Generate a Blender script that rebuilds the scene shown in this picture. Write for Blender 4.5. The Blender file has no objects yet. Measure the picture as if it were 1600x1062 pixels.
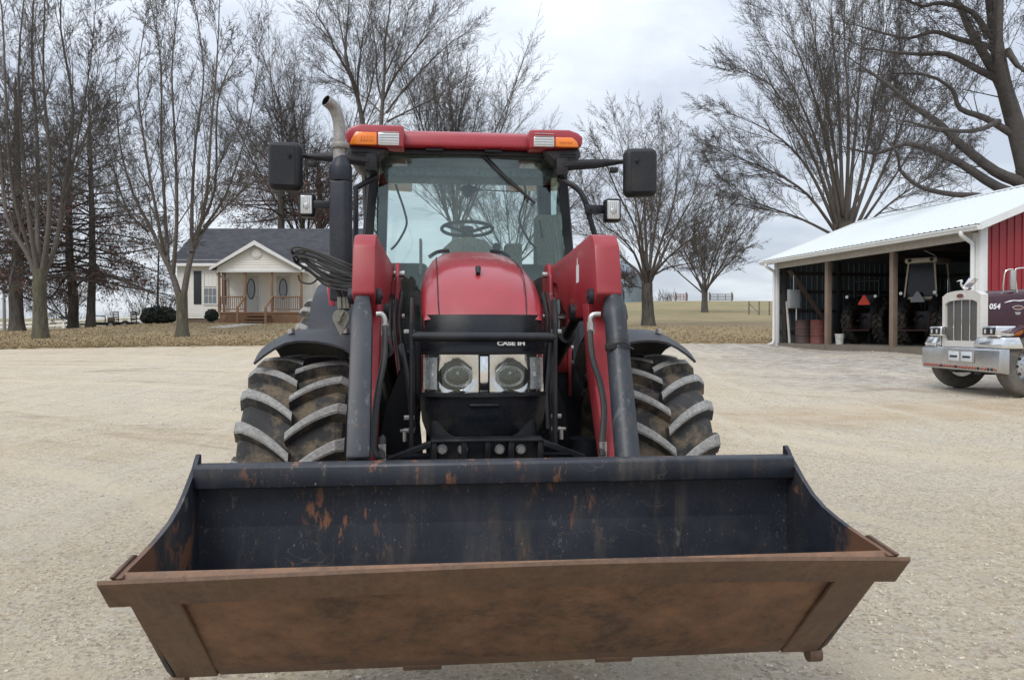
import bpy, bmesh, math, random
import numpy as np
from mathutils import Vector, Matrix
R = math.radians
SC = bpy.context.scene
COL = SC.collection
random.seed(7)

# ------------------------------------------------------------------ camera and survey helpers
CAMZ, FPX, CX, CY, HOR = 1.47, 1200.0, 800.0, 531.0, 515.0
PITCH = math.atan((CY - HOR) / FPX)
def ray(px, py):
    u = (px - CX) / FPX; v = (CY - py) / FPX
    c, s = math.cos(PITCH), math.sin(PITCH)
    return Vector((u, c + v * s, -s + v * c))
def at(px, py, Y):
    d = ray(px, py); return Vector((0, 0, CAMZ)) + d * (Y / d.y)
TH = R(5.5); TO = Vector((0.012, 2.155, 0))
def L(px, py, ly):
    """point on the tractor's own cross plane ly, in tractor coordinates"""
    n = Vector((-math.sin(TH), math.cos(TH), 0)); d = ray(px, py); c = Vector((0, 0, CAMZ))
    t = (ly + n.dot(TO - c)) / n.dot(d); p = c + d * t - TO
    return Vector((math.cos(TH) * p.x + math.sin(TH) * p.y, ly, p.z))

# ------------------------------------------------------------------ mesh builder
OFF = {}
def crom(pts, n=6):
    P = [Vector(p) for p in pts]
    if len(P) < 3: return P
    out = []
    for i in range(len(P) - 1):
        p0 = P[max(i - 1, 0)]; p1 = P[i]; p2 = P[i + 1]; p3 = P[min(i + 2, len(P) - 1)]
        for k in range(n):
            t = k / n
            out.append(0.5 * ((2 * p1) + (p2 - p0) * t + (2 * p0 - 5 * p1 + 4 * p2 - p3) * t * t + (3 * p1 - p0 - 3 * p2 + p3) * t ** 3))
    out.append(P[-1]); return out

class MB:
    def __init__(s): s.v = []; s.f = []; s.m = []
    def add(s, vs, fs, mi=0):
        b = len(s.v); s.v += [tuple(v) for v in vs]
        for f in fs: s.f.append(tuple(b + i for i in f)); s.m.append(mi)
        return s
    def _bm(s, bm, mi, mat=None):
        bm.verts.index_update()
        vs = [(mat @ v.co) if mat else v.co for v in bm.verts]
        s.add(vs, [[v.index for v in f.verts] for f in bm.faces], mi); bm.free()
    def box(s, c, size, mi=0, rot=None, bev=0, seg=2):
        bm = bmesh.new(); bmesh.ops.create_cube(bm, size=1)
        for v in bm.verts: v.co = Vector((v.co.x * size[0], v.co.y * size[1], v.co.z * size[2]))
        if bev: bmesh.ops.bevel(bm, geom=bm.edges[:], offset=bev, segments=seg, affect='EDGES', profile=0.5, clamp_overlap=True)
        m = Matrix.Translation(Vector(c))
        if rot is not None: m = m @ (rot if isinstance(rot, Matrix) else Matrix.Rotation(rot[0], 4, rot[1]))
        s._bm(bm, mi, m); return s
    def bb(s, a, b, mi=0, bev=0, seg=2):
        a = Vector(a); b = Vector(b)
        return s.box((a + b) / 2, [abs(b[i] - a[i]) for i in range(3)], mi, None, bev, seg)
    def prism(s, poly, axis, a, b, mi=0, bev=0, seg=2):
        def P(p, t): return {'x': (t, p[0], p[1]), 'y': (p[0], t, p[1]), 'z': (p[0], p[1], t)}[axis]
        bm = bmesh.new()
        A = [bm.verts.new(P(p, a)) for p in poly]; B = [bm.verts.new(P(p, b)) for p in poly]
        n = len(poly); bm.faces.new(A); bm.faces.new(B[::-1])
        for i in range(n): bm.faces.new((A[i], B[i], B[(i + 1) % n], A[(i + 1) % n]))
        if bev: bmesh.ops.bevel(bm, geom=bm.edges[:], offset=bev, segments=seg, affect='EDGES', profile=0.5, clamp_overlap=True)
        s._bm(bm, mi); return s
    def hexa(s, p, mi=0, bev=0, seg=2):
        bm = bmesh.new(); v = [bm.verts.new(Vector(q)) for q in p]
        for f in ((0, 1, 2, 3), (7, 6, 5, 4), (0, 4, 5, 1), (1, 5, 6, 2), (2, 6, 7, 3), (3, 7, 4, 0)): bm.faces.new([v[i] for i in f])
        if bev: bmesh.ops.bevel(bm, geom=bm.edges[:], offset=bev, segments=seg, affect='EDGES', profile=0.5, clamp_overlap=True)
        s._bm(bm, mi); return s
    def tube(s, pts, r, k=8, mi=0, caps=True, flat=1.0, up=None):
        P = [Vector(p) for p in pts]; n = len(P)
        rr = r if isinstance(r, (list, tuple)) else [r] * n
        vs = []; prev = None
        for i in range(n):
            t = (P[min(i + 1, n - 1)] - P[max(i - 1, 0)]).normalized()
            if prev is None:
                a = Vector((0, 0, 1)) if abs(t.z) < 0.9 else Vector((1, 0, 0))
                prev = t.cross(a).normalized()
            u = (prev - t * prev.dot(t)).normalized(); w = t.cross(u); prev = u
            for j in range(k):
                a = 2 * math.pi * j / k + math.pi / k
                vs.append(P[i] + (u * math.cos(a) + w * math.sin(a) * flat) * rr[i])
        fs = [(i * k + j, i * k + (j + 1) % k, (i + 1) * k + (j + 1) % k, (i + 1) * k + j) for i in range(n - 1) for j in range(k)]
        if caps: fs += [tuple(range(k))[::-1], tuple((n - 1) * k + j for j in range(k))]
        return s.add(vs, fs, mi)
    def cyl(s, a, b, r, k=16, mi=0, r2=None): return s.tube([a, b], [r, r if r2 is None else r2], k, mi)
    def lathe(s, prof, c, axis='x', k=32, mi=0, closed=False):
        vs = []; n = len(prof); c = Vector(c)
        for (r, a) in prof:
            for j in range(k):
                t = 2 * math.pi * j / k; x, y = r * math.cos(t), r * math.sin(t)
                vs.append(c + Vector({'x': (a, x, y), 'y': (x, a, y), 'z': (x, y, a)}[axis]))
        m = n if closed else n - 1
        fs = [(i * k + j, i * k + (j + 1) % k, ((i + 1) % n) * k + (j + 1) % k, ((i + 1) % n) * k + j) for i in range(m) for j in range(k)]
        if not closed: fs += [tuple(range(k))[::-1], tuple((n - 1) * k + j for j in range(k))]
        return s.add(vs, fs, mi)
    def loft(s, rings, mi=0, closed=True, caps=True):
        k = len(rings[0]); n = len(rings); vs = [p for r in rings for p in r]
        kk = k if closed else k - 1
        fs = [(i * k + j, i * k + (j + 1) % k, (i + 1) * k + (j + 1) % k, (i + 1) * k + j) for i in range(n - 1) for j in range(kk)]
        if caps and closed: fs += [tuple(range(k))[::-1], tuple((n - 1) * k + j for j in range(k))]
        return s.add(vs, fs, mi)
    def sheet(s, grid, th, mi=0):
        """grid of points given thickness th along local normals (closed shell)"""
        n, k = len(grid), len(grid[0]); G = [[Vector(p) for p in r] for r in grid]; top = []; bot = []
        for i in range(n):
            for j in range(k):
                a = G[min(i + 1, n - 1)][j] - G[max(i - 1, 0)][j]; b = G[i][min(j + 1, k - 1)] - G[i][max(j - 1, 0)]
                nn = a.cross(b).normalized()
                top.append(G[i][j]); bot.append(G[i][j] - nn * th)
        N = n * k; fs = []
        for i in range(n - 1):
            for j in range(k - 1):
                q = (i * k + j, i * k + j + 1, (i + 1) * k + j + 1, (i + 1) * k + j)
                fs += [q, tuple(N + x for x in q[::-1])]
        bd = [j for j in range(k)] + [i * k + k - 1 for i in range(1, n)] + [(n - 1) * k + j for j in range(k - 2, -1, -1)] + [i * k for i in range(n - 2, 0, -1)]
        for a, b in zip(bd, bd[1:] + bd[:1]): fs.append((b, a, N + a, N + b))
        return s.add(top + bot, fs, mi)
    def ball(s, c, r, mi=0, u=14, v=8, scale=(1, 1, 1)):
        bm = bmesh.new(); bmesh.ops.create_uvsphere(bm, u_segments=u, v_segments=v, radius=r)
        s._bm(bm, mi, Matrix.Translation(Vector(c)) @ Matrix.Diagonal((*scale, 1))); return s
    def text(s, txt, size, mat, mi=0, ext=0.002, shear=0, off=0.0):
        cu = bpy.data.curves.new('t', 'FONT'); cu.body = txt; cu.size = size; cu.extrude = ext; cu.align_x = 'CENTER'; cu.align_y = 'CENTER'; cu.shear = shear; cu.offset = off
        o = bpy.data.objects.new('t', cu); COL.objects.link(o)
        me = bpy.data.meshes.new_from_object(o.evaluated_get(bpy.context.evaluated_depsgraph_get()))
        s.add([mat @ v.co for v in me.vertices], [list(p.vertices) for p in me.polygons], mi)
        bpy.data.objects.remove(o); bpy.data.curves.remove(cu); bpy.data.meshes.remove(me); return s
    def build(s, name, mats, parent=None, loc=None, ang=35, flat=False):
        off = OFF[parent.name] if parent is not None else Vector(loc or (0, 0, 0))
        me = bpy.data.meshes.new(name)
        me.from_pydata([tuple(Vector(v) - off) for v in s.v], [], s.f)
        mats = mats if isinstance(mats, (list, tuple)) else [mats]
        for m in mats: me.materials.append(m)
        if len(mats) > 1: me.polygons.foreach_set('material_index', s.m)
        bm = bmesh.new(); bm.from_mesh(me); bmesh.ops.recalc_face_normals(bm, faces=bm.faces[:]); bm.to_mesh(me); bm.free()
        if not flat:
            me.polygons.foreach_set('use_smooth', [True] * len(me.polygons)); me.set_sharp_from_angle(angle=R(ang))
        me.update()
        o = bpy.data.objects.new(name, me); COL.objects.link(o)
        if parent is not None: o.parent = parent
        else: o.location = off
        OFF[o.name] = off; return o

def tag(o, label=None, cat=None, group=None, kind=None):
    if label: o['label'] = label
    if cat: o['category'] = cat
    if group: o['group'] = group
    if kind: o['kind'] = kind
    return o
def thing(name, label, cat, loc=(0, 0, 0), rz=0, group=None, local=False):
    o = bpy.data.objects.new(name, None); COL.objects.link(o); o.location = loc; o.rotation_euler = (0, 0, rz)
    o.empty_display_size = 0.2
    OFF[o.name] = Vector((0, 0, 0)) if local else Vector(loc)
    return tag(o, label, cat, group)
def copy_tree(o, parent=None):
    c = o.copy(); COL.objects.link(c); OFF[c.name] = OFF.get(o.name, Vector((0, 0, 0)))
    if parent is not None: c.parent = parent
    for ch in list(o.children): copy_tree(ch, c)
    return c
def np_mesh(name, V, F4, mats, mi=None):
    me = bpy.data.meshes.new(name); k = F4.shape[1]
    me.vertices.add(len(V)); me.vertices.foreach_set('co', np.ascontiguousarray(V, dtype=np.float32).ravel())
    me.loops.add(F4.size); me.loops.foreach_set('vertex_index', np.ascontiguousarray(F4, dtype=np.int32).ravel())
    me.polygons.add(len(F4)); me.polygons.foreach_set('loop_start', np.arange(0, F4.size, k, dtype=np.int32))
    me.polygons.foreach_set('use_smooth', np.ones(len(F4), dtype=bool))
    for m in (mats if isinstance(mats, list) else [mats]): me.materials.append(m)
    if mi is not None: me.polygons.foreach_set('material_index', mi.astype(np.int32))
    me.update(calc_edges=True); return me

# ------------------------------------------------------------------ materials
class N:
    def __init__(s, name):
        s.m = bpy.data.materials.new(name); s.m.use_nodes = True; s.t = s.m.node_tree; s.n = s.t.nodes; s.b = s.n['Principled BSDF']; s.out = s.n['Material Output']
        s.co = s.n.new('ShaderNodeTexCoord').outputs['Object']
    def new(s, t, **k):
        n = s.n.new(t)
        for a, b in k.items(): setattr(n, a, b)
        return n
    def lk(s, a, b): s.t.links.new(a, b)
    def mapv(s, scale, rot=(0, 0, 0), src=None):
        n = s.new('ShaderNodeMapping'); n.inputs['Scale'].default_value = scale if isinstance(scale, (tuple, list)) else (scale,) * 3
        n.inputs['Rotation'].default_value = rot; s.lk(src or s.co, n.inputs['Vector']); return n.outputs[0]
    def noise(s, scale, detail=6, rough=0.55, vec=None, dist=0):
        n = s.new('ShaderNodeTexNoise'); n.inputs['Scale'].default_value = scale; n.inputs['Detail'].default_value = detail
        n.inputs['Roughness'].default_value = rough; n.inputs['Distortion'].default_value = dist; s.lk(vec or s.co, n.inputs['Vector']); return n.outputs['Fac']
    def voro(s, scale, vec=None, out='Distance', feature='F1'):
        n = s.new('ShaderNodeTexVoronoi', feature=feature); n.inputs['Scale'].default_value = scale; s.lk(vec or s.co, n.inputs['Vector']); return n.outputs[out]
    def ramp(s, fac, a, b, lo=0.0, hi=1.0):
        n = s.new('ShaderNodeMapRange'); n.clamp = True
        for i, v in zip(range(1, 5), (a, b, lo, hi)): n.inputs[i].default_value = v
        s.lk(fac, n.inputs[0]); return n.outputs[0]
    def mix(s, fac, a, b, blend='MIX'):
        n = s.new('ShaderNodeMix', data_type='RGBA', blend_type=blend)
        if isinstance(fac, float): n.inputs[0].default_value = fac
        else: s.lk(fac, n.inputs[0])
        for i, c in ((6, a), (7, b)):
            if isinstance(c, tuple): n.inputs[i].default_value = (*c, 1) if len(c) == 3 else c
            else: s.lk(c, n.inputs[i])
        return n.outputs[2]
    def math(s, op, a, b=None):
        n = s.new('ShaderNodeMath', operation=op)
        for i, c in ((0, a), (1, b)):
            if c is None: continue
            if isinstance(c, (int, float)): n.inputs[i].default_value = c
            else: s.lk(c, n.inputs[i])
        return n.outputs[0]
    def bump(s, h, strength=0.3, dist=0.01, prev=None):
        n = s.new('ShaderNodeBump'); n.inputs['Strength'].default_value = strength; n.inputs['Distance'].default_value = dist
        s.lk(h, n.inputs['Height'])
        if prev is not None: s.lk(prev, n.inputs['Normal'])
        return n.outputs[0]
    def set(s, color=None, rough=None, metal=None, normal=None, **kw):
        for key, val in (('Base Color', color), ('Roughness', rough), ('Metallic', metal), ('Normal', normal)):
            if val is None: continue
            if isinstance(val, tuple): s.b.inputs[key].default_value = (*val, 1)
            elif isinstance(val, (int, float)): s.b.inputs[key].default_value = val
            else: s.lk(val, s.b.inputs[key])
        for k2, v in kw.items(): s.b.inputs[k2.replace('_', ' ')].default_value = v
        return s.m
def paint(name, c, rough=0.4, metal=0.0, dirt=(0.22, 0.19, 0.15), amt=0.25, scale=3.0, bump=0.0, var=0.25, **kw):
    n = N(name); a = n.noise(scale, 8, 0.6); b = n.noise(scale * 9, 4, 0.6)
    col = n.mix(n.ramp(b, .3, .7, 0, 1), tuple(x * (1 - var) for x in c), tuple(min(1, x * (1 + var)) for x in c))
    col = n.mix(n.ramp(a, .45, .8, 0, amt), col, dirt)
    rg = n.ramp(a, .3, .75, rough * .8, min(1, rough * 1.25 + amt * .2))
    nm = n.bump(b, bump, .004) if bump else None
    return n.set(col, rg, metal, nm, **kw)
M = {}
M['red'] = paint('red_paint', (.29, .017, .027), .28, dirt=(.32, .10, .10), amt=.3, scale=1.3, var=.08, Coat_Weight=.35, Coat_Roughness=.10)
def m_redarm():
    n = N('scuffed_loader_red'); a = n.noise(2.2, 8, .65); st = n.noise(1, 7, .68, n.mapv((5, 3, 26), (R(20), 0, 0))); ch = n.noise(48, 5, .75)
    c = n.mix(n.ramp(a, .35, .7), (.245, .019, .027), (.30, .028, .036)); c = n.mix(n.ramp(a, .50, .78, 0, .4), c, (.27, .11, .095))
    c = n.mix(n.math('MULTIPLY', n.ramp(st, .60, .68), n.ramp(n.noise(3.1, 4), .45, .6, 0, .7)), c, (.38, .20, .19)); c = n.mix(n.math('MULTIPLY', n.ramp(ch, .66, .70), n.ramp(n.noise(5, 4), .48, .6)), c, (.10, .035, .028))
    return n.set(c, n.ramp(a, .3, .7, .32, .52), 0, n.bump(ch, .05, .002))
M['red_arm'] = m_redarm()
M['black_gloss'] = paint('gloss_black_panel', (.009, .011, .015), .24, amt=.08, scale=5, Specular_IOR_Level=.36)
M['black'] = paint('black_paint', (.008, .009, .012), .42, amt=.10, scale=6, Specular_IOR_Level=.35)
M['plastic'] = paint('black_plastic', (.012, .013, .016), .55, amt=.08, scale=8, bump=.15, Specular_IOR_Level=.35)
M['slate'] = paint('dark_slate_paint', (.015, .018, .026), .48, amt=.10, scale=5, Specular_IOR_Level=.35)
M['fender'] = paint('grey_plastic_fender', (.026, .029, .036), .5, amt=.18, scale=5, bump=.1)
M['rubber'] = paint('hose_rubber', (.012, .012, .013), .55, amt=.18, scale=14)
M['steel'] = paint('bright_fitting', (.45, .44, .42), .35, metal=.8, amt=.2, scale=20)
M['chrome'] = paint('chrome', (.78, .78, .78), .10, metal=1.0, amt=.05, scale=6, var=.05)
M['white_lens'] = paint('white_lamp_lens', (.62, .63, .62), .15, metal=.35, amt=.1, scale=30)
M['amber'] = paint('amber_lens', (.75, .20, .015), .18, amt=.15, dirt=(.4, .08, .0), scale=40, Coat_Weight=.5)
M['interior'] = paint('cab_interior_grey', (.27, .275, .24), .7, amt=.2, scale=7)
M['console'] = paint('dark_green_grey_console', (.045, .06, .055), .6, amt=.15, scale=6)
M['headliner_sky_panel'] = paint('headliner_sky_grey', (.16, .19, .19), .8, amt=.2, scale=5)
M['decal'] = paint('white_decal', (.72, .72, .72), .5, amt=.15, scale=20)
M['exhaust'] = paint('galvanised_pipe', (.30, .29, .275), .5, metal=.5, dirt=(.19, .15, .12), amt=.5, scale=7)
M['worn'] = paint('worn_grey_cylinder', (.024, .027, .034), .45, dirt=(.16, .11, .08), amt=.4, scale=6, Specular_IOR_Level=.4)
def m_cyl():
    n = N('scraped_grey_cylinder'); a = n.noise(1, 8, .65, n.mapv((28, 28, 2.2))); b = n.noise(4, 6, .6)
    c = n.mix(n.ramp(b, .35, .7), (.020, .023, .030), (.034, .038, .046)); c = n.mix(n.ramp(a, .57, .68, 0, .6), c, (.13, .135, .14)); c = n.mix(n.math('MULTIPLY', n.ramp(n.noise(1, 8, .7, n.mapv((20, 20, 3.2), (0, 0, R(40)))), .60, .66, 0, .8), n.ramp(b, .45, .6)), c, (.17, .085, .045))
    return n.set(c, .45, 0, n.bump(a, .1, .003), Specular_IOR_Level=.4)
M['worn'] = m_cyl()
M['gold'] = paint('zinc_plate', (.22, .22, .19), .45, metal=.5, amt=.3, scale=12)

M['bowl'] = paint('lamp_bowl_chrome', (.95, .95, .95), .25, metal=.3, amt=.08, scale=8, var=.04, bump=.25)
M['facet'] = paint('faceted_lamp_reflector', (.82, .82, .82), .2, metal=.4, dirt=(.40, .40, .40), amt=.6, scale=22, var=.3, bump=.6)
def m_bucket():
    n = N('scuffed_black_bucket_paint')
    base = n.mix(n.ramp(n.noise(2.2, 8, .65), .35, .7), (.008, .011, .018), (.026, .031, .042))
    streak = n.noise(1.0, 8, .62, n.mapv((9, 2, 1.6)))
    dust = n.math('MULTIPLY', n.ramp(streak, .50, .68), n.ramp(n.noise(1.7, 4), .40, .60))
    base = n.mix(n.math('MULTIPLY', dust, .42), base, (.18, .145, .10))
    spk = n.math('MULTIPLY', n.ramp(n.noise(70, 5, .72, n.mapv((1, 1, .7), (0, R(25), 0))), .64, .70), n.ramp(n.noise(3.0, 6, .7), .44, .58)); base = n.mix(n.math('MULTIPLY', spk, .85), base, (.30, .255, .19))
    scf = n.math('MULTIPLY', n.ramp(n.noise(1.0, 6, .7, n.mapv((22, 8, 9), (0, R(28), 0))), .62, .70), n.ramp(n.noise(1.5, 3), .45, .6)); base = n.mix(n.math('MULTIPLY', scf, .6), base, (.24, .21, .17))
    rust = n.math('MULTIPLY', n.ramp(n.noise(1.0, 9, .68, n.mapv((14, 6, 5))), .545, .59), n.ramp(n.noise(2.6, 4), .45, .56))
    base = n.mix(n.math('MULTIPLY', rust, .9), base, (.19, .082, .042))
    v = n.voro(75, n.mapv((1, 1, .6)))
    chip = n.math('MULTIPLY', n.ramp(v, .22, .12), n.ramp(n.noise(3.2, 6, .7), .47, .58))
    base = n.mix(n.math('MULTIPLY', chip, .12), base, (.30, .25, .18))
    w = n.noise(2.2, 3, .5, n.mapv((1.3, 1, 2.2)), 1.2)
    scr = n.math('MULTIPLY', n.ramp(n.math('ABSOLUTE', n.math('SUBTRACT', w, .5)), .004, .001), n.ramp(n.noise(1.9, 2), .5, .6))
    base = n.mix(n.math('MULTIPLY', scr, .25), base, (.20, .16, .11))
    # bare rusty steel near the cutting lip, where the spoil scours the paint away
    g = n.new('ShaderNodeSeparateXYZ'); n.lk(n.co, g.inputs[0])
    lip = n.math('ADD', n.ramp(g.outputs[1], .46, .12, 0, .95), n.math('MULTIPLY', n.math('SUBTRACT', n.noise(7, 7, .7), .5), 1.5))
    base = n.mix(n.ramp(lip, .35, .6), base, n.mix(n.noise(14, 6, .7), (.085, .042, .024), (.17, .085, .045)))
    return n.set(base, n.ramp(n.noise(3, 5), .3, .7, .34, .62), .0, n.bump(n.noise(22, 5, .6), .18, .004))
M['bucket'] = m_bucket()
def m_rust():
    n = N('rusty_bucket_steel')
    a = n.noise(4.5, 10, .72); b = n.noise(26, 6, .7); d = n.noise(1.3, 5, .6, n.mapv((.8, 1.6, 1.6)))
    c = n.mix(n.ramp(a, .38, .62), (.085, .052, .037), (.27, .148, .088))
    c = n.mix(n.ramp(b, .42, .72, 0, .7), c, (.20, .125, .082))
    c = n.mix(n.ramp(d, .56, .72, 0, .75), c, (.225, .095, .040))
    blk = n.math('MULTIPLY', n.ramp(n.noise(8, 8, .75, n.mapv((1, 1.4, 1.4))), .52, .60), n.ramp(n.noise(1.6, 4, .6), .46, .60))
    c = n.mix(n.math('MULTIPLY', blk, .7), c, (.034, .032, .032))
    c = n.mix(n.math('MULTIPLY', n.ramp(n.noise(5, 7, .7), .60, .68), n.ramp(d, .48, .6)), c, (.30, .125, .045)); c = n.mix(n.ramp(n.noise(90, 3, .7), .66, .74, 0, .5), c, (.30, .22, .16))
    c = n.mix(n.ramp(n.noise(55, 4, .7), .60, .75, 0, .6), c, (.04, .022, .018))
    return n.set(c, n.ramp(a, .3, .7, .55, .8), .25, n.bump(n.noise(38, 8, .7), .35, .004))
M['rust'] = m_rust()
def m_edge():
    n = N('brown_cutting_edge_steel'); a = n.noise(2.4, 8, .65); b = n.noise(40, 5, .7)
    st = n.noise(1.0, 6, .6, n.mapv((30, 2, 2)))
    c = n.mix(n.ramp(a, .35, .68), (.115, .074, .054), (.22, .135, .088))
    c = n.mix(n.ramp(b, .45, .75, 0, .55), c, (.06, .04, .034)); c = n.mix(n.ramp(st, .55, .75, 0, .4), c, (.21, .15, .115))
    return n.set(c, .55, .35, n.bump(b, .25, .003))
M['edge'] = m_edge()
def m_tyre(name, lug):
    n = N(name); a = n.noise(9, 8, .68); b = n.noise(70, 4, .7)
    if lug: c = n.mix(n.ramp(b, .35, .7), (.17, .168, .16), (.33, .325, .31)); c = n.mix(n.ramp(a, .45, .75, 0, .5), c, (.09, .085, .08))
    else:
        c = n.mix(n.ramp(n.noise(3, 5), .35, .65), (.017, .017, .018), (.036, .036, .037))
        c = n.mix(n.ramp(a, .47, .60, 0, .9), c, n.mix(n.ramp(b, .3, .7), (.085, .065, .042), (.16, .125, .082)))
    return n.set(c, .85, 0, n.bump(n.noise(45, 6, .7), .35, .006))
M['tyre'] = m_tyre('muddy_tyre_rubber', False); M['lug'] = m_tyre('worn_lug_top', True)
M['mud'] = paint('dried_mud', (.12, .085, .045), .95, amt=.4, scale=20, bump=.5)

def m_glass(name, tint, refl=.55, rough=.0):
    n = N(name); n.n.remove(n.b)
    tr = n.new('ShaderNodeBsdfTransparent'); tr.inputs[0].default_value = (*tint, 1)
    gl = n.new('ShaderNodeBsdfGlossy'); gl.inputs['Roughness'].default_value = rough; gl.inputs[0].default_value = (.9, 1, .97, 1)
    fr = n.new('ShaderNodeFresnel'); fr.inputs[0].default_value = 1.45
    f = n.math('ADD', n.math('MULTIPLY', fr.outputs[0], refl), n.ramp(n.noise(3, 5), .5, .8, .01, .035))
    mx = n.new('ShaderNodeMixShader'); n.lk(f, mx.inputs[0]); n.lk(tr.outputs[0], mx.inputs[1]); n.lk(gl.outputs[0], mx.inputs[2]); n.lk(mx.outputs[0], n.out.inputs[0]); return n.m
M['glass'] = m_glass('tinted_cab_glass', (.925, .965, .950), 1.4)
M['clear'] = m_glass('clear_lamp_glass', (.95, .95, .95), .8)
M['housewin'] = paint('dim_window_pane', (.16, .18, .2), .08, amt=.1, scale=3, Specular_IOR_Level=.8)

def m_gravel():
    n = N('limestone_gravel')
    big = n.noise(.16, 5, .55); mid = n.noise(1.3, 7, .62); fine = n.noise(26, 6, .7); pat = n.noise(.5, 6, .6, n.mapv((1.0, .35, 1), (0, 0, R(25))))
    c = n.mix(n.ramp(big, .38, .62), (.60, .485, .325), (.60, .52, .405))
    c = n.mix(n.ramp(pat, .42, .68, 0, .8), c, (.68, .59, .455))
    c = n.mix(n.ramp(mid, .52, .74, 0, .5), c, (.36, .285, .19))
    g = n.new('ShaderNodeSeparateXYZ'); n.lk(n.co, g.inputs[0])
    rt = n.math('ADD', n.math('MULTIPLY', g.outputs[0], .09), n.math('MULTIPLY', n.math('SUBTRACT', n.noise(.3, 5), .5), 1.3))
    c = n.mix(n.ramp(rt, .25, .9, 0, .65), c, n.mix(n.ramp(mid, .35, .65), (.50, .445, .365), (.68, .63, .55)))
    vc = n.voro(55, None, 'Color'); sp = n.new('ShaderNodeSeparateColor'); n.lk(vc, sp.inputs[0])
    c = n.mix(n.ramp(sp.outputs[0], .55, 1.0, 0, .6), c, (.62, .59, .52)); c = n.mix(n.ramp(sp.outputs[1], .65, 1.0, 0, .65), c, (.17, .14, .105))
    vc2 = n.voro(17, n.co, 'Color'); s2 = n.new('ShaderNodeSeparateColor'); n.lk(vc2, s2.inputs[0])
    c = n.mix(n.math('MULTIPLY', n.ramp(s2.outputs[0], .7, .95, 0, .5), n.ramp(mid, .4, .6)), c, (.6, .57, .5))
    c = n.mix(n.ramp(fine, .40, .68, 0, .6), c, (.30, .24, .165)); c = n.mix(n.ramp(n.noise(5.5, 8, .75), .52, .70, 0, .55), c, (.36, .30, .21))
    wet = n.math('MULTIPLY', n.ramp(n.noise(.42, 6, .6, n.mapv((.8, 2.2, 1))), .60, .68), n.ramp(g.outputs[1], 8, 13))
    c = n.mix(n.math('MULTIPLY', wet, .55), c, (.20, .14, .09))
    sand = n.math('MULTIPLY', n.ramp(n.math('ADD', n.math('ABSOLUTE', n.math('SUBTRACT', g.outputs[1], n.math('ADD', 11.6, n.math('MULTIPLY', g.outputs[0], .10)))), n.math('MULTIPLY', n.noise(.8, 6, .65, n.mapv((.35, 1, 1))), 3.0)), 3.1, 1.9), n.ramp(g.outputs[0], 1.5, 5))
    c = n.mix(n.math('MULTIPLY', sand, .75), c, n.mix(n.ramp(mid, .35, .65), (.40, .29, .175), (.52, .42, .29)))
    pad = n.math('MULTIPLY', n.ramp(g.outputs[1], 14.5, 17.5), n.ramp(g.outputs[0], 4, 8)); c = n.mix(n.math('MULTIPLY', pad, .7), c, n.mix(n.ramp(n.noise(3, 8, .75), .40, .62), (.17, .15, .125), (.50, .48, .45)))
    chipw = n.math('MULTIPLY', n.ramp(n.noise(60, 5, .8), .58, .68), n.ramp(n.math('ADD', n.noise(.9, 5), n.math('MULTIPLY', g.outputs[0], .02)), .44, .62)); c = n.mix(n.math('MULTIPLY', chipw, .4), c, (.68, .63, .55))
    chipd = n.math('MULTIPLY', n.ramp(n.noise(44, 5, .75, n.mapv((1, 1, 1), (0, 0, 1.0))), .60, .67), n.math('MULTIPLY', n.ramp(n.noise(1.1, 5), .42, .6), n.ramp(g.outputs[0], -3, 3, .55, 1.0))); c = n.mix(n.math('MULTIPLY', chipd, .55), c, (.15, .12, .085))
    stain = n.math('MULTIPLY', n.ramp(n.noise(.9, 7, .7, n.mapv((.55, 2.4, 1), (0, 0, .3))), .63, .68), n.ramp(g.outputs[1], 6, 10)); c = n.mix(n.math('MULTIPLY', stain, .6), c, (.15, .10, .065))
    vs = n.new('ShaderNodeVectorMath', operation='DISTANCE'); n.lk(n.mapv((1, 1, 0)), vs.inputs[0]); vs.inputs[1].default_value = (-17, -9, 0)
    cbn = n.new('ShaderNodeCombineXYZ'); n.lk(n.math('ADD', n.math('MULTIPLY', vs.outputs['Value'], 1.25), n.math('MULTIPLY', n.noise(.22, 3), 1.6)), cbn.inputs[0]); n.lk(n.math('MULTIPLY', g.outputs[1], .06), cbn.inputs[1])
    arc = n.noise(1.0, 4, .6, cbn.outputs[0]); arcf = n.math('MULTIPLY', n.ramp(arc, .53, .62), n.ramp(n.noise(.35, 5, .6), .40, .56)); c = n.mix(n.math('MULTIPLY', arcf, .6), c, (.60, .51, .37)); arcd = n.math('MULTIPLY', n.ramp(arc, .45, .38), n.ramp(n.noise(.4, 5, .6), .42, .58)); c = n.mix(n.math('MULTIPLY', arcd, .6), c, (.33, .25, .155))
    track = n.noise(1.0, 5, .55, n.mapv((2.4, .22, 1), (0, 0, R(-38))))
    c = n.mix(n.ramp(track, .54, .64, 0, .5), c, (.55, .49, .39))
    gr = n.noise(75, 6, .75)
    h = n.bump(gr, .55, .010, n.bump(n.noise(9, 8, .75), .8, .07, n.bump(mid, .7, .16, n.bump(arc, .6, .12, n.bump(track, .7, .14, n.bump(fine, .4, .012))))))
    return n.set(c, .92, 0, h)
M['gravel'] = m_gravel()
M['stone'] = paint('loose_stone', (.47, .415, .335), .95, dirt=(.20, .16, .115), amt=.95, scale=9, var=.45)
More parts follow.
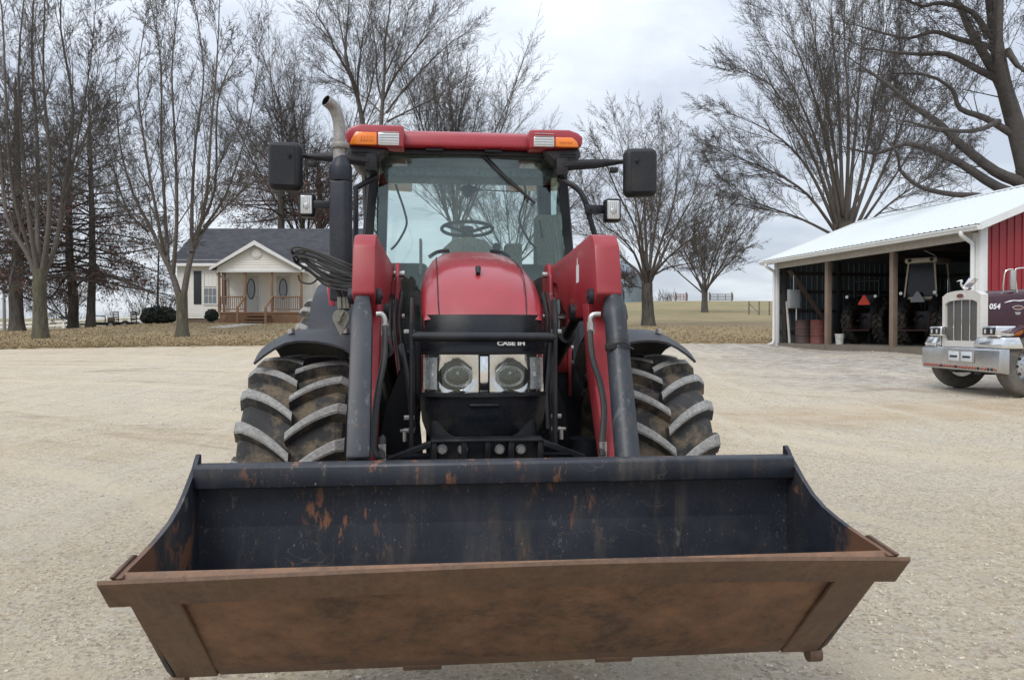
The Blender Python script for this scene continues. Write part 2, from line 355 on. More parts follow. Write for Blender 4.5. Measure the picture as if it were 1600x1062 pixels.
def m_lawn():
    n = N('dormant_grass')
    a = n.noise(.22, 6, .6); b = n.noise(2.5, 8, .7); f = n.noise(14, 6, .75); far = n.noise(.018, 4, .55)
    c = n.mix(n.ramp(a, .36, .64), (.22, .165, .085), (.31, .24, .13))
    c = n.mix(n.ramp(b, .45, .72, 0, .55), c, (.125, .088, .05)); c = n.mix(n.ramp(f, .5, .75, 0, .7), c, (.37, .29, .18))
    g = n.new('ShaderNodeSeparateXYZ'); n.lk(n.co, g.inputs[0])
    grn = n.math('MULTIPLY', n.ramp(g.outputs[1], 45, 95), n.ramp(n.math('ADD', far, n.math('MULTIPLY', b, .25)), .42, .62))
    c = n.mix(n.math('MULTIPLY', grn, .55), c, (.16, .155, .06))
    return n.set(c, .95, 0, n.bump(f, .7, .05, n.bump(b, .5, .1)))
M['lawn'] = m_lawn()
M['leaf'] = paint('dead_leaf', (.24, .14, .085), .85, dirt=(.36, .26, .16), amt=.7, scale=3, var=.5)
M['redleaf'] = paint('russet_leaf', (.10, .040, .030), .85, dirt=(.13, .075, .05), amt=.7, scale=2, var=.5)
def m_bark(name, c1, c2, moss):
    n = N(name); a = n.noise(1.0, 8, .68, n.mapv((7, 7, 1.6))); b = n.noise(.9, 4)
    c = n.mix(n.ramp(a, .35, .68), c1, c2); c = n.mix(n.ramp(b, .5, .7, 0, moss), c, (.085, .085, .035))
    return n.set(c, .92, 0, n.bump(a, .8, .03))
M['bark'] = m_bark('grey_bark', (.040, .035, .030), (.115, .102, .088), .35)
M['bark_moss'] = m_bark('mossy_bark', (.048, .043, .030), (.13, .118, .085), .75)
M['twig'] = paint('twig_bark', (.085, .073, .064), .9, amt=.2, scale=1.0, var=.3)
M['twig_dark'] = paint('dark_twig_bark', (.062, .053, .048), .9, amt=.15, scale=1.0, var=.3)
M['evergreen'] = paint('dark_evergreen_leaf', (.012, .018, .011), .7, amt=.2, dirt=(.03, .035, .02), scale=4, var=.4)
# buildings
M['siding'] = paint('white_vinyl_siding', (.78, .76, .70), .55, dirt=(.5, .46, .38), amt=.25, scale=.8, var=.03)
M['trim'] = paint('white_trim', (.72, .72, .70), .5, amt=.10, scale=2, var=.04)
def m_shingle():
    n = N('slate_shingles'); br = n.new('ShaderNodeTexBrick'); n.lk(n.mapv((1, 1, 1), (R(90), 0, 0)), br.inputs[0]); br.inputs['Scale'].default_value = 1.0
    br.inputs['Brick Width'].default_value = .35; br.inputs['Row Height'].default_value = .13; br.inputs['Mortar Size'].default_value = .008
    br.inputs['Color1'].default_value = (.022, .024, .032, 1); br.inputs['Color2'].default_value = (.05, .052, .062, 1); br.inputs['Mortar'].default_value = (.012, .012, .014, 1)
    c = n.mix(n.ramp(n.noise(1.4, 7, .7), .35, .7, 0, .55), br.outputs[0], (.065, .066, .075))
    return n.set(c, .85, 0, n.bump(n.noise(9, 5), .4, .02))
M['shingle'] = m_shingle()
M['wood'] = paint('stained_porch_wood', (.21, .115, .065), .75, dirt=(.30, .2, .13), amt=.5, scale=3, var=.35)
M['oldwood'] = paint('weathered_post_wood', (.17, .125, .095), .85, dirt=(.25, .2, .16), amt=.5, scale=4, var=.35, bump=.3)
M['door'] = paint('pale_door', (.50, .52, .50), .45, amt=.08, scale=2, var=.03)
M['shutter'] = paint('dark_shutter', (.022, .026, .036), .5, amt=.05, scale=4)
M['concrete'] = paint('concrete', (.36, .33, .28), .9, amt=.4, scale=1.5, bump=.3, var=.15)
M['found'] = paint('foundation_block', (.17, .12, .09), .9, amt=.3, scale=2)
M['barnred'] = paint('barn_red_steel', (.24, .016, .022), .45, dirt=(.2, .03, .03), amt=.25, scale=.7, var=.08)
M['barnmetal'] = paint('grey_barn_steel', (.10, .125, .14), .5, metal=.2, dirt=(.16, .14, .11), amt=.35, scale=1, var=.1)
M['roofmetal'] = paint('white_steel_roof', (.56, .60, .615), .42, dirt=(.55, .56, .54), amt=.35, scale=.6, var=.03)
M['gutter'] = paint('white_gutter', (.66, .67, .66), .4, dirt=(.45, .42, .36), amt=.35, scale=1.5, var=.04)
M['header'] = paint('raw_header_board', (.40, .375, .34), .8, amt=.3, scale=2)
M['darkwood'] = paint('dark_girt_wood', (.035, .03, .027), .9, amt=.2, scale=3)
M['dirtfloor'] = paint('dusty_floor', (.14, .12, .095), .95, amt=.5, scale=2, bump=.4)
# truck and other
M['purple'] = paint('dark_plum_paint', (.036, .006, .014), .25, dirt=(.05, .025, .04), amt=.15, scale=2, Coat_Weight=.2, Coat_Roughness=.1)
M['alu'] = paint('dull_aluminium', (.50, .51, .53), .22, metal=.95, amt=.18, scale=4, var=.1)
M['shell'] = paint('pale_grille_shell', (.60, .585, .55), .35, metal=.2, amt=.12, scale=1.5, var=.05)
M['mesh'] = paint('grille_mesh', (.11, .11, .105), .6, metal=.5, amt=.3, scale=60, var=.6, bump=.6)
M['roadtyre'] = paint('dusty_road_tyre', (.085, .078, .068), .9, dirt=(.22, .2, .17), amt=.6, scale=5)
M['redlens'] = paint('red_marker_lens', (.28, .06, .035), .3, amt=.3, dirt=(.25, .15, .1), scale=20)
M['smv'] = paint('orange_red_triangle', (.85, .06, .025), .5, amt=.05, scale=9)
M['cream'] = paint('cream_cab_paint', (.46, .43, .36), .5, amt=.3, scale=6)
M['drumred'] = paint('rusty_red_drum', (.13, .035, .028), .6, dirt=(.06, .035, .03), amt=.7, scale=3)
M['oldred'] = paint('faded_dark_red', (.055, .016, .015), .7, dirt=(.05, .04, .03), amt=.5, scale=4)
M['drumbrown'] = paint('rusty_brown_drum', (.055, .033, .03), .7, dirt=(.16, .06, .045), amt=.7, scale=3)
M['pail'] = paint('white_pail', (.60, .60, .56), .5, amt=.25, scale=6)
M['boxgrey'] = paint('grey_steel_box', (.25, .27, .28), .5, amt=.25, scale=5)
M['bin'] = paint('galvanised_bin', (.17, .215, .25), .45, metal=.35, amt=.2, scale=.5)
M['gate'] = paint('rusty_red_gate', (.19, .06, .05), .7, amt=.3, scale=3)
M['planks'] = paint('trailer_planks', (.22, .15, .11), .85, amt=.4, scale=3, var=.3)
M['pole'] = paint('grey_pole', (.22, .21, .2), .85, amt=.3, scale=3)
# ================================================================== the loader tractor
T = thing('loader_tractor', 'red tractor facing the camera with a rusty black front loader bucket raised on dark cylinders', 'tractor', TO, TH, local=True)
def part(mb, name, mats, parent=None, **k): return mb.build(name, mats, parent or T, **k)

# ---- bucket
WB, WE = 1.095, 1.147
prof_o = [(.02, .770), (.10, .700), (.40, .372), (.455, .325), (.52, .312), (.60, .345), (.66, .43), (.695, .56), (.712, .75), (.715, .965)]
prof_i = [(.04, .795), (.12, .712), (.41, .395), (.46, .352), (.52, .338), (.585, .366), (.637, .445), (.67, .565), (.688, .75), (.690, .965)]
b = MB()
n = len(prof_o)
for (pr, mi) in ((prof_i, 1), (prof_o, 0)):
    for i in range(n - 1):
        (y0, z0), (y1, z1) = pr[i], pr[i + 1]
        b.add([(-WB, y0, z0), (WB, y0, z0), (WB, y1, z1), (-WB, y1, z1)], [(0, 1, 2, 3)], mi if pr is prof_i else (0 if i < 4 else 1))
for sx in (-WB, WB):
    for i in range(n - 1):
        b.add([(sx, *prof_o[i]), (sx, *prof_o[i + 1]), (sx, *prof_i[i + 1]), (sx, *prof_i[i])], [(0, 1, 2, 3)], 1)
b.add([(-WB, *prof_o[-1]), (WB, *prof_o[-1]), (WB, *prof_i[-1]), (-WB, *prof_i[-1])], [(0, 1, 2, 3)], 1)
b.add([(-WB, *prof_o[0]), (WB, *prof_o[0]), (WB, *prof_i[0]), (-WB, *prof_i[0])], [(0, 1, 2, 3)], 0)
bucket = part(b, 'loader_bucket', [M['rust'], M['bucket']], ang=30); bucket.location = (.022, 0, .012)
# cutting edge: a straight bar wider than the shell
d = Vector((0, .455, -.475)).normalized(); nn = Vector((0, -d.z, d.y)) * -1; nn = Vector((0, d.z, -d.y))
nn = Vector((0, -.722, -.692))
p0 = Vector((0, -.006, .800)); e = MB()
for (x0, x1) in ((-WE, WE),):
    q = [p0 + nn * .0, p0 + d * .118 + nn * 0, p0 + d * .118 + nn * .016, p0 + nn * .016]
    q = [p0 + d * -.002, p0 + d * .120, p0 + d * .120 + nn * .014, p0 + d * .004 + nn * .009]
    wob = lambda x: Vector((0, 0, .006 * math.sin(x * 2.1 + .6) - .008 * (x + .2) ** 2))
    rings = [[Vector((x, 0, 0)) + p + wob(x) for p in q] for x in [x0 + (x1 - x0) * i / 24 for i in range(25)]]
    e.loft(rings)
part(e, 'cutting_edge', M['edge'], bucket, ang=30)
# underside frame strips (wear bars welded below the floor)
s = MB()
def under(x, t, o=0): return Vector((x, .02 + (.44) * t, .770 - .445 * t)) + nn * o
for sx in (-1, 1):
    a, bq = sx * (WB - .004), sx * (WB - .135)
    s.hexa([under(a, .12, .001), under(bq, .12, .001), under(bq, .985, .001), under(a, .985, .001), under(a, .12, .015), under(bq, .12, .015), under(bq, .985, .015), under(a, .985, .015)], 0, .003, 1)
s.hexa([under(-WB + .137, .90, .001), under(WB - .137, .90, .001), under(WB - .137, .99, .001), under(-WB + .137, .99, .001), under(-WB + .137, .90, .009), under(WB - .137, .90, .009), under(WB - .137, .99, .009), under(-WB + .137, .99, .009)], 0, .003, 1)
part(s, 'wear_strip', M['edge'], bucket, ang=30)
for xx in (-.36, .30):
    s = MB(); s.hexa([under(xx, .97, .012), under(xx + .13, .97, .012), under(xx + .13, 1.03, .012), under(xx, 1.03, .012), under(xx, .97, -.02), under(xx + .13, .97, -.02), under(xx + .13, 1.03, -.02), under(xx, 1.03, -.02)], 0, .003, 1)
    part(s, 'heel_tab', M['edge'], bucket)
side = [(.004, .790), (.08, .797), (.16, .803), (.25, .813), (.33, .825), (.41, .841), (.49, .868), (.56, .905), (.62, .945), (.66, .965), (.685, .995), (.705, 1.012), (.722, 1.008), (.722, .75), (.70, .55), (.665, .42), (.60, .335), (.52, .302), (.455, .315), (.40, .362)]
for sx in (-1, 1):
    s = MB(); s.prism(side, 'x', sx * (WB - .003), sx * (WB + .0125), 0, .003, 1)
    part(s, 'side_plate', M['bucket'], bucket, ang=40)
    s = MB(); s.prism([(-.004, .796), (.06, .742), (.17, .735), (.17, .806), (.15, .812)], 'x', sx * (WB + .0135), sx * (WB + .024), 0, .002, 1)
    part(s, 'side_cutter', M['edge'], bucket)
    s = MB(); s.cyl((sx * (WB - .03), .46, .308), (sx * (WB + .016), .46, .308), .028, 14); part(s, 'heel_cap', M['edge'], bucket)
s = MB(); s.prism([(.622, .972), (.630, .980), (.70, .980), (.70, .90), (.630, .898), (.622, .902)], 'x', -WB + .001, WB - .001, 0, .003, 1)
part(s, 'top_bar', M['bucket'], bucket, ang=50)

# ---- tyres and wheels
def tyre_mb(Rr, W, nl, lh, th=.058, sweep=.40):
    m = MB(); h = W / 2; Rc = Rr - lh
    prof = [(Rc * .60, -h * .62), (Rc * .66, -h * .80), (Rc * .78, -h * .97), (Rc * .88, -h * .99), (Rc * .95, -h * .93), (Rc * .985, -h * .80), (Rc * .998, -h * .4), (Rc, 0)]
    prof += [(r, -u) for r, u in prof[-2::-1]]
    m.lathe(prof, (0, 0, 0), 'x', 64, 0, True)
    NS = 7
    for sd in (-1, 1):
        for k in range(nl):
            base = 2 * math.pi * (k + (0.5 if sd > 0 else 0)) / nl
            rings = []
            for i in range(NS + 1):
                t = i / NS; u = sd * (-.012 + t * (h * 1.0 + .012))
                phi = base + sweep * (1.25 * t - .40 * t * t) * .80
                crown = .028 * t ** 2.2
                rt = Rr - crown; rb = Rc - .03 - (.02 if t > .9 else 0)
                if i == NS: rt = Rr - .055
                wt = th * (0.80 + .30 * t); wb_ = wt * 1.7
                def P(r, w):
                    a = phi + w / r; return (u, -r * math.cos(a), r * math.sin(a))
                rings.append([P(rb, -wb_ / 2), P(rt - .008, -wt / 2), P(rt, -wt / 2 + .009), P(rt, wt / 2 - .009), P(rt - .008, wt / 2), P(rb, wb_ / 2)])
            off = len(m.v); m.loft(rings, 0)
            # top faces get the dusty worn rubber
            nf = NS * 6
            start = len(m.f) - nf - 2
            for i in range(NS):
                m.m[start + i * 6 + 2] = 1
                m.m[start + i * 6 + 1] = 1; m.m[start + i * 6 + 3] = 1
    return m
def wheel(name, cx, cy, cz, Rr, W, nl, lh, sgn, rimmat, **k):
    m = tyre_mb(Rr, W, nl, lh, **k)
    m.v = [(x + cx, y + cy, z + cz) for x, y, z in m.v]
    w = part(m, name, [M['tyre'], M['lug']], ang=24)
    r = MB(); a = sgn
    r.lathe([(.05, a * -.02), (Rr * .30, a * -.02), (Rr * .34, a * .04), (Rr * .52, a * .05), (Rr * .56, a * W * .30), (Rr * .62, a * W * .33), (Rr * .62, -a * W * .33), (Rr * .55, -a * W * .30), (Rr * .5, a * .02), (.05, a * .0)], (cx, cy, cz), 'x', 32)
    part(r, 'rim', rimmat, w)
    hb = MB(); hb.lathe([(.02, a * .16), (.10, a * .15), (.13, a * .10), (.15, a * -.02)], (cx, cy, cz), 'x', 20)
    for j in range(8):
        t = j * math.pi / 4; hb.cyl((cx + a * .04, cy + .19 * math.cos(t), cz + .19 * math.sin(t)), (cx + a * .075, cy + .19 * math.cos(t), cz + .19 * math.sin(t)), .016, 6)
    part(hb, 'hub', M['red'], w)
    return w
FA, RA = 2.13, 4.72
for sx in (-1, 1): wheel('front_wheel', sx * .925, FA, .668, .668, .52, 20, .060, sx, M['cream'])
for sx in (-1, 1): wheel('rear_wheel', sx * 1.12, RA, .88, .88, .48, 22, .052, sx, M['cream'], th=.07)
# ---- front mudguards
for sx in (-1, 1):
    g = []
    for i in range(13):
        ph = R(60 + i * 7.4)
        row = []
        for j in range(11):
            t = j / 10; lx = .64 + t * .49
            rf = .80 - (.006 + .085 * max(0, (t - .62) / .38) ** 1.7) - .02 * max(0, .12 - t) / .12
            ph2 = ph + R(7) * math.sin(min(1, t) * math.pi) * max(0, 1 - i / 4) + R(2) * t
            row.append((sx * lx, FA - rf * math.cos(ph2), .668 + rf * math.sin(ph2)))
        g.append(row if sx > 0 else row[::-1])
    m = MB(); m.sheet(g, .012); f_ = part(m, 'front_mudguard', M['fender'], ang=50)
    m = MB(); m.box((sx * .74, FA + .02, 1.30), (.05, .05, .30), 0, None, .006); m.box((sx * .70, FA + .02, 1.44), (.14, .22, .02), 0, None, .004)
    part(m, 'mudguard_bracket', M['black'], f_)
    for k in (.70, .98):
        m = MB(); m.cyl((sx * k, FA - .18, 1.452), (sx * k, FA - .18, 1.475), .018, 10); part(m, 'bolt', M['steel'], f_)

# ---- rear mudguards
for sx in (-1, 1):
    g = []
    for i in range(15):
        ph = R(18 + i * 10.5); row = []
        for j in range(8):
            t = j / 7; lx = .72 + t * .50; rf = 1.02 - .05 * max(0, (t - .6) / .4) ** 2
            row.append((sx * lx, RA - rf * math.cos(ph), .88 + rf * math.sin(ph)))
        g.append(row if sx > 0 else row[::-1])
    m = MB(); m.sheet(g, .02); f_ = part(m, 'rear_mudguard', M['slate'], ang=50)
    pr = [(RA - 1.02 * math.cos(R(a)), .88 + 1.02 * math.sin(R(a))) for a in range(10, 171, 10)]
    m = MB(); m.prism(pr, 'x', sx * .66, sx * .715, 0); part(m, 'inner_panel', M['slate'], f_)
    m = MB(); m.prism([(RA - .99, .95), (RA - .80, 1.55), (RA - .72, 1.55), (RA - .80, .95)], 'x', sx * .72, sx * 1.04, 0, .02); part(m, 'front_panel', M['slate'], f_)
    a, b_ = L(509, 437, RA - .90), L(521, 478, RA - .95)
    if sx < 0:
        m = MB(); m.hexa([(a.x, a.y, a.z), (b_.x, a.y, a.z - .04), (b_.x + .01, b_.y, b_.z), (a.x + .03, b_.y, b_.z), (a.x, a.y + .03, a.z), (b_.x, a.y + .03, a.z - .04), (b_.x + .01, b_.y + .03, b_.z), (a.x + .03, b_.y + .03, b_.z)], 0, .006)
        part(m, 'red_reflector', M['red'], f_)

# ---- chassis, engine block, axle
m = MB(); m.bb((-.26, 1.55, .62), (.26, 3.0, 1.06), 0, .03); m.bb((-.30, 3.0, .60), (.30, 4.9, 1.15), 0, .03)
m.bb((-.22, 1.40, .66), (.22, 1.62, .94), 0, .02); part(m, 'chassis', M['black'])
m = MB(); m.tube([(-.70, FA, .668), (-.40, FA, .66), (-.20, FA, .62), (.20, FA, .62), (.40, FA, .66), (.70, FA, .668)], [.10, .085, .12, .12, .085, .10], 12)
for sx in (-1, 1): m.cyl((sx * .60, FA, .50), (sx * .60, FA, .86), .085, 12); m.tube([(sx * .58, FA + .12, .74), (sx * .1, FA + .2, .74)], .022, 8)
part(m, 'front_axle', M['slate'])
m = MB(); m.cyl((-.9, RA, .88), (.9, RA, .88), .13, 14); part(m, 'rear_axle', M['slate'])
# tanks and boxes low beside the engine
m = MB(); m.prism([(.36, .60), (.70, .58), (.73, 1.00), (.66, 1.27), (.40, 1.33), (.34, 1.0)], 'y', 2.66, 3.7, 0, .03, 3); part(m, 'fuel_tank', M['slate'])
m = MB(); m.prism([(-.36, .62), (-.66, .62), (-.70, 1.0), (-.64, 1.28), (-.40, 1.34), (-.34, 1.0)], 'y', 2.75, 3.6, 0, .03, 3)
part(m, 'tool_box', M['slate'])
m = MB()
for sx in (-1, 1):
    m.bb((sx * .30, 1.95, 1.05), (sx * .335, 3.0, 1.46), 0, .01)
    for k in range(5): m.bb((sx * .337, 2.1 + k * .17, 1.12), (sx * .345, 2.2 + k * .17, 1.40), 0)
part(m, 'engine_side_screen', M['black'])

# ---- hood
def hood_ring(ly, hw, ztop, zbot, flat=.45, rnd=.11, tuck=0):
    pts = []
    pts.append((-hw + tuck, ly, zbot))
    pts.append((-hw, ly, ztop - rnd - .12)); pts.append((-hw, ly, ztop - rnd))
    for a in (25, 50, 72): pts.append((-hw * flat - (hw - hw * flat) * math.cos(R(a)), ly, ztop - rnd + (rnd - .012) * math.sin(R(a))))
    pts.append((-hw * flat, ly, ztop - .010)); pts.append((-hw * .34, ly, ztop - .002)); pts.append((0, ly, ztop))
    return pts + [(-x, y, z) for x, y, z in pts[-2::-1]]
HS = [(1.580, .284, 1.535, 1.10, .012, .02), (1.595, .290, 1.562, 1.08, .008, .03), (1.66, .297, 1.645, 1.06, 0, .07), (1.76, .302, 1.735, 1.05, 0, .11), (1.92, .306, 1.812, 1.05, 0, .15), (2.15, .310, 1.872, 1.05, 0, .18), (2.5, .314, 1.932, 1.05, 0, .20), (2.85, .314, 1.975, 1.05, 0, .21), (3.18, .306, 2.005, 1.05, 0, .21)]
m = MB(); m.loft([hood_ring(a, w_, t, bt, rnd=rd, tuck=tk) for a, w_, t, bt, tk, rd in HS], 0, closed=False, caps=False)
hood = part(m, 'hood', M['red'], ang=50)
for sx in (-1, 1):   # the panel seam each side of the centre panel, a dark rubber joint
    pts = [(sx * w_ * .735, a - .002, t - .012 - (rd - .012) * .145) for i, (a, w_, t, bt, tk, rd) in enumerate(HS)]
    m = MB(); m.tube(crom(pts, 4), .0028, 5); part(m, 'panel_seam', M['black'], hood)
pm = L(747, 435, 1.80); m = MB(); m.tube([(pm.x - .002, 1.775, 1.755), (pm.x, 1.80, 1.785), (pm.x + .002, 1.83, 1.79)], [.012, .016, .010], 8); part(m, 'hood_marker', M['plastic'], hood)
# rear of hood: dark cowl line and dash pod behind
m = MB()
for sx in (-1, 1):
    m = MB(); m.tube(crom([(sx * .14, 3.16, 2.012), (sx * .22, 3.17, 2.004), (sx * .28, 3.18, 1.968)], 4), .014, 8)
    part(m, 'cowl_seal', M['plastic'], hood)
# ---- nose: gloss black panels, lofted in height
def nose_row(z, hw, ly, cv=.075, k=13):
    return [(hw * (2 * j / (k - 1) - 1), ly + cv * abs(2 * j / (k - 1) - 1) ** 2.2, z) for j in range(k)]
up = [(1.535, .283, 1.560), (1.51, .284, 1.553), (1.46, .285, 1.540), (1.40, .286, 1.532), (1.358, .287, 1.528)]
m = MB(); m.sheet([nose_row(*q) for q in up[::-1]], .03); nose = part(m, 'grille_panel', M['black_gloss'], ang=60)
low = [(1.164, .290, 1.522), (1.10, .290, 1.526), (1.04, .282, 1.535), (.985, .262, 1.55), (.94, .232, 1.575), (.915, .20, 1.60)]
m = MB(); m.sheet([nose_row(*q) for q in low[::-1]], .03); lowp = part(m, 'lower_nose_panel', M['black_gloss'], ang=60)
m = MB(); m.box((0, 1.492, 1.112), (.14, .012, .012), 0, None, .004); part(m, 'panel_ridge', M['black'], lowp)
m = MB(); m.sheet([nose_row(z, h_, l_, .07) for z, h_, l_ in ((.93, .20, 1.66), (1.0, .25, 1.65), (1.12, .275, 1.64), (1.36, .278, 1.64), (1.5, .27, 1.64))], .03)   # dark backing behind the lamps
part(m, 'nose_backing', M['black'])
m = MB(); m.sheet([nose_row(z, hw, ly, .06) for z, hw, ly in ((1.352, .292, 1.512), (1.366, .292, 1.512))], .03); m.sheet([nose_row(z, hw, ly, .06) for z, hw, ly in ((1.152, .292, 1.512), (1.170, .292, 1.512))], .03); part(m, 'lamp_band_frame', M['black'], nose)
tx = L(797, 537, 1.528); m = MB()
m.text('CASE IH', .030, Matrix.Translation((tx.x + .002, 1.497, tx.z + .002)) @ Matrix.Rotation(R(4), 4, 'Z') @ Matrix.Rotation(R(90), 4, 'X') @ Matrix.Diagonal((1.25, .9, 1, 1)), 0, .003, 0, .0012)
part(m, 'brand_lettering', M['decal'], nose)
# ---- headlights
for sx in (-1, 1):
    x0, x1 = (.024, .285)
    m = MB(); g = []
    for i in range(7):
        row = []
        for j in range(15):
            t = j / 14; x = x0 + (x1 - x0) * t; z = 1.172 - .010 * t * t + (1.350 + .018 * t * t - 1.172 + .010 * t * t) * i / 6
            dx, dz = (x - .125) / .072, (z - 1.247) / .056
            rr_ = math.sqrt(dx * dx + dz * dz); dip = .065 * max(0, 1 - rr_ ** 2) if rr_ < 1 else 0
            row.append((sx * x, 1.547 + .055 * (x / .285) ** 3 + dip, z))
        g.append(row if sx > 0 else row[::-1])
    m.sheet(g, .02); hl = part(m, 'headlight', M['chrome'], ang=50)
    m = MB(); m.lathe([(.056, .006), (.058, -.002), (.060, -.003), (.062, .002), (.059, .010)], (sx * .125, 1.528, 1.247), 'y', 36, closed=True)
    m.v = [(sx * .125 + (x - sx * .125) * 1.16, y, 1.247 + (z - 1.247) * .86) for x, y, z in m.v]
    part(m, 'lamp_ring', M['chrome'], hl)
    m = MB(); m.lathe([(.002, 0), (.074, 0), (.076, .004), (.002, .006)], (sx * .144, 1.5265 + .006, 1.247), 'y', 36); m.v = [(x, y, 1.247 + (z - 1.247) * .86) for x, y, z in m.v]; part(m, 'crescent_bezel', M['black_gloss'], hl)  # black disc set outward behind the ring, leaving a dark outer crescent
    m = MB(); m.loft([[(sx * .125 + r_ * math.cos(j * math.pi / 18), 1.532 + d_ + (.0022 * (j % 2) if .01 < r_ < .05 else 0), 1.247 + r_ * math.sin(j * math.pi / 18)) for j in range(36)] for r_, d_ in ((.004, .010), (.018, .009), (.034, .005), (.047, .000), (.058, -.0065))], 0, True, False)
    m.v = [(sx * .125 + (x - sx * .125) * 1.16, y, 1.247 + (z - 1.247) * .86) for x, y, z in m.v]; part(m, 'reflector', M['bowl'], hl)
    m = MB(); m.cyl((sx * .125, 1.518, 1.260), (sx * .125, 1.575, 1.260), .010, 14); m.ball((sx * .125, 1.518, 1.260), .013, 0, 12, 8); part(m, 'bulb_cap', M['steel'], hl)
    m = MB(); m.lathe([(.056, 0), (.048, -.005), (.03, -.009), (.01, -.011)], (sx * .125, 1.518, 1.247), 'y', 32)
    m.v = [(sx * .125 + (x - sx * .125) * 1.16, y, 1.247 + (z - 1.247) * .86) for x, y, z in m.v]; part(m, 'lens', M['clear'], hl)
    m = MB()
    m.sheet([[(sx * x, y - .012, z) for x, y in ((.222, 1.545), (.24, 1.551), (.26, 1.562), (.284, 1.580))][::sx] for z in (1.185, 1.24, 1.30, 1.338)], .008)
    for q in range(3):
        for w_ in range(2): m.box((sx * (.240 + .025 * w_), 1.536 + .014 * w_, 1.210 + .046 * q + .009 * (w_ % 2)), (.021, .012, .038 - .010 * ((q + w_) % 3)), 0, (R(sx * (28 - 24 * ((q * 2 + w_) % 3))), 'Z'), .005, 1)
    part(m, 'corner_reflector', M['facet'], hl)
    m = MB(); m.sheet([[(sx * (x0 + (x1 - x0) * t), 1.503 + .050 * t ** 3, zc_ * (1 + 0 * t) + (1 if i_ else -1) * (.088 + .012 * t * t)) for t in (0, .2, .4, .6, .8, .93, 1)][::sx] for i_, zc_ in ((0, 1.262), (1, 1.262))], .003); part(m, 'cover_glass', M['clear'], hl)
m = MB(); m.bb((-.021, 1.508, 1.172), (.021, 1.54, 1.350), 0, .005)
ctr = part(m, 'centre_lamp_trim', M['chrome'])
m = MB(); 
for sx in (-1, 1): m.bb((sx * .0215, 1.505, 1.172), (sx * .0265, 1.53, 1.350))
part(m, 'trim_edge', M['black'], ctr)

# ---- brush guard
m = MB(); a, b_ = L(650, 526, 1.42), L(862, 527, 1.42)
m.cyl((a.x - .02, 1.42, a.z), (b_.x + .02, 1.42, b_.z), .022, 18); bg = part(m, 'brush_guard', M['black'])
for (px, zz) in ((643, 0), (866, 0)):
    p = L(px, 526, 1.45); sg = -1 if px < 750 else 1
    m = MB(); m.prism([(1.40, .93), (1.50, .90), (1.50, 1.30), (1.52, 1.47), (1.50, 1.60), (1.44, 1.62), (1.40, 1.50)], 'x', p.x - .010, p.x + .010, 0, .004, 1)
    m.bb((p.x - .014, 1.49, .92), (p.x + .014, 1.515, 1.56), 0, .004)
    up_ = part(m, 'guard_post', M['black'], bg)
    for z in (1.0, 1.06, 1.46):
        m = MB(); m.cyl((p.x - sg * .012, 1.46, z), (p.x + sg * .035, 1.46, z), .011, 6); part(m, 'bolt', M['steel'], up_)
    m = MB(); m.cyl((p.x + sg * .03, 1.43, .955), (p.x + sg * .03, 1.43, 1.005), .010, 8); m.box((p.x + sg * .03, 1.43, 1.005), (.045, .02, .012), 0, None, .003); part(m, 'latch_pin', M['steel'], up_)
# lower front bracket with four bolts
zb = lambda y: L(750, y, 1.30).z
m = MB(); m.bb((-.25, 1.30, zb(716)), (.25, 1.33, zb(688)), 0, .004)
for x in (-.238, -.105, 0.0, .105, .238): m.bb((x - .012, 1.26, zb(716)), (x + .014, 1.299, zb(686)), 0, .003)
m.bb((-.25, 1.25, zb(688)), (.25, 1.36, zb(684)), 0, .003)
brk = part(m, 'front_bracket', M['black'])
for px in (691, 723, 781, 814):
    p = L(px, 702, 1.28); m = MB(); m.cyl((p.x, 1.268, p.z), (p.x, 1.30, p.z), .018, 6); m.cyl((p.x, 1.287, p.z), (p.x, 1.30, p.z), .023, 16); part(m, 'bolt', M['steel'], brk)
for sx in (-1, 1):
    m = MB(); m.prism([(sx * .25, zb(686)), (sx * .25, zb(695)), (sx * .44, zb(718)), (sx * .44, zb(711))], 'y', 1.25, 1.31, 0, .003, 1)
    part(m, 'gusset', M['black'], brk)
m = MB(); m.bb((-.56, 1.66, .66), (.56, 1.82, .80), 0, .02); part(m, 'loader_cross_tube', M['black'])
for sx in (-1, 1):
    m = MB(); m.prism([(sx * .30, .68), (sx * .58, .68), (sx * .52, 1.02), (sx * .44, 1.24), (sx * .36, 1.30), (sx * .33, 1.0)], 'y', 2.30, 2.36, 0, .006, 1)
    m.tube([(sx * .34, 1.75, .95), (sx * .36, 1.95, 1.12), (sx * .42, 2.2, 1.38)], .022, 8); part(m, 'loader_subframe', M['black'])

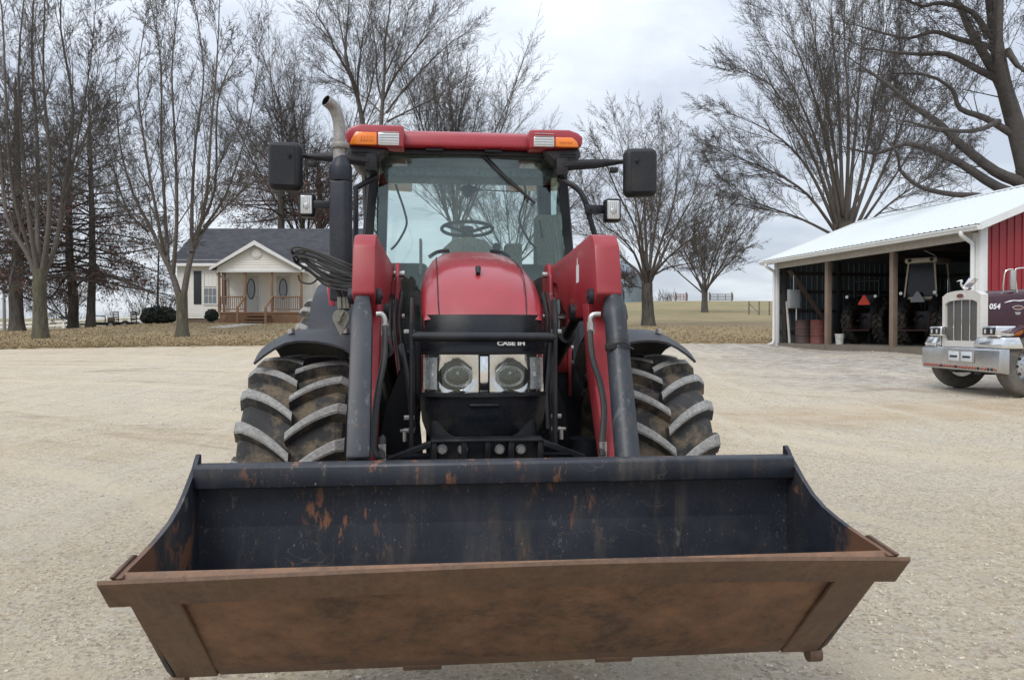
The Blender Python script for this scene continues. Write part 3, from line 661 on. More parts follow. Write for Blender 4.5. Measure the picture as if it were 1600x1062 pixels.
# ---- loader booms
BX = .60
def zat(y, ly, x=750): return L(x, y, ly).z
for sx, pin, pout in ((-1, 587, 551), (1, 929, 969)):
    lyf = 1.28
    xi = L(pin, 420, 1.32).x; xo = L(pout, 420, 1.32).x
    x0, x1 = min(xi, xo), max(xi, xo)
    z_t = zat(368, 1.40, pin); z_b = zat(459, 1.27, pin)
    pr = [(1.27, z_b), (1.33, z_t - .05), (1.385, z_t), (1.46, z_t + .012), (2.0, z_t - .02), (2.70, 1.875), (2.78, 1.85), (2.78, 1.79), (2.72, 1.770), (2.45, 1.760), (2.20, 1.575), (1.95, 1.53), (1.46, 1.53), (1.38, 1.56)]
    m = MB(); m.prism(pr, 'x', x0, x1, 0, .012, 2); boom = part(m, 'loader_boom', M['red_arm'], ang=40)
    # lower leg of the boom running down to the bucket
    xm = (x0 + x1) / 2 - sx * .012; w = .045
    leg = [(1.46, 1.60), (1.62, 1.60), (1.50, 1.25), (1.00, .58), (.86, .56), (.86, .66), (1.30, 1.20)]
    xs = -sx * .004
    m = MB(); m.prism(leg, 'x', xm + xs - w, xm + xs + w, 0, .008, 2)
    m.prism([(.80, .52), (.95, .50), (.98, .62), (.86, .70), (.78, .66)], 'x', xm + xs - .02 - w, xm + xs - w + .0, 0, .004, 1)
    part(m, 'boom_leg', M['red_arm'], boom)
    # pins either side of the cylinder eye
    for q in (x0 - .022, x1 + .002):
        m = MB(); m.cyl((q, 1.36, zat(463, 1.36, pin)), (q + .02, 1.36, zat(463, 1.36, pin)), .036, 20); m.cyl((q - .006, 1.36, zat(463, 1.36, pin)), (q + .026, 1.36, zat(463, 1.36, pin)), .012, 10); part(m, 'pin_washer', M['slate'], boom)
    # dump cylinder
    if sx < 0: ptop, pbot, wt, wb2 = (567, 457), (560, 722), .048, .052
    else: ptop, pbot, wt, wb2 = (958, 457), (981, 722), .042, .052
    A = L(*ptop, 1.33); B_ = L(*pbot, .90); ax = (B_ - A).normalized(); m = MB()
    if sx < 0:
        pts = [A - ax * .03, A + ax * .06, A + ax * .12, A + ax * .16, B_]
        m.tube(pts, [.046, .048, .060, .064, .066], 4, 0, True)
        m2 = MB()
        bm = bmesh.new()
        for v in m.v: bm.verts.new(v)
        bm.verts.ensure_lookup_table()
        for f in m.f: bm.faces.new([bm.verts[i] for i in f])
        bmesh.ops.bevel(bm, geom=bm.edges[:], offset=.012, segments=2, affect='EDGES', profile=.5, clamp_overlap=True)
        m = MB(); m._bm(bm, 0)
    else:
        m.tube([A - ax * .03, A + ax * .05, A + ax * .09, A + ax * .14, A + ax * .16, B_], [.044, .044, .055, .057, .050, .052], 24, 0, True)
    cy = part(m, 'dump_cylinder', M['worn'], boom, ang=40)
    m = MB(); C = Vector((B_.x, .735, .52)); m.cyl(B_, C, .03, 16); m.cyl(C - Vector((.05, 0, 0)), C + Vector((.05, 0, 0)), .045, 16); part(m, 'cylinder_rod', M['steel'], cy)
    if sx > 0:
        K = L(966, 541, 1.18); Kc = A + ax * ((K - A).dot(ax)); m = MB(); m.tube([Kc - ax * .012, Kc + ax * .012], .055, 24); m.box(Kc + Vector((-.042, -.050, .0)), (.05, .02, .03), 0, None, .004); m.tube(crom([Kc + Vector((-.02, -.07, .015)), Kc + Vector((.03, -.064, 0)), Kc + Vector((.064, -.02, -.01))], 4), .004, 6); part(m, 'hose_clamp', M['black'], cy)
    # hydraulic elbow and hose along the inside
    if sx < 0: e1, e2, hp = (588, 491), (601, 500), [(602, 512), (600, 560), (591, 610), (585, 660), (584, 690), (586, 708), (592, 712), (598, 690), (597, 684), (596, 700), (597, 716)]
    else: e1, e2, hp = (938, 491), (923, 497), [(922, 524), (926, 560), (938, 600), (944, 640), (941, 690), (942, 712)]
    m = MB(); ly_ = 1.28; q = [L(*e1, ly_), L((e1[0] * .35 + e2[0] * .65), e1[1] + .5, ly_), L(*e2, ly_), L(e2[0], e2[1] + 14, ly_)]
    m.tube(crom(q, 4), .013, 10); m.cyl(L(e2[0], e2[1] + 6, ly_), L(e2[0] + (1 if sx < 0 else 0), e2[1] + 24, ly_), .018, 8); fit = part(m, 'hydraulic_fitting', M['steel'], boom)
    m = MB(); pts = [L(e2[0], e2[1] + 22, ly_)] + [L(x, y, ly_ - .22 * (y - 500) / 200) for x, y in hp]
    m.tube(crom(pts, 5), .0145, 10); part(m, 'hydraulic_hose', M['rubber'], boom)
    p = L(*(hp[-1]), 1.06); m = MB(); m.cyl(p + Vector((0, 0, -.02)), p + Vector((0, 0, .06)), .017, 8); part(m, 'hose_ferrule', M['steel'], boom)
    # tower that carries the boom
    px0, px1 = (604, 624) if sx < 0 else (856, 890)
    a = L(px0, 430, 2.70); b2 = L(px1, 430, 2.70)
    m = MB(); m.prism([(2.62, 1.05), (2.98, 1.05), (2.95, 1.80), (2.88, 1.89), (2.72, 1.89), (2.62, 1.80)], 'x', a.x, a.x + .022, 0, .004, 1); m.prism([(2.62, 1.05), (2.98, 1.05), (2.95, 1.80), (2.88, 1.89), (2.72, 1.89), (2.62, 1.80)], 'x', b2.x - .022, b2.x, 0, .004, 1)
    m.bb((a.x + .022, 2.64, 1.66), (b2.x - .022, 2.68, 1.78), 0, .004); m.bb((a.x + .022, 2.64, 1.20), (b2.x - .022, 2.68, 1.40), 0, .004)
    tw = part(m, 'loader_tower', M['red_arm'])
    for z in (1.35, 1.55, 1.82):
        m = MB(); m.cyl((min(a.x, b2.x) - .03, 2.74, z), (max(a.x, b2.x) + .03, 2.74, z), .02, 10); part(m, 'pin', M['steel'], tw)
    # lift cylinder between tower foot and boom
    pA = Vector((sx * .50, 2.72, 1.02)); pB = Vector((sx * .52, 1.85, 1.56))
    if sx > 0: pA = Vector((.50, 2.72, 1.25))
    m = MB(); m.cyl(pA, pA.lerp(pB, .62), .05, 18); m.cyl(pA.lerp(pB, .62), pB, .026, 14); m.cyl(pB - Vector((.05, 0, 0)), pB + Vector((.05, 0, 0)), .045, 14); part(m, 'lift_cylinder', M['black'])
    m = MB()
    for k in range(3): m.tube(crom([(sx * (.44 + .03 * k), 2.66, 1.70), (sx * (.45 + .03 * k), 2.55, 1.52), (sx * (.42 + .03 * k), 2.5, 1.25), (sx * (.40 + .02 * k), 2.4, .95)], 5), .013, 8)
    part(m, 'hydraulic_lines', M['rubber'])
p = L(881, 412, 1.9); m = MB(); 
for k, (q, h_) in enumerate(((879, 14), (882, 20), (885, 9))): 
    u0 = L(904 + 3 * k, 418, 1.75)
dm = MB(); xi = L(929, 420, 1.32).x - .002
dm.add([(xi, 1.78, 1.80), (xi, 1.70, 1.80), (xi, 1.70, 1.71), (xi, 1.78, 1.71)], [(0, 1, 2, 3)]); dm.add([(xi, 1.76, 1.83), (xi, 1.74, 1.84), (xi, 1.73, 1.80), (xi, 1.76, 1.80)], [(0, 1, 2, 3)])
part(dm, 'warning_decal', M['decal'])

# ---- hose bundle slung beside the exhaust
m = MB(); rr = random.Random(3)
for k in range(6):
    j = lambda: rr.uniform(-1.2, 1.2)
    up_ = (412, 417, 422, 414, 428, 425)[k]; dn_ = (443, 437, 449, 431, 454, 447)[k]; xl = (456, 462, 459, 473, 466, 480)[k]; yl = (388, 393, 399, 394, 404, 403)[k]; w_ = .03 * k
    pts = [L(556, up_ + 6, 1.5), L(530, up_ - 4 + j(), 1.5 + w_), L(500, up_ - 17 + j(), 1.55 + w_), L(xl + 12, yl - 2, 1.6 + w_), L(xl, yl + 1, 1.68 + w_), L(xl + 3, yl + 10, 1.75 + w_), L(xl + 18, yl + 19 + j(), 1.75 + w_), L(508, dn_ - 10 + j(), 1.7 + w_), L(540, dn_ - 1, 1.6), L(560, dn_, 1.5)]
    m.tube(crom(pts, 6), .0072, 8)
hb = part(m, 'hose_bundle', M['rubber'])
m = MB()
for (q) in ([(498, 434), (486, 443), (470, 440), (466, 430)], [(520, 436), (528, 452), (534, 470), (538, 488)], [(505, 425), (522, 445), (531, 470), (534, 485)], [(516, 430), (532, 448), (541, 462), (543, 485)]):
    m.tube(crom([L(x, y, 1.75) for x, y in q], 5), .0045 if q[0][0] == 498 else .009, 8)
part(m, 'coupling_hoses', M['rubber'], hb)
m = MB()
for x in (531, 538, 543): a = L(x, 464, 1.72); m.cyl(a, L(x + 1, 482, 1.72), .014, 8)
part(m, 'couplers', M['gold'], hb)
c0 = L(533, 496, 1.72); m = MB(); poly = [(c0.x + .042 * math.cos(R(a)), c0.z + .042 * math.sin(R(a))) for a in range(-20, 201, 20)] + [(c0.x - .002, c0.z - .095)]
m.prism(poly, 'y', 1.715, 1.725, 0, .002, 1); m.cyl((c0.x - .012, 1.69, c0.z - .008), (c0.x - .012, 1.716, c0.z - .008), .013, 12); m.tube([(c0.x, 1.70, c0.z + .005), (c0.x + .015, 1.70, c0.z + .03)], .007, 6)
part(m, 'coupler_latch_plate', M['gold'], hb)

# ---- exhaust stack
m = MB(); ly = 2.85
a, b_ = L(516, 275, ly), L(549, 275, ly); zb_ = L(530, 470, ly).z; zt_ = L(530, 284, ly).z; xc = (a.x + b_.x) / 2; hw = (b_.x - a.x) / 2
oct_ = lambda r: [(xc + r * math.cos(R(22.5 + 45 * i)) / math.cos(R(22.5)), ly + r * math.sin(R(22.5 + 45 * i)) / math.cos(R(22.5))) for i in range(8)]
m.prism([(xc - hw, ly - hw * .8), (xc + hw * .5, ly - hw), (xc + hw, ly - hw * .5), (xc + hw, ly + hw), (xc - hw, ly + hw)], 'z', zb_, zt_, 0, .012, 3)
ex = part(m, 'exhaust_guard', M['slate'])
z2 = L(530, 258, ly).z; z3 = L(530, 246, ly).z
m = MB(); m.lathe([(hw * 1.0, zt_ + .002), (hw * 1.08, zt_ + .02), (hw * 1.08, z2 - .02), (hw * .98, z2), (hw * .6, z3), (hw * .5, z3 + .01)], (xc, ly, 0), 'z', 28); part(m, 'exhaust_collar', M['slate'], ex)
pr_ = .038; q = [L(530, 252, ly), L(530.5, 225, ly), L(530.5, 205, ly), L(529, 189, ly - .005), L(525, 175, ly - .02), L(519, 165, ly - .04), L(509, 157, ly - .075)]
pts = crom(q, 5); m = MB(); m.tube(pts, pr_, 24, 0, False); ax = (pts[-1] - pts[-2]).normalized()
rg = [m.v[(len(pts) - 1 - q) * 24:(len(pts) - q) * 24] for q in range(12)]
ins = [[tuple(pts[len(pts) - 1 - q] + (Vector(v) - pts[len(pts) - 1 - q]) * .9) for v in r_] for q, r_ in enumerate(rg)]
m.loft([rg[0], ins[0]], 0, True, False); m.loft(ins, 1, True, False); m.add(ins[-1], [tuple(range(24))], 1)
part(m, 'exhaust_pipe', [M['exhaust'], M['black']], ex)
m = MB(); m.lathe([(.052, z3 + .055), (.055, z3 + .06), (.055, z3 + .085), (.052, z3 + .09)], (xc, ly, 0), 'z', 24, closed=True); part(m, 'pipe_clamp', M['exhaust'], ex)

# ---- cab
YF, YR = 3.25, 4.45
zb, zt = 1.15, 2.76
def pil(sx, z): return sx * (.635 + (2.70 - z) * .075)
def yf(z): return YF - (2.70 - z) * .045
m = MB()
for sx in (-1, 1):
    def ring(z): x = pil(sx, z); y = yf(z); return [(x - sx * .022, y - .035, z), (x + sx * .040, y - .012, z), (x + sx * .052, y + .05, z), (x - sx * .005, y + .05, z)]
    m.loft([ring(z) for z in (zb, 1.6, 2.1, 2.5, zt)], 0)
    def ring2(z): x = sx * (.70 + (2.7 - z) * .03); y = YR + .05; return [(x - sx * .06, y - .06, z), (x + sx * .03, y - .06, z), (x + sx * .03, y + .04, z), (x - sx * .06, y + .04, z)]
    m.loft([ring2(z) for z in (zb, 1.6, 2.1, 2.5, zt)], 0)
    m.bb((sx * .74, yf(1.2), 1.10), (sx * .68, YR, 1.22), 0, .01)
m.bb((-.70, YF - .04, 2.665), (.70, YF + .03, 2.76), 0, .01)
m.bb((-.66, YR, 2.78), (.66, YR + .06, 2.86), 0, .01); m.bb((-.70, YR, 1.15), (.70, YR + .06, 1.62), 0, .01)
m.bb((-.74, yf(1.2) + .06, 1.06), (.74, YR, 1.12), 0, .01)
cab = part(m, 'cab_frame', M['black'], ang=50)
g = MB()
def xw(z, d=.028): return pil(1, z) - d
rows = [[((xw(z)) * t, yf(z) - .012 - .05 * (1 - t * t), z) for t in (-1, -.75, -.5, -.25, 0, .25, .5, .75, 1)] for z in (1.2, 1.6, 2.0, 2.35, 2.664)]
g.sheet(rows, .006); part(g, 'windshield', M['glass'], cab)
g = MB(); g.bb((-.645, YR + .02, 1.62), (.645, YR + .026, 2.78)); part(g, 'rear_window', M['glass'], cab)
for sx in (-1, 1):
    g = MB(); g.hexa([(pil(sx, 1.24) + sx * .02, yf(1.24) + .06, 1.24), (sx * .735, YR - .02, 1.24), (sx * .70, YR - .02, 2.74), (pil(sx, 2.74) + sx * .02, yf(2.74) + .06, 2.74)] + [(pil(sx, 1.24) + sx * .014, yf(1.24) + .06, 1.24), (sx * .729, YR - .02, 1.24), (sx * .694, YR - .02, 2.74), (pil(sx, 2.74) + sx * .014, yf(2.74) + .06, 2.74)])
    dr = part(g, 'door_glass', M['glass'], cab)
    m = MB(); m.tube([(pil(sx, 2.72) + sx * .05, yf(2.7) + .09, 2.72), (pil(sx, 2.0) + sx * .05, yf(2.0) + .09, 2.0), (pil(sx, 1.3) + sx * .05, yf(1.3) + .09, 1.3)], .016, 6); m.tube([(pil(sx, 2.0) + sx * .07, yf(2) + .55, 2.74), (sx * .765, yf(2) + .55, 1.3)], .02, 6); part(m, 'door_frame', M['black'], dr)
# interior
m = MB(); m.bb((-.60, YF + .10, 2.56), (.60, YF + .42, 2.63), 0, .02); m.bb((-.69, YF + .06, 2.755), (.69, YR - .02, 2.795), 0, .01); hd = part(m, 'headliner_sky_panel', M['headliner_sky_panel'], cab)  # lower front panel is added grey, standing for sky reflected in the windshield
c = L(733, 296, YF + .30); m = MB(); m.ball(c, .07, 0, 14, 8, (1, .5, .42)); m.ball(c + Vector((-.01, 0, -.02)), .045, 0, 12, 8, (.9, .6, .9)); m.cyl(c, c + Vector((0, .0, .12)), .008, 8); part(m, 'cab_mirror', M['plastic'], cab)
d0 = L(732, 380, YF + .20); m = MB()
m.loft([[(d0.x + x * w_, YF + .10 + dy, z) for x, dy in ((-1, .22), (-.9, .05), (-.5, 0), (.5, 0), (.9, .05), (1, .22))] for z, w_ in ((1.2, .20), (1.8, .20), (1.98, .20), (2.07, .185), (2.115, .13), (2.13, .06))], 0)
dash = part(m, 'dashboard', M['interior'], cab, ang=60)
c = L(730, 358, YF + .42); m = MB(); ring_ = []
tl = Matrix.Translation(c) @ Matrix.Rotation(R(-9), 4, 'X')
ring_ = [tl @ Vector((.192 * math.cos(a), .192 * math.sin(a), 0)) for a in [i * math.pi / 16 for i in range(33)]]
m.tube(ring_, .0135, 8, 0, False)
for a in (90, 210, 330): m.tube([tl @ Vector((0, 0, -.03)), tl @ Vector((.2 * math.cos(R(a)), .2 * math.sin(R(a)), 0))], .013, 8)
m.cyl(tl @ Vector((0, 0, -.05)), tl @ Vector((0, 0, .012)), .05, 16); m.cyl(tl @ Vector((0, 0, -.04)), tl @ Vector((0, -.03, -.30)), .03, 10); part(m, 'steering_wheel', M['plastic'], dash)
m = MB(); x = L(775, 372, YF + .7).x; m.bb((x - .03, YF + .6, 1.6), (x + .03, YF + .75, 2.15), 0, .02); m.bb((-.24 + .02, YF + .62, 1.5), (.26, YF + 1.0, 1.68), 0, .05, 3); m.prism([(YF + .98, 1.55), (YF + 1.08, 1.55), (YF + 1.12, 1.98), (YF + 1.02, 1.98)], 'x', -.20, .24, 0, .04, 3); part(m, 'driver_seat', M['plastic'], cab)
m = MB(); 
for q in ([(618, 288), (622, 300), (632, 330), (635, 352), (622, 378), (611, 390)], [(815, 280), (820, 292), (821, 306), (812, 335), (814, 352), (826, 375), (838, 388)], [(843, 345), (848, 372)]): m.tube(crom([L(x, y, YF + .55) for x, y in q], 5), .009, 8)
part(m, 'grab_rails', M['plastic'], cab)
m = MB(); m.tube([L(625, 279, YF + .9), L(830, 277, YF + .9)], .014, 8); m.tube([L(745, 297, YF + .5), L(822, 300, YF + .5)], .004, 6); part(m, 'blind_rail', M['plastic'], cab)
m = MB()
for sx in (-1, 1):
    m.prism([(YF + .55, 1.13), (YF + .50, 1.75), (YF + .62, 1.98), (YF + 1.0, 2.02), (YR - .03, 1.98), (YR - .03, 1.13)], 'x', sx * .30, sx * .69, 0, .05, 3)
    m.prism([(YF + .16, 1.13), (YF + .14, 1.45), (YF + .5, 1.6), (YF + .6, 1.13)], 'x', sx * .28, sx * .64, 0, .04, 3)
part(m, 'side_console', M['console'], cab)
m = MB(); rr = random.Random(8)
for (x0, y0, x1, y1, yy) in ((655, 372, 660, 392, .5), (790, 380, 812, 400, .6), (838, 335, 860, 390, .7)):
    a, b2 = L(x0, y0, YF + yy), L(x1, y1, YF + yy + .2); m.hexa([(a.x, a.y, b2.z - .2), (b2.x, a.y, b2.z - .2), (b2.x, a.y, a.z), (a.x, a.y, a.z), (a.x, b2.y, b2.z - .2), (b2.x, b2.y, b2.z - .2), (b2.x, b2.y, a.z), (a.x, b2.y, a.z)], 0, .015)
part(m, 'control_console', M['interior'], cab)
# wiper
w0 = L(747, 236, YF - .06); w1 = L(818, 304, YF - .10); m = MB(); m.tube([w0, w0.lerp(w1, .4), L(802, 290, YF - .09)], [.020, .015, .009], 8); wp = part(m, 'wiper', M['black'], cab)
m = MB(); m.tube([L(768, 258, YF - .08), L(800, 286, YF - .09), L(836, 318, YF - .09)], [.009, .014, .008], 6); part(m, 'wiper_blade', M['rubber'], wp)
# roof
m = MB(); z0, z1 = L(735, 231, 3.08).z, L(735, 204, 3.08).z
m.prism([(3.08, z0), (3.07, z0 + .02), (3.08, z1 - .03), (3.12, z1), (3.6, z1 + .045), (4.3, z1 + .05), (4.65, z1 + .02), (4.70, z1 - .04), (4.66, z0 + .08), (4.0, z0 + .10), (3.40, z0 + .10), (3.36, z0 + .01)], 'x', -.72, .72, 0, .012, 3)
roof = part(m, 'cab_roof', M['red'], ang=45)
m = MB(); m.prism([(3.30, z1 + .03), (3.4, z1 + .062), (4.3, z1 + .062), (4.4, z1 + .045)], 'x', -.36, .36, 0, .008, 1); part(m, 'roof_hatch', M['fender'], roof)
m = MB(); m.bb((-.70, 3.14, z0 - .035), (.70, 3.36, z0 - .001), 0, .006); 
for x in (-.3, .1): m.bb((x, 3.10, z0 - .02), (x + .12, 3.14, z0 - .001), 0, .003)
part(m, 'roof_underside', M['black'], roof)
for sx, o in ((-1, (631, 541, 195, 229)), (1, (827, 909, 201, 234))):
    a = L(o[0], o[2], 3.0); b2 = L(o[1], o[3], 3.0); zt2, zb2 = a.z, b2.z; xi, xo = a.x, b2.x
    poly = [(xi, zb2), (xo, zb2 + .02), (xo + sx * .010, zb2 + .085), (xo - sx * .025, zt2 - .02), (xo - sx * .085, zt2), (xi, zt2 - .004)]
    m = MB(); m.prism(poly, 'y', 3.0, 4.66, 0, .014, 3); wg = part(m, 'roof_wing', M['red'], roof, ang=45)
    zl, zh = zb2 + .012, zt2 - .055
    cxw = .62 * sx; xm = L(590 if sx < 0 else 867, 218, 3.0).x
    m = MB(); m.bb((xi + sx * .03, 2.988, zl), (xm - sx * .004, 3.02, zh), 0, .008); lw = part(m, 'work_lamp', M['white_lens'], wg)
    m = MB(); 
    for k in range(5): m.bb((xi + sx * .036, 2.984, zl + .014 + k * .0175), (xm - sx * .010, 2.990, zl + .018 + k * .0175))
    part(m, 'lens_ribs', M['steel'], lw)
    xe = xo - sx * .035
    m = MB(); m.prism([(xm + sx * .004, zl), (xe + sx * .015, zl), (xe, zl + .04), (xe - sx * .03, zh), (xm + sx * .004, zh)], 'y', 2.986, 3.02, 0, .008, 2); am = part(m, 'turn_signal', M['amber'], wg)
    m = MB(); xx = xm + sx * .03
    for k in range(5): m.bb((xx + sx * k * .018, 2.980, zl + .025), (xx + sx * (k * .018 + .010), 2.988, zh - .025), 0, .002, 1)
    part(m, 'lens_ribs', M['amber'], am)
    m = MB(); m.prism([(xo - sx * .005, zb2 + .02), (xo + sx * .006, zb2 - .035), (xo - sx * .05, zb2 - .085), (xo - sx * .17, zb2 - .07), (xi + sx * .1, zb2 + .0)], 'y', 3.05, 3.6, 0, .015, 2); part(m, 'roof_vent', M['fender'], wg)
    m = MB()
    for k in range(3): m.bb((xo - sx * .03, 3.04, zb2 - .02 - k * .018), (xo - sx * .14, 3.052, zb2 - .028 - k * .018))
    part(m, 'vent_slots', M['black'], wg)
# mirrors
for sx, bx, arm in ((-1, (417, 471, 220, 297), [(450, 243), (478, 244), (520, 246), (578, 252)]), (1, (977, 1028, 230, 307), [(998, 252), (968, 253), (930, 256), (880, 259)])):
    a, b2 = L(bx[0], bx[2], 2.95), L(bx[1], bx[3], 2.95); m = MB(); zc = (a.z + b2.z) / 2; xc_ = (a.x + b2.x) / 2
    m.box((xc_, 3.0, zc), (b2.x - a.x, .13, a.z - b2.z), 0, (R(-sx * 8), 'Z'), .045, 5); mr = part(m, 'mirror_housing', M['plastic'], ang=60)
    m = MB(); m.box((xc_ + .004 * sx, 2.932, zc), (b2.x - a.x - .07, .004, a.z - b2.z - .06), 0, (R(-sx * 8), 'Z'), .0015, 1)
    part(m, 'housing_back', M['plastic'], mr)
    m = MB(); q = [L(x, y, 2.93 if i == 0 else 3.06) for i, (x, y) in enumerate(arm)]
    m.tube(q, [.016, .016, .034, .036], 10, 0, True, 1.0); q2 = L(arm[1][0] - sx * 9, arm[1][1] + 13, 3.0); m.box(q2, (.05, .05, .035), 0, None, .008)
    m.tube(crom([q[3] + Vector((sx * .02, 0, 0)), q[3] + Vector((sx * .015, -.03, -.06)), q[3] + Vector((-sx * .02, 0, -.08))], 4), .005, 6)
    m.box(q[3] + Vector((-sx * .01, .02, -.01)), (.08, .10, .12), 0, None, .01); part(m, 'mirror_arm', M['plastic'], mr)
# grab bar with work light, right; bracket lamp, left
m = MB(); m.tube(crom([L(872, 280, 3.1), L(888, 286, 3.05), L(904, 297, 3.02), L(913, 312, 3.0), L(918, 328, 3.0), L(925, 352, 3.0), L(931, 372, 3.0)], 5), .019, 10); gb = part(m, 'grab_bar', M['black'])
a, b2 = L(914, 327, 2.98), L(948, 327, 2.98); m = MB(); m.bb((a.x, 2.97, a.z - .03), (b2.x, 2.99, a.z + .03), 0, .004)
for x in (924, 935, 943): p = L(x, 327, 2.96); m.cyl(p, p + Vector((0, .02, 0)), .008, 8)
part(m, 'lamp_bracket', M['black'], gb)
m = MB(); m.tube([L(557, 293, 3.1), L(590, 275, 3.15)], .018, 10); m.tube([L(556, 292, 3.1), L(556, 400, 3.0)], .018, 8); gl = part(m, 'grab_bar', M['black'])
a, b2 = L(490, 320, 2.9), L(522, 320, 2.9); m = MB(); m.bb((a.x, 2.89, a.z - .025), (b2.x, 2.91, a.z + .025), 0, .004); part(m, 'lamp_bracket', M['black'], gl)
for bx, pa in (((467, 492, 302, 339), gl), ((945, 970, 310, 347), gb)):
    a, b2 = L(bx[0], bx[2], 2.93), L(bx[1], bx[3], 2.93); m = MB(); c = (a + b2) / 2
    m.box((c.x, 2.96, c.z), (b2.x - a.x, .10, a.z - b2.z), 0, None, .02, 4); wl = part(m, 'side_work_light', M['black'])
    m = MB(); m.box((c.x, 2.911, c.z), (b2.x - a.x - .028, .012, a.z - b2.z - .034), 0, None, .005, 3); ln = part(m, 'lens', M['white_lens'], wl)
    m = MB(); m.ball((c.x, 2.908, c.z - .01), .022, 0, 12, 8, (1, .3, 1.2))
    for k in range(6): m.bb((c.x - .036 + k * .0135, 2.9015, c.z - .055), (c.x - .033 + k * .0135, 2.906, c.z + .055))
    part(m, 'lens_ribs', M['steel'], ln)
# steps at the left of the cab
m = MB()
for z in (.55, .80, 1.05): m.bb((-.90, 3.35, z), (-.70, 3.75, z + .03), 0, .005)
m.bb((-.90, 3.34, .52), (-.88, 3.37, 1.15)); m.bb((-.90, 3.73, .52), (-.88, 3.76, 1.15)); part(m, 'cab_steps', M['black'])
# ================================================================== terrain
TD = [0, 8, 13, 16, 20, 25, 30, 37, 48, 70, 100, 150, 300, 900]
TA = [(-1.0, None), (-.667, [0, 0, .10, .18, .30, .50, .72, 1.05, 1.35, 1.30, 1.35, 1.7, 4.5, 13]),
      (-.417, [0, 0, .10, .18, .30, .50, .74, 1.12, 1.87, 2.0, 2.1, 2.4, 4.5, 13]),
      (-.20, [0, 0, .10, .18, .30, .52, .76, 1.15, 1.87, 2.3, 2.8, 3.6, 6, 13]),
      (0, [0, 0, .1, .18, .3, .54, .8, 1.2, 1.75, 2.6, 3.7, 6.0, 8, 13]),
      (.208, [0, 0, .1, .18, .32, .56, .85, 1.22, 1.67, 2.6, 4.0, 7.0, 9, 13]),
      (.342, [0, .0, .1, .2, .36, .62, .86, 1.2, 1.67, 2.6, 4.0, 7.0, 9, 13]),
      (.525, [0, .02, .18, .30, .6, .86, .88, 1.0, 1.6, 2.6, 4, 7, 9, 13]),
      (.667, [0, .05, .27, .34, .86, .88, .88, 1.0, 1.6, 2.6, 4, 7, 9, 13])]
TA[0] = (-1.0, TA[1][1]); TAZ = np.array([a for a, _ in TA]); TZ = np.array([z for _, z in TA], dtype=float)
def smooth1(D, Z, y):
    i = int(np.clip(np.searchsorted(D, y) - 1, 0, len(D) - 2)); t = (y - D[i]) / (D[i + 1] - D[i])
    def m(k):
        if k == 0 or k == len(D) - 1: return 0
        a = (Z[k] - Z[k - 1]) / (D[k] - D[k - 1]); b = (Z[k + 1] - Z[k]) / (D[k + 1] - D[k]); return 0 if a * b <= 0 else 2 * a * b / (a + b)
    h = D[i + 1] - D[i]; t2, t3 = t * t, t ** 3
    return (2 * t3 - 3 * t2 + 1) * Z[i] + (t3 - 2 * t2 + t) * h * m(i) + (-2 * t3 + 3 * t2) * Z[i + 1] + (t3 - t2) * h * m(i + 1)
def terrain(x, y):
    if y <= 0.5: return 0.0
    a = max(-1, min(.6669, x / y)); yy = min(y, 899)
    i = int(np.clip(np.searchsorted(TAZ, a) - 1, 0, len(TAZ) - 2)); t = (a - TAZ[i]) / (TAZ[i + 1] - TAZ[i]); t = t * t * (3 - 2 * t)
    return smooth1(TD, TZ[i], yy) * (1 - t) + smooth1(TD, TZ[i + 1], yy) * t
def gp(px, Y):
    x = (px - CX) / FPX * Y; return Vector((x, Y, terrain(x, Y)))
def lawn_near(a):
    px = a * FPX + CX
    k = [(-900, 29.0), (0, 29.4), (150, 30.2), (390, 31.0), (600, 31.5), (985, 31), (1190, 30.5), (1206, 31), (1240, 40), (1700, 42), (3000, 42)]
    for (p, d), (p2, d2) in zip(k, k[1:]):
        if px <= p2: return d + (d2 - d) * max(0, (px - p)) / (p2 - p)
    return 42
def gz(x, y):
    z = terrain(x, y)
    if y > 5 and y > lawn_near(x / y) + 2: z -= .35
    return z
def spaced(n, mx, k): return [mx * math.sinh(k * u) / math.sinh(k) for u in [-1 + 2 * i / (n - 1) for i in range(n)]]
xs = spaced(260, 1500, 7.0); ys = [v for v in spaced(380, 1500, 7.0) if v > -60]
V = np.array([(x, y, gz(x, y)) for y in ys for x in xs]); nx, ny = len(xs), len(ys)
ii, jj = np.meshgrid(np.arange(ny - 1), np.arange(nx - 1), indexing='ij'); q = (ii * nx + jj).ravel()
o = bpy.data.objects.new('gravel_yard', np_mesh('gravel_yard', V, np.stack([q, q + 1, q + nx + 1, q + nx], 1), M['gravel'])); COL.objects.link(o); tag(o, 'pale tan gravel yard around the tractor', 'ground', kind='structure')
rr = random.Random(5); azs = [-1.7 + i * 3.4 / 900 for i in range(901)]; rows = 70; V = []
from mathutils import noise as mn
for a in azs:
    d0 = lawn_near(a); d0 += .8 * mn.noise(Vector((a * 40, 0, 0))) + .5 * mn.noise(Vector((a * 160, 3, 0)))
    for i in range(rows):
        t = i / (rows - 1); d = d0 * (1200 / d0) ** (t ** 1.25); x = a * d
        V.append((x, d, terrain(x, d) + (.045 if i else -.05)))
V = np.array(V); na = len(azs)
ii, jj = np.meshgrid(np.arange(na - 1), np.arange(rows - 1), indexing='ij'); q = (ii * rows + jj).ravel()
o = bpy.data.objects.new('lawn', np_mesh('lawn', V, np.stack([q, q + rows, q + rows + 1, q + 1], 1), M['lawn'])); COL.objects.link(o); tag(o, 'brown dormant lawn and pasture rising beyond the gravel', 'lawn', kind='structure')
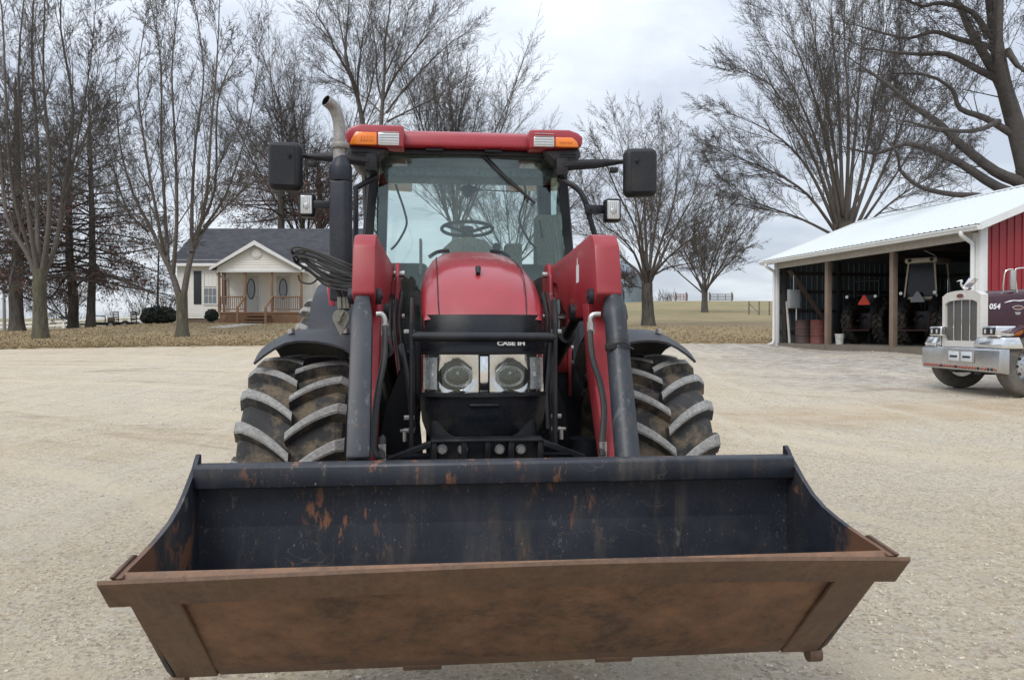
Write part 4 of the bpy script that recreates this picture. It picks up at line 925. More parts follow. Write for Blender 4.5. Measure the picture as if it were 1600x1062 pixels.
# loose stones on the near gravel
def icosa():
    bm = bmesh.new(); bmesh.ops.create_icosphere(bm, subdivisions=1, radius=1); v = np.array([tuple(x.co) for x in bm.verts]); f = np.array([[x.index for x in p.verts] for p in bm.faces]); bm.free(); return v, f
iv, if_ = icosa(); rng = np.random.default_rng(3); NS = 48000
yy = 1.6 + (26 - 1.6) * rng.random(NS) ** 1.9; xx = (rng.random(NS) * 2 - 1) * (yy * .72 + .3)
zz = np.array([terrain(a, b) for a, b in zip(xx, yy)])
sz = (.0035 + .007 * rng.random(NS) ** 4) * (1 + yy * .07)
keep = np.array([mn.noise(Vector((a * .6, b * .6, 0))) * 1.2 + .10 * a + .50 + rng.random() * .6 - .3 > .35 for a, b in zip(xx, yy)])
xx, yy, zz, sz = xx[keep], yy[keep], zz[keep], sz[keep]; NS = len(xx)
st = iv[None] * (sz[:, None] * (1 + .5 * (rng.random((NS, 3)) - .5)))[:, None, :] * (1 + .35 * (rng.random((NS, len(iv), 1)) - .5)); st[:, :, 2] *= .62
ca, sa = np.cos(rng.random(NS) * 6.28), np.sin(rng.random(NS) * 6.28)
X = st[:, :, 0] * ca[:, None] - st[:, :, 1] * sa[:, None]; Yv = st[:, :, 0] * sa[:, None] + st[:, :, 1] * ca[:, None]
V = np.stack([X + xx[:, None], Yv + yy[:, None], st[:, :, 2] + zz[:, None] + sz[:, None] * .18], 2).reshape(-1, 3)
F = (if_[None] + (np.arange(NS) * len(iv))[:, None, None]).reshape(-1, 3)
o = bpy.data.objects.new('loose_stones', np_mesh('loose_stones', V, F, M['stone'])); o.data.polygons.foreach_set('use_smooth', np.zeros(len(F), dtype=bool)); COL.objects.link(o); tag(o, 'loose limestone chips scattered over the gravel', 'gravel', kind='stuff')
# fallen leaves and grass tufts on the lawn
def scatter_quads(n, fn, s0, s1, tall):
    V = []; F = []; r = random.Random(n)
    while len(F) < n:
        p = fn(r)
        if p is None: continue
        s = r.uniform(s0, s1); a = r.random() * 6.28; t = Vector((math.cos(a), math.sin(a), r.uniform(-.2, .2))) * s
        u = Vector((-math.sin(a) * .4, math.cos(a) * .4, 1)) * s * r.uniform(.6, 1.6) if tall else Vector((-math.sin(a), math.cos(a), r.uniform(-.5, .5))) * s * .7
        b = len(V); V += [p - t, p + t, p + t * (.15 if tall else 1) + u, p - t * (.15 if tall else 1) + u]; F.append((b, b + 1, b + 2, b + 3))
    return np.array([tuple(v) for v in V]), np.array(F)
def lp(r, dmax=22):
    a = r.uniform(-.72, .36)
    if -.16 < a < .12: return None
    if a > .1 and r.random() < (.9 if dmax > 20 else .45): return None
    d = lawn_near(a) + .3 + dmax * r.random() ** 2.2; x = a * d; return Vector((x, d, terrain(x, d) + .05))
V, F = scatter_quads(6500, lp, .022, .05, False)
o = bpy.data.objects.new('fallen_leaves', np_mesh('fallen_leaves', V, F, M['leaf'])); COL.objects.link(o); tag(o, 'dead leaves littering the brown lawn', 'leaves', kind='stuff')
M['straw'] = paint('straw_grass', (.29, .22, .125), .95, dirt=(.17, .12, .065), amt=.7, scale=1.5, var=.4)
V, F = scatter_quads(26000, lambda r: lp(r, 16), .012, .05, True)
o = bpy.data.objects.new('grass_tufts', np_mesh('grass_tufts', V, F, M['straw'])); COL.objects.link(o); tag(o, 'short dry grass tufts along the lawn edge', 'grass', kind='stuff')

# ================================================================== farmhouse
Yw, Yp, Yr, Yb = 49.0, 46.9, 53.2, 57.4
hx0, hx1 = at(277, 450, Yw).x, at(548, 450, Yw).x
gz0 = 1.87; zf = at(300, 497, Yw).z; ze = at(300, 408, Yw).z; zr = at(300, 357, Yr).z
H = thing('farmhouse', 'white sided farmhouse with dark shingle roof and small gabled porch, left of the tractor', 'house', (hx0, Yw, gz0))
def lap(mb, x0, x1, z0, z1, y, step=.15, clip=None):
    z = z0
    while z < z1 - .01:
        zz = min(z + step, z1); a0, a1 = (x0, x1)
        if clip: a0, a1 = clip(z); b0, b1 = clip(zz)
        else: b0, b1 = a0, a1
        if a1 - a0 > .03:
            mb.add([(a0, y - .036, z), (a1, y - .036, z), (b1, y - .002, zz), (b0, y - .002, zz), (a0, y + .03, z), (a1, y + .03, z), (b1, y + .03, zz), (b0, y + .03, zz)], [(0, 1, 2, 3), (0, 1, 5, 4), (1, 2, 6, 5), (0, 3, 7, 4), (4, 5, 6, 7), (2, 3, 7, 6)])
        z = zz
m = MB(); lap(m, hx0, hx1, zf, ze + .1, Yw)
m.bb((hx0, Yw + .03, zf), (hx0 + .12, Yb, ze)); m.bb((hx1 - .12, Yw + .03, zf), (hx1, Yb, ze)); m.bb((hx0, Yb - .1, zf), (hx1, Yb, ze))
for xx in (hx0, hx1 - .12): m.prism([(Yw - .0, ze), (Yb, ze), ((Yw + Yb) / 2, zr - .12)], 'x', xx, xx + .12)
wl = m.build('wall', M['siding'], H)
m = MB(); m.bb((hx0 + .05, Yw + .02, gz0 - .5), (hx1 - .05, Yb - .05, zf - .004)); m.build('foundation', M['found'], H)
# roof
o1, rk = .42, .38; sl = (zr - ze) / (Yr - Yw)
m = MB(); m.prism([(Yw - o1, ze - sl * o1 + .10), (Yr, zr), (Yr * 2 - Yw + o1, ze - sl * o1 + .10), (Yr * 2 - Yw + o1, ze - sl * o1 - .02), (Yr, zr - .14), (Yw - o1, ze - sl * o1 - .02)], 'x', hx0 - rk, hx1 + rk); rf = m.build('roof', M['shingle'], H)
m = MB(); m.bb((hx0 - rk, Yw - o1 - .03, ze - sl * o1 - .10), (hx1 + rk, Yw - o1 - .002, ze - sl * o1 + .09), 0, .01); m.bb((hx0 - rk, Yw - o1, ze - sl * o1 - .09), (hx1 + rk, Yw - .03, ze - sl * o1 - .05)); m.build('eave_trim', M['trim'], rf)
# window with shutter
def hp(px, py, Y): return at(px, py, Y)
a, b_ = hp(319, 426, Yw - .05), hp(338.5, 474, Yw - .05)
m = MB(); w_ = .09
m.bb((a.x - w_, Yw - .075, b_.z - w_), (b_.x + w_, Yw - .024, b_.z)); m.bb((a.x - w_, Yw - .075, a.z), (b_.x + w_, Yw - .024, a.z + w_)); m.bb((a.x - w_, Yw - .075, b_.z), (a.x, Yw - .024, a.z)); m.bb((b_.x, Yw - .075, b_.z), (b_.x + w_, Yw - .024, a.z)); m.bb((a.x, Yw - .07, (a.z + b_.z) / 2 - .03), (b_.x, Yw - .03, (a.z + b_.z) / 2 + .03))
for k in (1, 2): x = a.x + (b_.x - a.x) * k / 3; m.bb((x - .012, Yw - .055, b_.z), (x + .012, Yw - .04, a.z))
for k in (1, 3): z = b_.z + (a.z - b_.z) * k / 4; m.bb((a.x, Yw - .052, z - .012), (b_.x, Yw - .042, z + .012))
wn = m.build('window', M['trim'], H)
m = MB(); m.bb((a.x, Yw - .040, b_.z), (b_.x, Yw - .026, a.z)); m.build('pane', M['housewin'], wn)
m = MB(); m.bb((a.x + .02, Yw - .0445, (a.z * .55 + b_.z * .45)), (b_.x - .02, Yw - .0405, a.z)); m.build('window_blind', M['siding'], wn)
for (p0_, p1_) in ((302.5, 314.5), (346.5, 352.5)):
    c, d2 = hp(p0_, 423, Yw - .05), hp(p1_, 475, Yw - .05); m = MB(); m.bb((c.x, Yw - .07, d2.z), (d2.x, Yw - .024, c.z), 0, .01)
    for k in range(14): z = d2.z + .08 + k * (c.z - d2.z - .12) / 14; m.bb((c.x + .05, Yw - .082, z), (d2.x - .05, Yw - .071, z + .06))
    m.build('shutter', M['shutter'], H)
# porch
pL, pR = hp(342, 480, Yp).x, hp(473, 480, Yp).x; zd = hp(400, 487, Yp).z; zbm = hp(400, 425, Yp).z; zge = hp(330, 419, Yp - .3).z; zap = hp(400.5, 377, Yp - .3).z; xc = hp(400.5, 400, Yp).x; gl_, gr_ = hp(328.5, 418, Yp - .3).x, hp(470.5, 418, Yp - .3).x
P = MB(); P.bb((pL, Yp, zd - .10), (pR, Yw - .03, zd), 0, .01); pd = P.build('porch_deck', M['wood'], H)
m = MB(); nb = 46
m.bb((pL + .02, Yp + .06, gz0 - .4), (pR - .02, Yp + .10, zd - .11))
for k in range(nb):
    x = pL + (pR - pL) * k / nb; s = 1 if k < nb / 2 else -1
    m.hexa([(x, Yp + .02, gz0 - .3), (x + .06, Yp + .02, gz0 - .3), (x + .06 + s * .5, Yp + .02, zd - .11), (x + s * .5, Yp + .02, zd - .11), (x, Yp + .055, gz0 - .3), (x + .06, Yp + .055, gz0 - .3), (x + .06 + s * .5, Yp + .055, zd - .11), (x + s * .5, Yp + .055, zd - .11)]) if pL < x + s * .5 < pR - .06 else None
m.build('porch_skirt', M['wood'], pd)
m = MB(); sx0, sx1 = hp(385, 490, Yp).x, hp(424, 490, Yp).x
for k in range(4): m.bb((sx0, Yp - .28 * (k + 1), zd - .2 * (k + 1) - .05), (sx1, Yp - .28 * k - .01, zd - .2 * (k + 1)), 0, .01); m.bb((sx0, Yp - .28 * k - .04, gz0 - .2), (sx1, Yp - .28 * k - .012, zd - .2 * (k + 1) - .051))
m.build('porch_steps', M['wood'], pd)
# gable roof of porch
sg = (zap - zge) / ((gr_ - gl_) / 2); yg = Yp - .35
m = MB(); pitchp = [(gl_, zge), (xc, zap), (gr_, zge), (gr_, zge - .10), (xc, zap - .12), (gl_, zge - .10)]
m.prism(pitchp, 'y', yg, Yw + 3.2); pr_f = m.build('porch_roof', M['shingle'], H)
m = MB(); t_ = .24
m.prism([(gl_ - .03, zge - .14), (gl_ - .03, zge + .03), (xc, zap + .05), (xc, zap - .22)], 'y', yg - .04, yg - .003); m.prism([(gr_ + .03, zge + .03), (gr_ + .03, zge - .14), (xc + .001, zap - .22), (xc + .001, zap + .05)], 'y', yg - .04, yg - .003)
m.build('barge_board', M['trim'], pr_f)
m = MB(); x0, x1 = pL - .1, pR + .1
def cl(z): t = max(0, (zap - .14 - z) / sg); return (max(x0, xc - t), min(x1, xc + t))
lap(m, x0, x1, zbm + .14, zap - .16, Yp - .02, .15, cl); m.build('gable_wall', M['siding'], pr_f)
m = MB(); m.bb((pL - .12, Yp - .08, zbm - .02), (pR + .12, Yp + .10, zbm + .138), 0, .01); m.bb((pL, Yp + .12, zbm + .02), (pR, Yw - .03, zbm + .08)); m.build('porch_beam', M['trim'], pr_f)
c = hp(401, 395.5, Yp - .03); m = MB(); r_ = .36
oc = lambda r: [(c.x + r * math.cos(R(22.5 + 45 * i)), c.z + r * math.sin(R(22.5 + 45 * i))) for i in range(8)]
m.prism(oc(r_), 'y', Yp - .10, Yp - .045, 0, .015); vt = m.build('octagon_vent', M['trim'], pr_f)
m = MB(); m.prism(oc(r_ * .68), 'y', Yp - .115, Yp - .101)
for k in range(5): m.bb((c.x - .2, Yp - .13, c.z - .2 + k * .09), (c.x + .2, Yp - .116, c.z - .16 + k * .09))
m.build('vent_slats', M['siding'], vt)
for px, Yq in ((342.5, Yp + .1), (383, Yp + .1), (425, Yp + .1), (471, Yp + .1), (350, Yw - .25)):
    x = hp(px, 450, Yq).x; m = MB(); m.bb((x - .065, Yq - .065, zd), (x + .065, Yq + .065, zbm), 0, .01); m.build('porch_post', M['wood'], H)
for (xa, xb) in ((hp(344, 450, Yp + .1).x, hp(383, 450, Yp + .1).x), (hp(426, 450, Yp + .1).x, hp(470, 450, Yp + .1).x)):
    zt_ = hp(400, 462.5, Yp).z; m = MB(); m.bb((xa, Yp + .03, zt_ - .09), (xb, Yp + .14, zt_), 0, .008); m.bb((xa, Yp + .06, zd + .10), (xb, Yp + .11, zd + .18), 0, .005); ra = m.build('railing', M['wood'], H)
    nb = 13
    proto = None
    for k in range(nb):
        x = xa + (xb - xa) * (k + .5) / nb; m = MB(); m.bb((x - .02, Yp + .066, zd + .18), (x + .02, Yp + .104, zt_ - .09)); m.build('baluster', M['oldwood'] if k % 3 else M['wood'], ra)
for px in (384, 427):
    x = hp(px - 1, 470, Yp).x; m = MB(); zt_ = hp(400, 462, Yp).z; a = Vector((x, Yp + .02, zt_ + .02)); b2 = Vector((x - (.05 if px < 400 else .05), Yp - 1.2, zt_ - .72))
    m.hexa([a + Vector((-.05, 0, -.10)), a + Vector((.05, 0, -.10)), b2 + Vector((.05, 0, -.10)), b2 + Vector((-.05, 0, -.10)), a + Vector((-.05, 0, 0)), a + Vector((.05, 0, 0)), b2 + Vector((.05, 0, 0)), b2 + Vector((-.05, 0, 0))])
    m.bb((b2.x - .06, b2.y - .05, gz0 - .2), (b2.x + .06, b2.y + .07, b2.z - .05)); m.build('stair_rail', M['wood'], H)
for px0, px1, oxp in ((379, 406, 392.6), (430.5, 455, 443.6)):
    a, b2 = hp(px0 + 2, 431, Yw - .05), hp(px1 - 1.5, 487, Yw - .05); m = MB(); m.bb((a.x - .10, Yw - .06, zd), (b2.x + .10, Yw - .023, a.z + .10)); fr = m.build('door_frame', M['trim'], H)
    m = MB(); m.bb((a.x, Yw - .10, zd + .02), (b2.x, Yw - .061, a.z), 0, .01); dr = m.build('door', M['door'], fr)
    cx_ = (a.x + b2.x) / 2; cz_ = hp(oxp, 451.5, Yw).z; ov = lambda rx, rz: [(cx_ + rx * math.cos(i * math.pi / 14), cz_ + rz * math.sin(i * math.pi / 14)) for i in range(28)]
    m = MB(); m.prism(ov(.27, .66), 'y', Yw - .125, Yw - .101); m.build('oval_glass_frame', M['shutter'], fr); m = MB(); m.prism(ov(.21, .59), 'y', Yw - .135, Yw - .126); m.build('oval_glass', M['housewin'], fr)
    m = MB(); m.ball((b2.x - .1, Yw - .13, zd + .95), .04); m.build('door_knob', M['steel'], fr)
m = MB()
for x in (pL - .2, pR + .3): m.tube([(x, Yp - .1, zge - .1), (x + .05, Yp + .1, zge - .35), (x, Yw - .1, zge - .6), (x, Yw - .1, zf)], .045, 8)
m.build('downspout', M['trim'], H)
# concrete pad by the steps
a, b2 = gp(372, 45.2), gp(419, 41.5); g = [[(x + dx, y, terrain(x, y) + .075) for x in [a.x + .2 - (45.2 - y) * .25 + k * .62 for k in range(3)] for dx in (0,)] for y in (45.3, 44.2, 43.0, 41.8)]
m = MB(); m.sheet(g, .10); w_ = m.build('walkway', M['concrete'], None); tag(w_, 'pale concrete slab leading to the porch steps', 'path', kind='structure')
# ================================================================== shrubs
def leafy(name, label, cat, c, rx, ry, rz, n, mat, leaf=.06, seed=1, group=None, stem=True):
    r = random.Random(seed); t = thing(name, label, cat, (c.x, c.y, c.z), 0, group); V = []; F = []
    while len(F) < n:
        p = Vector((r.uniform(-1, 1), r.uniform(-1, 1), r.uniform(-1, 1)))
        if p.length > 1 or p.length < .45: continue
        bmp = 1 + .18 * mn.noise(p * 2.3 + Vector((seed, 0, 0))); p = Vector((p.x * rx * bmp, p.y * ry * bmp, rz + p.z * rz * bmp)); a = Vector((r.gauss(0, 1), r.gauss(0, 1), r.gauss(0, 1))).normalized(); b = a.orthogonal().normalized(); s = leaf * r.uniform(.6, 1.4); k = len(V)
        V += [p - a * s, p + b * s * .5, p + a * s, p - b * s * .5]; F.append((k, k + 1, k + 2, k + 3))
    o = bpy.data.objects.new('foliage', np_mesh('foliage', np.array([tuple(v) for v in V]), np.array(F), mat)); COL.objects.link(o); o.parent = t
    m = MB()
    for k in range(7): a = k * .9; m.tube([(.05 * math.cos(a), .05 * math.sin(a), -.1), (rx * .5 * math.cos(a), ry * .5 * math.sin(a), rz), (rx * .7 * math.cos(a), ry * .7 * math.sin(a), rz * 1.5)], [.025, .018, .008], 5)
    OFF[t.name] = Vector((0, 0, 0)); m.build('stem', M['twig'], t); return t
p = gp(248, 47.5); leafy('evergreen_hedge', 'clipped dark evergreen hedge at the left end of the farmhouse', 'hedge', p + Vector((0, 0, -.1)), 1.12, .8, .60, 7000, M['evergreen'], .07, 2)
p = gp(331, 46.9); leafy('evergreen_shrub', 'small round dark shrub beside the porch under the window', 'shrub', p + Vector((0, 0, .15)), .42, .4, .36, 1500, M['evergreen'], .06, 3)

# ================================================================== left background
def fence_left():
    t = thing('rail_fence', 'low white rail fence along the road behind the left hand trees', 'fence', tuple(gp(100, 63)))
    m = MB(); pts = [gp(px, 63) for px in range(-140, 262, 8)]
    for a, b in zip(pts, pts[1:]):
        for h_ in (.30, .62): m.hexa([a + Vector((0, 0, h_)), b + Vector((0, 0, h_)), b + Vector((0, 0, h_ + .16)), a + Vector((0, 0, h_ + .16)), a + Vector((0, .05, h_)), b + Vector((0, .05, h_)), b + Vector((0, .05, h_ + .16)), a + Vector((0, .05, h_ + .16))])
    m.build('rails', M['trim'], t)
    for a in pts[::5]:
        m = MB(); m.bb(a + Vector((-.09, -.06, -.3)), a + Vector((.09, .10, .86)), 0, .01); m.build('post', M['trim'], t)
fence_left()
m = MB(); rows = [[(x, y, terrain(x, y) + .075) for x in [(px - 800) / 1200 * y for px in range(-160, 330, 14)]] for y in (66, 69, 72)]
m.sheet(rows, .08); w_ = m.build('road', M['concrete'], None); tag(w_, 'pale country road behind the white fence', 'road', kind='structure')
p = gp(7, 60); t = thing('utility_pole', 'slim grey utility pole at the far left edge behind the trees', 'pole', tuple(p)); m = MB(); m.cyl(p + Vector((0, 0, -.3)), p + Vector((0, 0, 4.5)), .13, 12, 0, .10); m.build('shaft', M['pole'], t); m = MB(); m.bb(p + Vector((-.5, -.06, 4.1)), p + Vector((.5, .06, 4.25)), 0, .01); m.build('crossarm', M['pole'], t)
# flatbed trailer
p = gp(185, 57); t = thing('flatbed_trailer', 'black flatbed trailer with two raised loading ramps between trees and hedge', 'trailer', tuple(p))
x0, x1 = at(150, 500, 57).x, at(209, 500, 57).x; zd_ = at(180, 504, 57).z
m = MB(); m.bb((x0, 56.2, zd_ - .18), (x1, 58.2, zd_), 0, .01); m.bb((x0 - 1.4, 57.1, zd_ - .16), (x0, 57.3, zd_ - .05), 0, .01); m.tube([(x0 + .1, 56.3, zd_), (x0 + .1, 56.3, zd_ + .5), (x0 + .1, 58.1, zd_ + .5), (x0 + .1, 58.1, zd_)], .04, 6); m.build('frame', M['black'], t)
m = MB()
for k in range(14): m.bb((x0 + .1 + k * (x1 - x0 - .2) / 14, 56.25, zd_ + .003), (x0 + .08 + (k + 1) * (x1 - x0 - .2) / 14, 58.15, zd_ + .045))
m.bb((at(177, 500, 57).x, 56.18, zd_ + .05), (at(188, 500, 57).x, 56.24, zd_ + .38)); m.build('deck', M['planks'], t)
for px in (176, 198):
    c = at(px, 511, 56.3); m = MB(); m.lathe([(.12, -.1), (.33, -.1), (.36, -.04), (.36, .04), (.33, .1), (.12, .1)], (c.x, 56.1, zd_ - .2), 'y', 20); w_ = m.build('wheel', M['tyre'], t); m = MB(); m.lathe([(.02, -.11), (.16, -.105), (.17, -.06)], (c.x, 56.1, zd_ - .2), 'y', 14); m.build('rim', M['steel'], w_)
for px in (181.5, 209.5):
    c = at(px, 487, 56.8); m = MB(); zt_ = c.z; w_ = .20
    for sx in (-1, 1): m.tube([(c.x + sx * w_, 56.8, zd_ - .3), (c.x + sx * w_ - .05, 56.8, zt_)], .035, 6)
    for k in range(7): z = zd_ + .05 + k * (zt_ - zd_ - .05) / 6; m.bb((c.x - w_, 56.77, z - .03), (c.x + w_ - .02, 56.83, z + .03))
    m.build('ramp', M['black'], t)
# ================================================================== right background
p = gp(974, 140); t = thing('grain_bin', 'blue grey corrugated grain bin with a conical roof behind the bare tree', 'silo', tuple(p)); z0 = p.z - .5; zt_ = at(974, 428, 140).z
prof = []; k = 0; z = z0
while z < zt_: prof.append((3.45 + .035 * (k % 2), z)); z += .14; k += 1
m = MB(); m.lathe(prof, (p.x, p.y, 0), 'z', 40); m.build('wall', M['bin'], t, ang=20); m = MB(); m.lathe([(3.6, zt_ - .05), (.5, at(974, 409, 140).z), (.4, at(974, 406, 140).z), (.02, at(974, 405, 140).z)], (p.x, p.y, 0), 'z', 40); m.build('roof', M['bin'], t)
def pipegate(name, label, px0, px1, mat, Y=146):
    a, b = gp(px0, Y), gp(px1, Y); t = thing(name, label, 'gate', tuple((a + b) / 2)); h = 1.35; m = MB()
    for k in range(5): m.tube([a + Vector((0, 0, .25 + k * .27)), b + Vector((0, 0, .25 + k * .27))], .055, 6)
    for f in (0, .33, .66, 1): q = a.lerp(b, f); m.tube([q + Vector((0, 0, .22)), q + Vector((0, 0, h))], .06, 6)
    m.build('pipe_panel', mat, t)
    for q in (a, b): m = MB(); m.cyl(q + Vector((-.2, 0, -.4)), q + Vector((-.2, 0, 1.7)), .14, 8); m.build('gate_post', M['oldwood'], t)
pipegate('pasture_gate', 'rusty red pipe gate on the skyline between the two bare trees', 1057, 1074, M['gate'])
pipegate('pasture_gate', 'dark pipe gate on the skyline right of the smaller bare tree', 1110, 1145, M['darkwood'])
a, b = gp(1166, 78), gp(1214, 74); t = thing('wire_fence', 'thin wire fence with wooden posts left of the red barn', 'fence', tuple(a)); m = MB()
for h_ in (.3, .6, .9, 1.2): m.tube([a + Vector((0, 0, h_)), b + Vector((0, 0, h_)), gp(1500, 72) + Vector((0, 0, h_))], .014, 4)
m.build('wires', M['steel'], t)
for px in (1170, 1186, 1202):
    q = gp(px, 78 - (px - 1166) * .08); m = MB(); m.cyl(q + Vector((0, 0, -.3)), q + Vector((0, 0, 1.4)), .07, 8); m.build('post', M['oldwood'], t)
q = gp(1170, 78); m = MB(); m.cyl(q + Vector((0, 0, 1.2)), gp(1186, 77) + Vector((0, 0, .2)), .05, 6); m.build('brace', M['oldwood'], t)
# ================================================================== open fronted barn
ZF = .95
BF = Vector(((1211 - 800) / 1200 * 30, 30, 0)); BN = Vector(((1530 - 800) / 1200 * 20, 20, 0))
DF = (BF - BN).normalized(); DE = Vector((-DF.y, DF.x, 0)); DE = DE if DE.x > 0 else -DE
BL = (BF - BN).length
def B(f, e, z): return BN + DF * f + DE * e + Vector((0, 0, z))
HALF, EAVE, RIDGE, SLP = 3.85, 4.17, 5.80, .39
barn = thing('open_barn', 'red steel barn with a white metal roof and open machinery bays on its left side', 'barn', tuple(B(BL / 2, HALF, ZF)))
def bbx(mb, f0, f1, e0, e1, z0, z1, mi=0, bev=0):
    mb.hexa([B(f0, e0, z0), B(f1, e0, z0), B(f1, e1, z0), B(f0, e1, z0), B(f0, e0, z1), B(f1, e0, z1), B(f1, e1, z1), B(f0, e1, z1)], mi, bev)
def corr(mb, P0, U, Vv, pitch, depth, Nn, mi=0):
    """ribbed steel sheet: ribs along Vv, repeated along U"""
    n = int(U.length / pitch); u = U.normalized(); pts = []
    for i in range(n):
        b = i * pitch
        for off, h in ((0, 0), (pitch * .62, 0), (pitch * .70, depth), (pitch * .86, depth), (pitch * .94, 0)): pts.append(P0 + u * (b + off) + Nn * h)
    pts.append(P0 + U); mb.sheet([[p, p + Vv] for p in pts], .004, mi)
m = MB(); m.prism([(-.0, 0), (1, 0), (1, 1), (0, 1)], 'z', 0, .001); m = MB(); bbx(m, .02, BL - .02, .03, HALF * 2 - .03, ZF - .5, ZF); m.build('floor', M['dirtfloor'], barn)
def rz(e): return EAVE + SLP * (e + .35) if e <= HALF else EAVE + SLP * (2 * HALF - e + .35)
# walls: far end, near end (red outside), back, with ribs
m = MB(); corr(m, B(BL, 0.03, ZF - .1), DE * (HALF * 2 - .06), Vector((0, 0, EAVE - ZF + .02)), .23, .02, -DF)
for s0, s1 in ((0.05, HALF), (HALF * 2 - .05, HALF)): m.hexa([B(BL - .001, s0, EAVE - .1), B(BL - .001, s1, EAVE - .1), B(BL - .001, s1, rz(HALF) - .08), B(BL - .001, s0, rz(s0) - .08), B(BL + .02, s0, EAVE - .1), B(BL + .02, s1, EAVE - .1), B(BL + .02, s1, rz(HALF) - .08), B(BL + .02, s0, rz(s0) - .08)])
m.build('end_wall', M['barnmetal'], barn)
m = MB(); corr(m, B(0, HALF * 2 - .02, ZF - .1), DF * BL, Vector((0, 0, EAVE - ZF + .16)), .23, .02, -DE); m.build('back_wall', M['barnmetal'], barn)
m = MB(); nseg = int(HALF * 2 / .23)
for i in range(nseg):
    e0 = .20 + i * .23
    if e0 + .23 > HALF * 2 - .02: break
    for a, b, h in ((0, .15, 0), (.15, .18, .022), (.18, .205, .022), (.205, .23, 0)):
        ea, eb = e0 + a, e0 + b; m.hexa([B(-h, ea, ZF - .3), B(-(h if b < .21 else 0), eb, ZF - .3), B(-(h if b < .21 else 0), eb, rz(eb) - .06), B(-h, ea, rz(ea) - .06), B(.03, ea, ZF - .3), B(.03, eb, ZF - .3), B(.03, eb, rz(eb) - .06), B(.03, ea, rz(ea) - .06)])
m.build('gable_wall', M['barnred'], barn, flat=True)
m = MB(); bbx(m, -.045, .05, -.02, .20, ZF - .3, EAVE - .02, 0, .008); bbx(m, .05, .22, -.03, .03, ZF - .3, EAVE - .16, 0, .008); m.build('corner_trim', M['gutter'], barn)
m = MB(); bbx(m, BL - .14, BL + .04, -.03, .10, ZF - .3, EAVE - .10, 0, .008); m.build('corner_trim', M['gutter'], barn)
# header board and posts
m = MB(); bbx(m, .22, BL - .14, -.02, .06, EAVE - .34, EAVE - .06, 0, .006); m.build('header_board', M['header'], barn)
m = MB(); bbx(m, .22, BL - .14, .061, .16, EAVE - .30, EAVE - .08); m.build('header_beam', M['darkwood'], barn)
for px in (1289.5, 1391):
    d = ray(px, 500); # intersect facade plane
    t_ = (BN - Vector((0, 0, 0))).dot(DE) / Vector((d.x, d.y, 0)).dot(DE); q = Vector((d.x, d.y, 0)) * t_; f = (q - BN).dot(DF)
    m = MB(); bbx(m, f - .085, f + .085, .02, .19, ZF - .3, EAVE - .34, 0, .01); m.build('bay_post', M['oldwood'], barn)
# inner frame: girts, brace, trusses
m = MB()
for z in (1.35, 2.15, 2.9, 3.6): bbx(m, BL - .07, BL - .025, .1, HALF * 2 - .1, z, z + .12); bbx(m, .1, BL - .1, HALF * 2 - .09, HALF * 2 - .045, z, z + .12)
for e in (.25, 2.6, 5.1): bbx(m, BL - .16, BL - .075, e, e + .12, ZF, EAVE - .1)
for f in (3.0, 6.2): bbx(m, f, f + .12, HALF * 2 - .18, HALF * 2 - .095, ZF, EAVE - .1)
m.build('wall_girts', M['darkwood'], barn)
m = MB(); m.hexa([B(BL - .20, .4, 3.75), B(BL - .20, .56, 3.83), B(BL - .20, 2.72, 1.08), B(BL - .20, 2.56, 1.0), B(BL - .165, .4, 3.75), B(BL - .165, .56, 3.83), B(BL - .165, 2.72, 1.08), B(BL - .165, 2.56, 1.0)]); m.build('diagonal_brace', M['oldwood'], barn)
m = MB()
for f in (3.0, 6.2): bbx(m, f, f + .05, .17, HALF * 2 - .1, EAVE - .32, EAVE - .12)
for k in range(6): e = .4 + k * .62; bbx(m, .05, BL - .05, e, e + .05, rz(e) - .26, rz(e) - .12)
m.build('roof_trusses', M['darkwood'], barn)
# roof
OVE, OVF = .35, .42; m = MB(); U = DF * (BL + 2 * OVF); P0 = B(-OVF, -OVE, EAVE); Vv = DE * (HALF + OVE) + Vector((0, 0, SLP * (HALF + OVE))); Nn = Vector((0, 0, 1))
corr(m, P0, U, Vv, .23, .022, Nn); P0 = B(-OVF, 2 * HALF + OVE, EAVE); Vv2 = -DE * (HALF + OVE) + Vector((0, 0, SLP * (HALF + OVE))); corr(m, P0, U, Vv2, .23, .022, Nn)
roof = m.build('roof', M['roofmetal'], barn, flat=True)
m = MB()
zr_ = EAVE + SLP * (HALF + OVE)
m.hexa([B(-OVF - .02, HALF - .16, zr_ - .035), B(BL + OVF + .02, HALF - .16, zr_ - .035), B(BL + OVF + .02, HALF, zr_ + .03), B(-OVF - .02, HALF, zr_ + .03), B(-OVF - .02, HALF - .16, zr_ - .02), B(BL + OVF + .02, HALF - .16, zr_ - .02), B(BL + OVF + .02, HALF, zr_ + .05), B(-OVF - .02, HALF, zr_ + .05)]); m.build('ridge_cap', M['roofmetal'], roof)
for f0 in (-OVF, BL + OVF - .04):
    m = MB()
    for s in (0, 1):
        ea, eb = (-OVE, HALF) if s == 0 else (2 * HALF + OVE, HALF); m.hexa([B(f0 - .02, ea, EAVE - .16), B(f0 + .04, ea, EAVE - .16), B(f0 + .04, eb, zr_ - .16), B(f0 - .02, eb, zr_ - .16), B(f0 - .02, ea, EAVE + .035), B(f0 + .04, ea, EAVE + .035), B(f0 + .04, eb, zr_ + .035), B(f0 - .02, eb, zr_ + .035)])
    m.build('rake_trim', M['gutter'], roof)
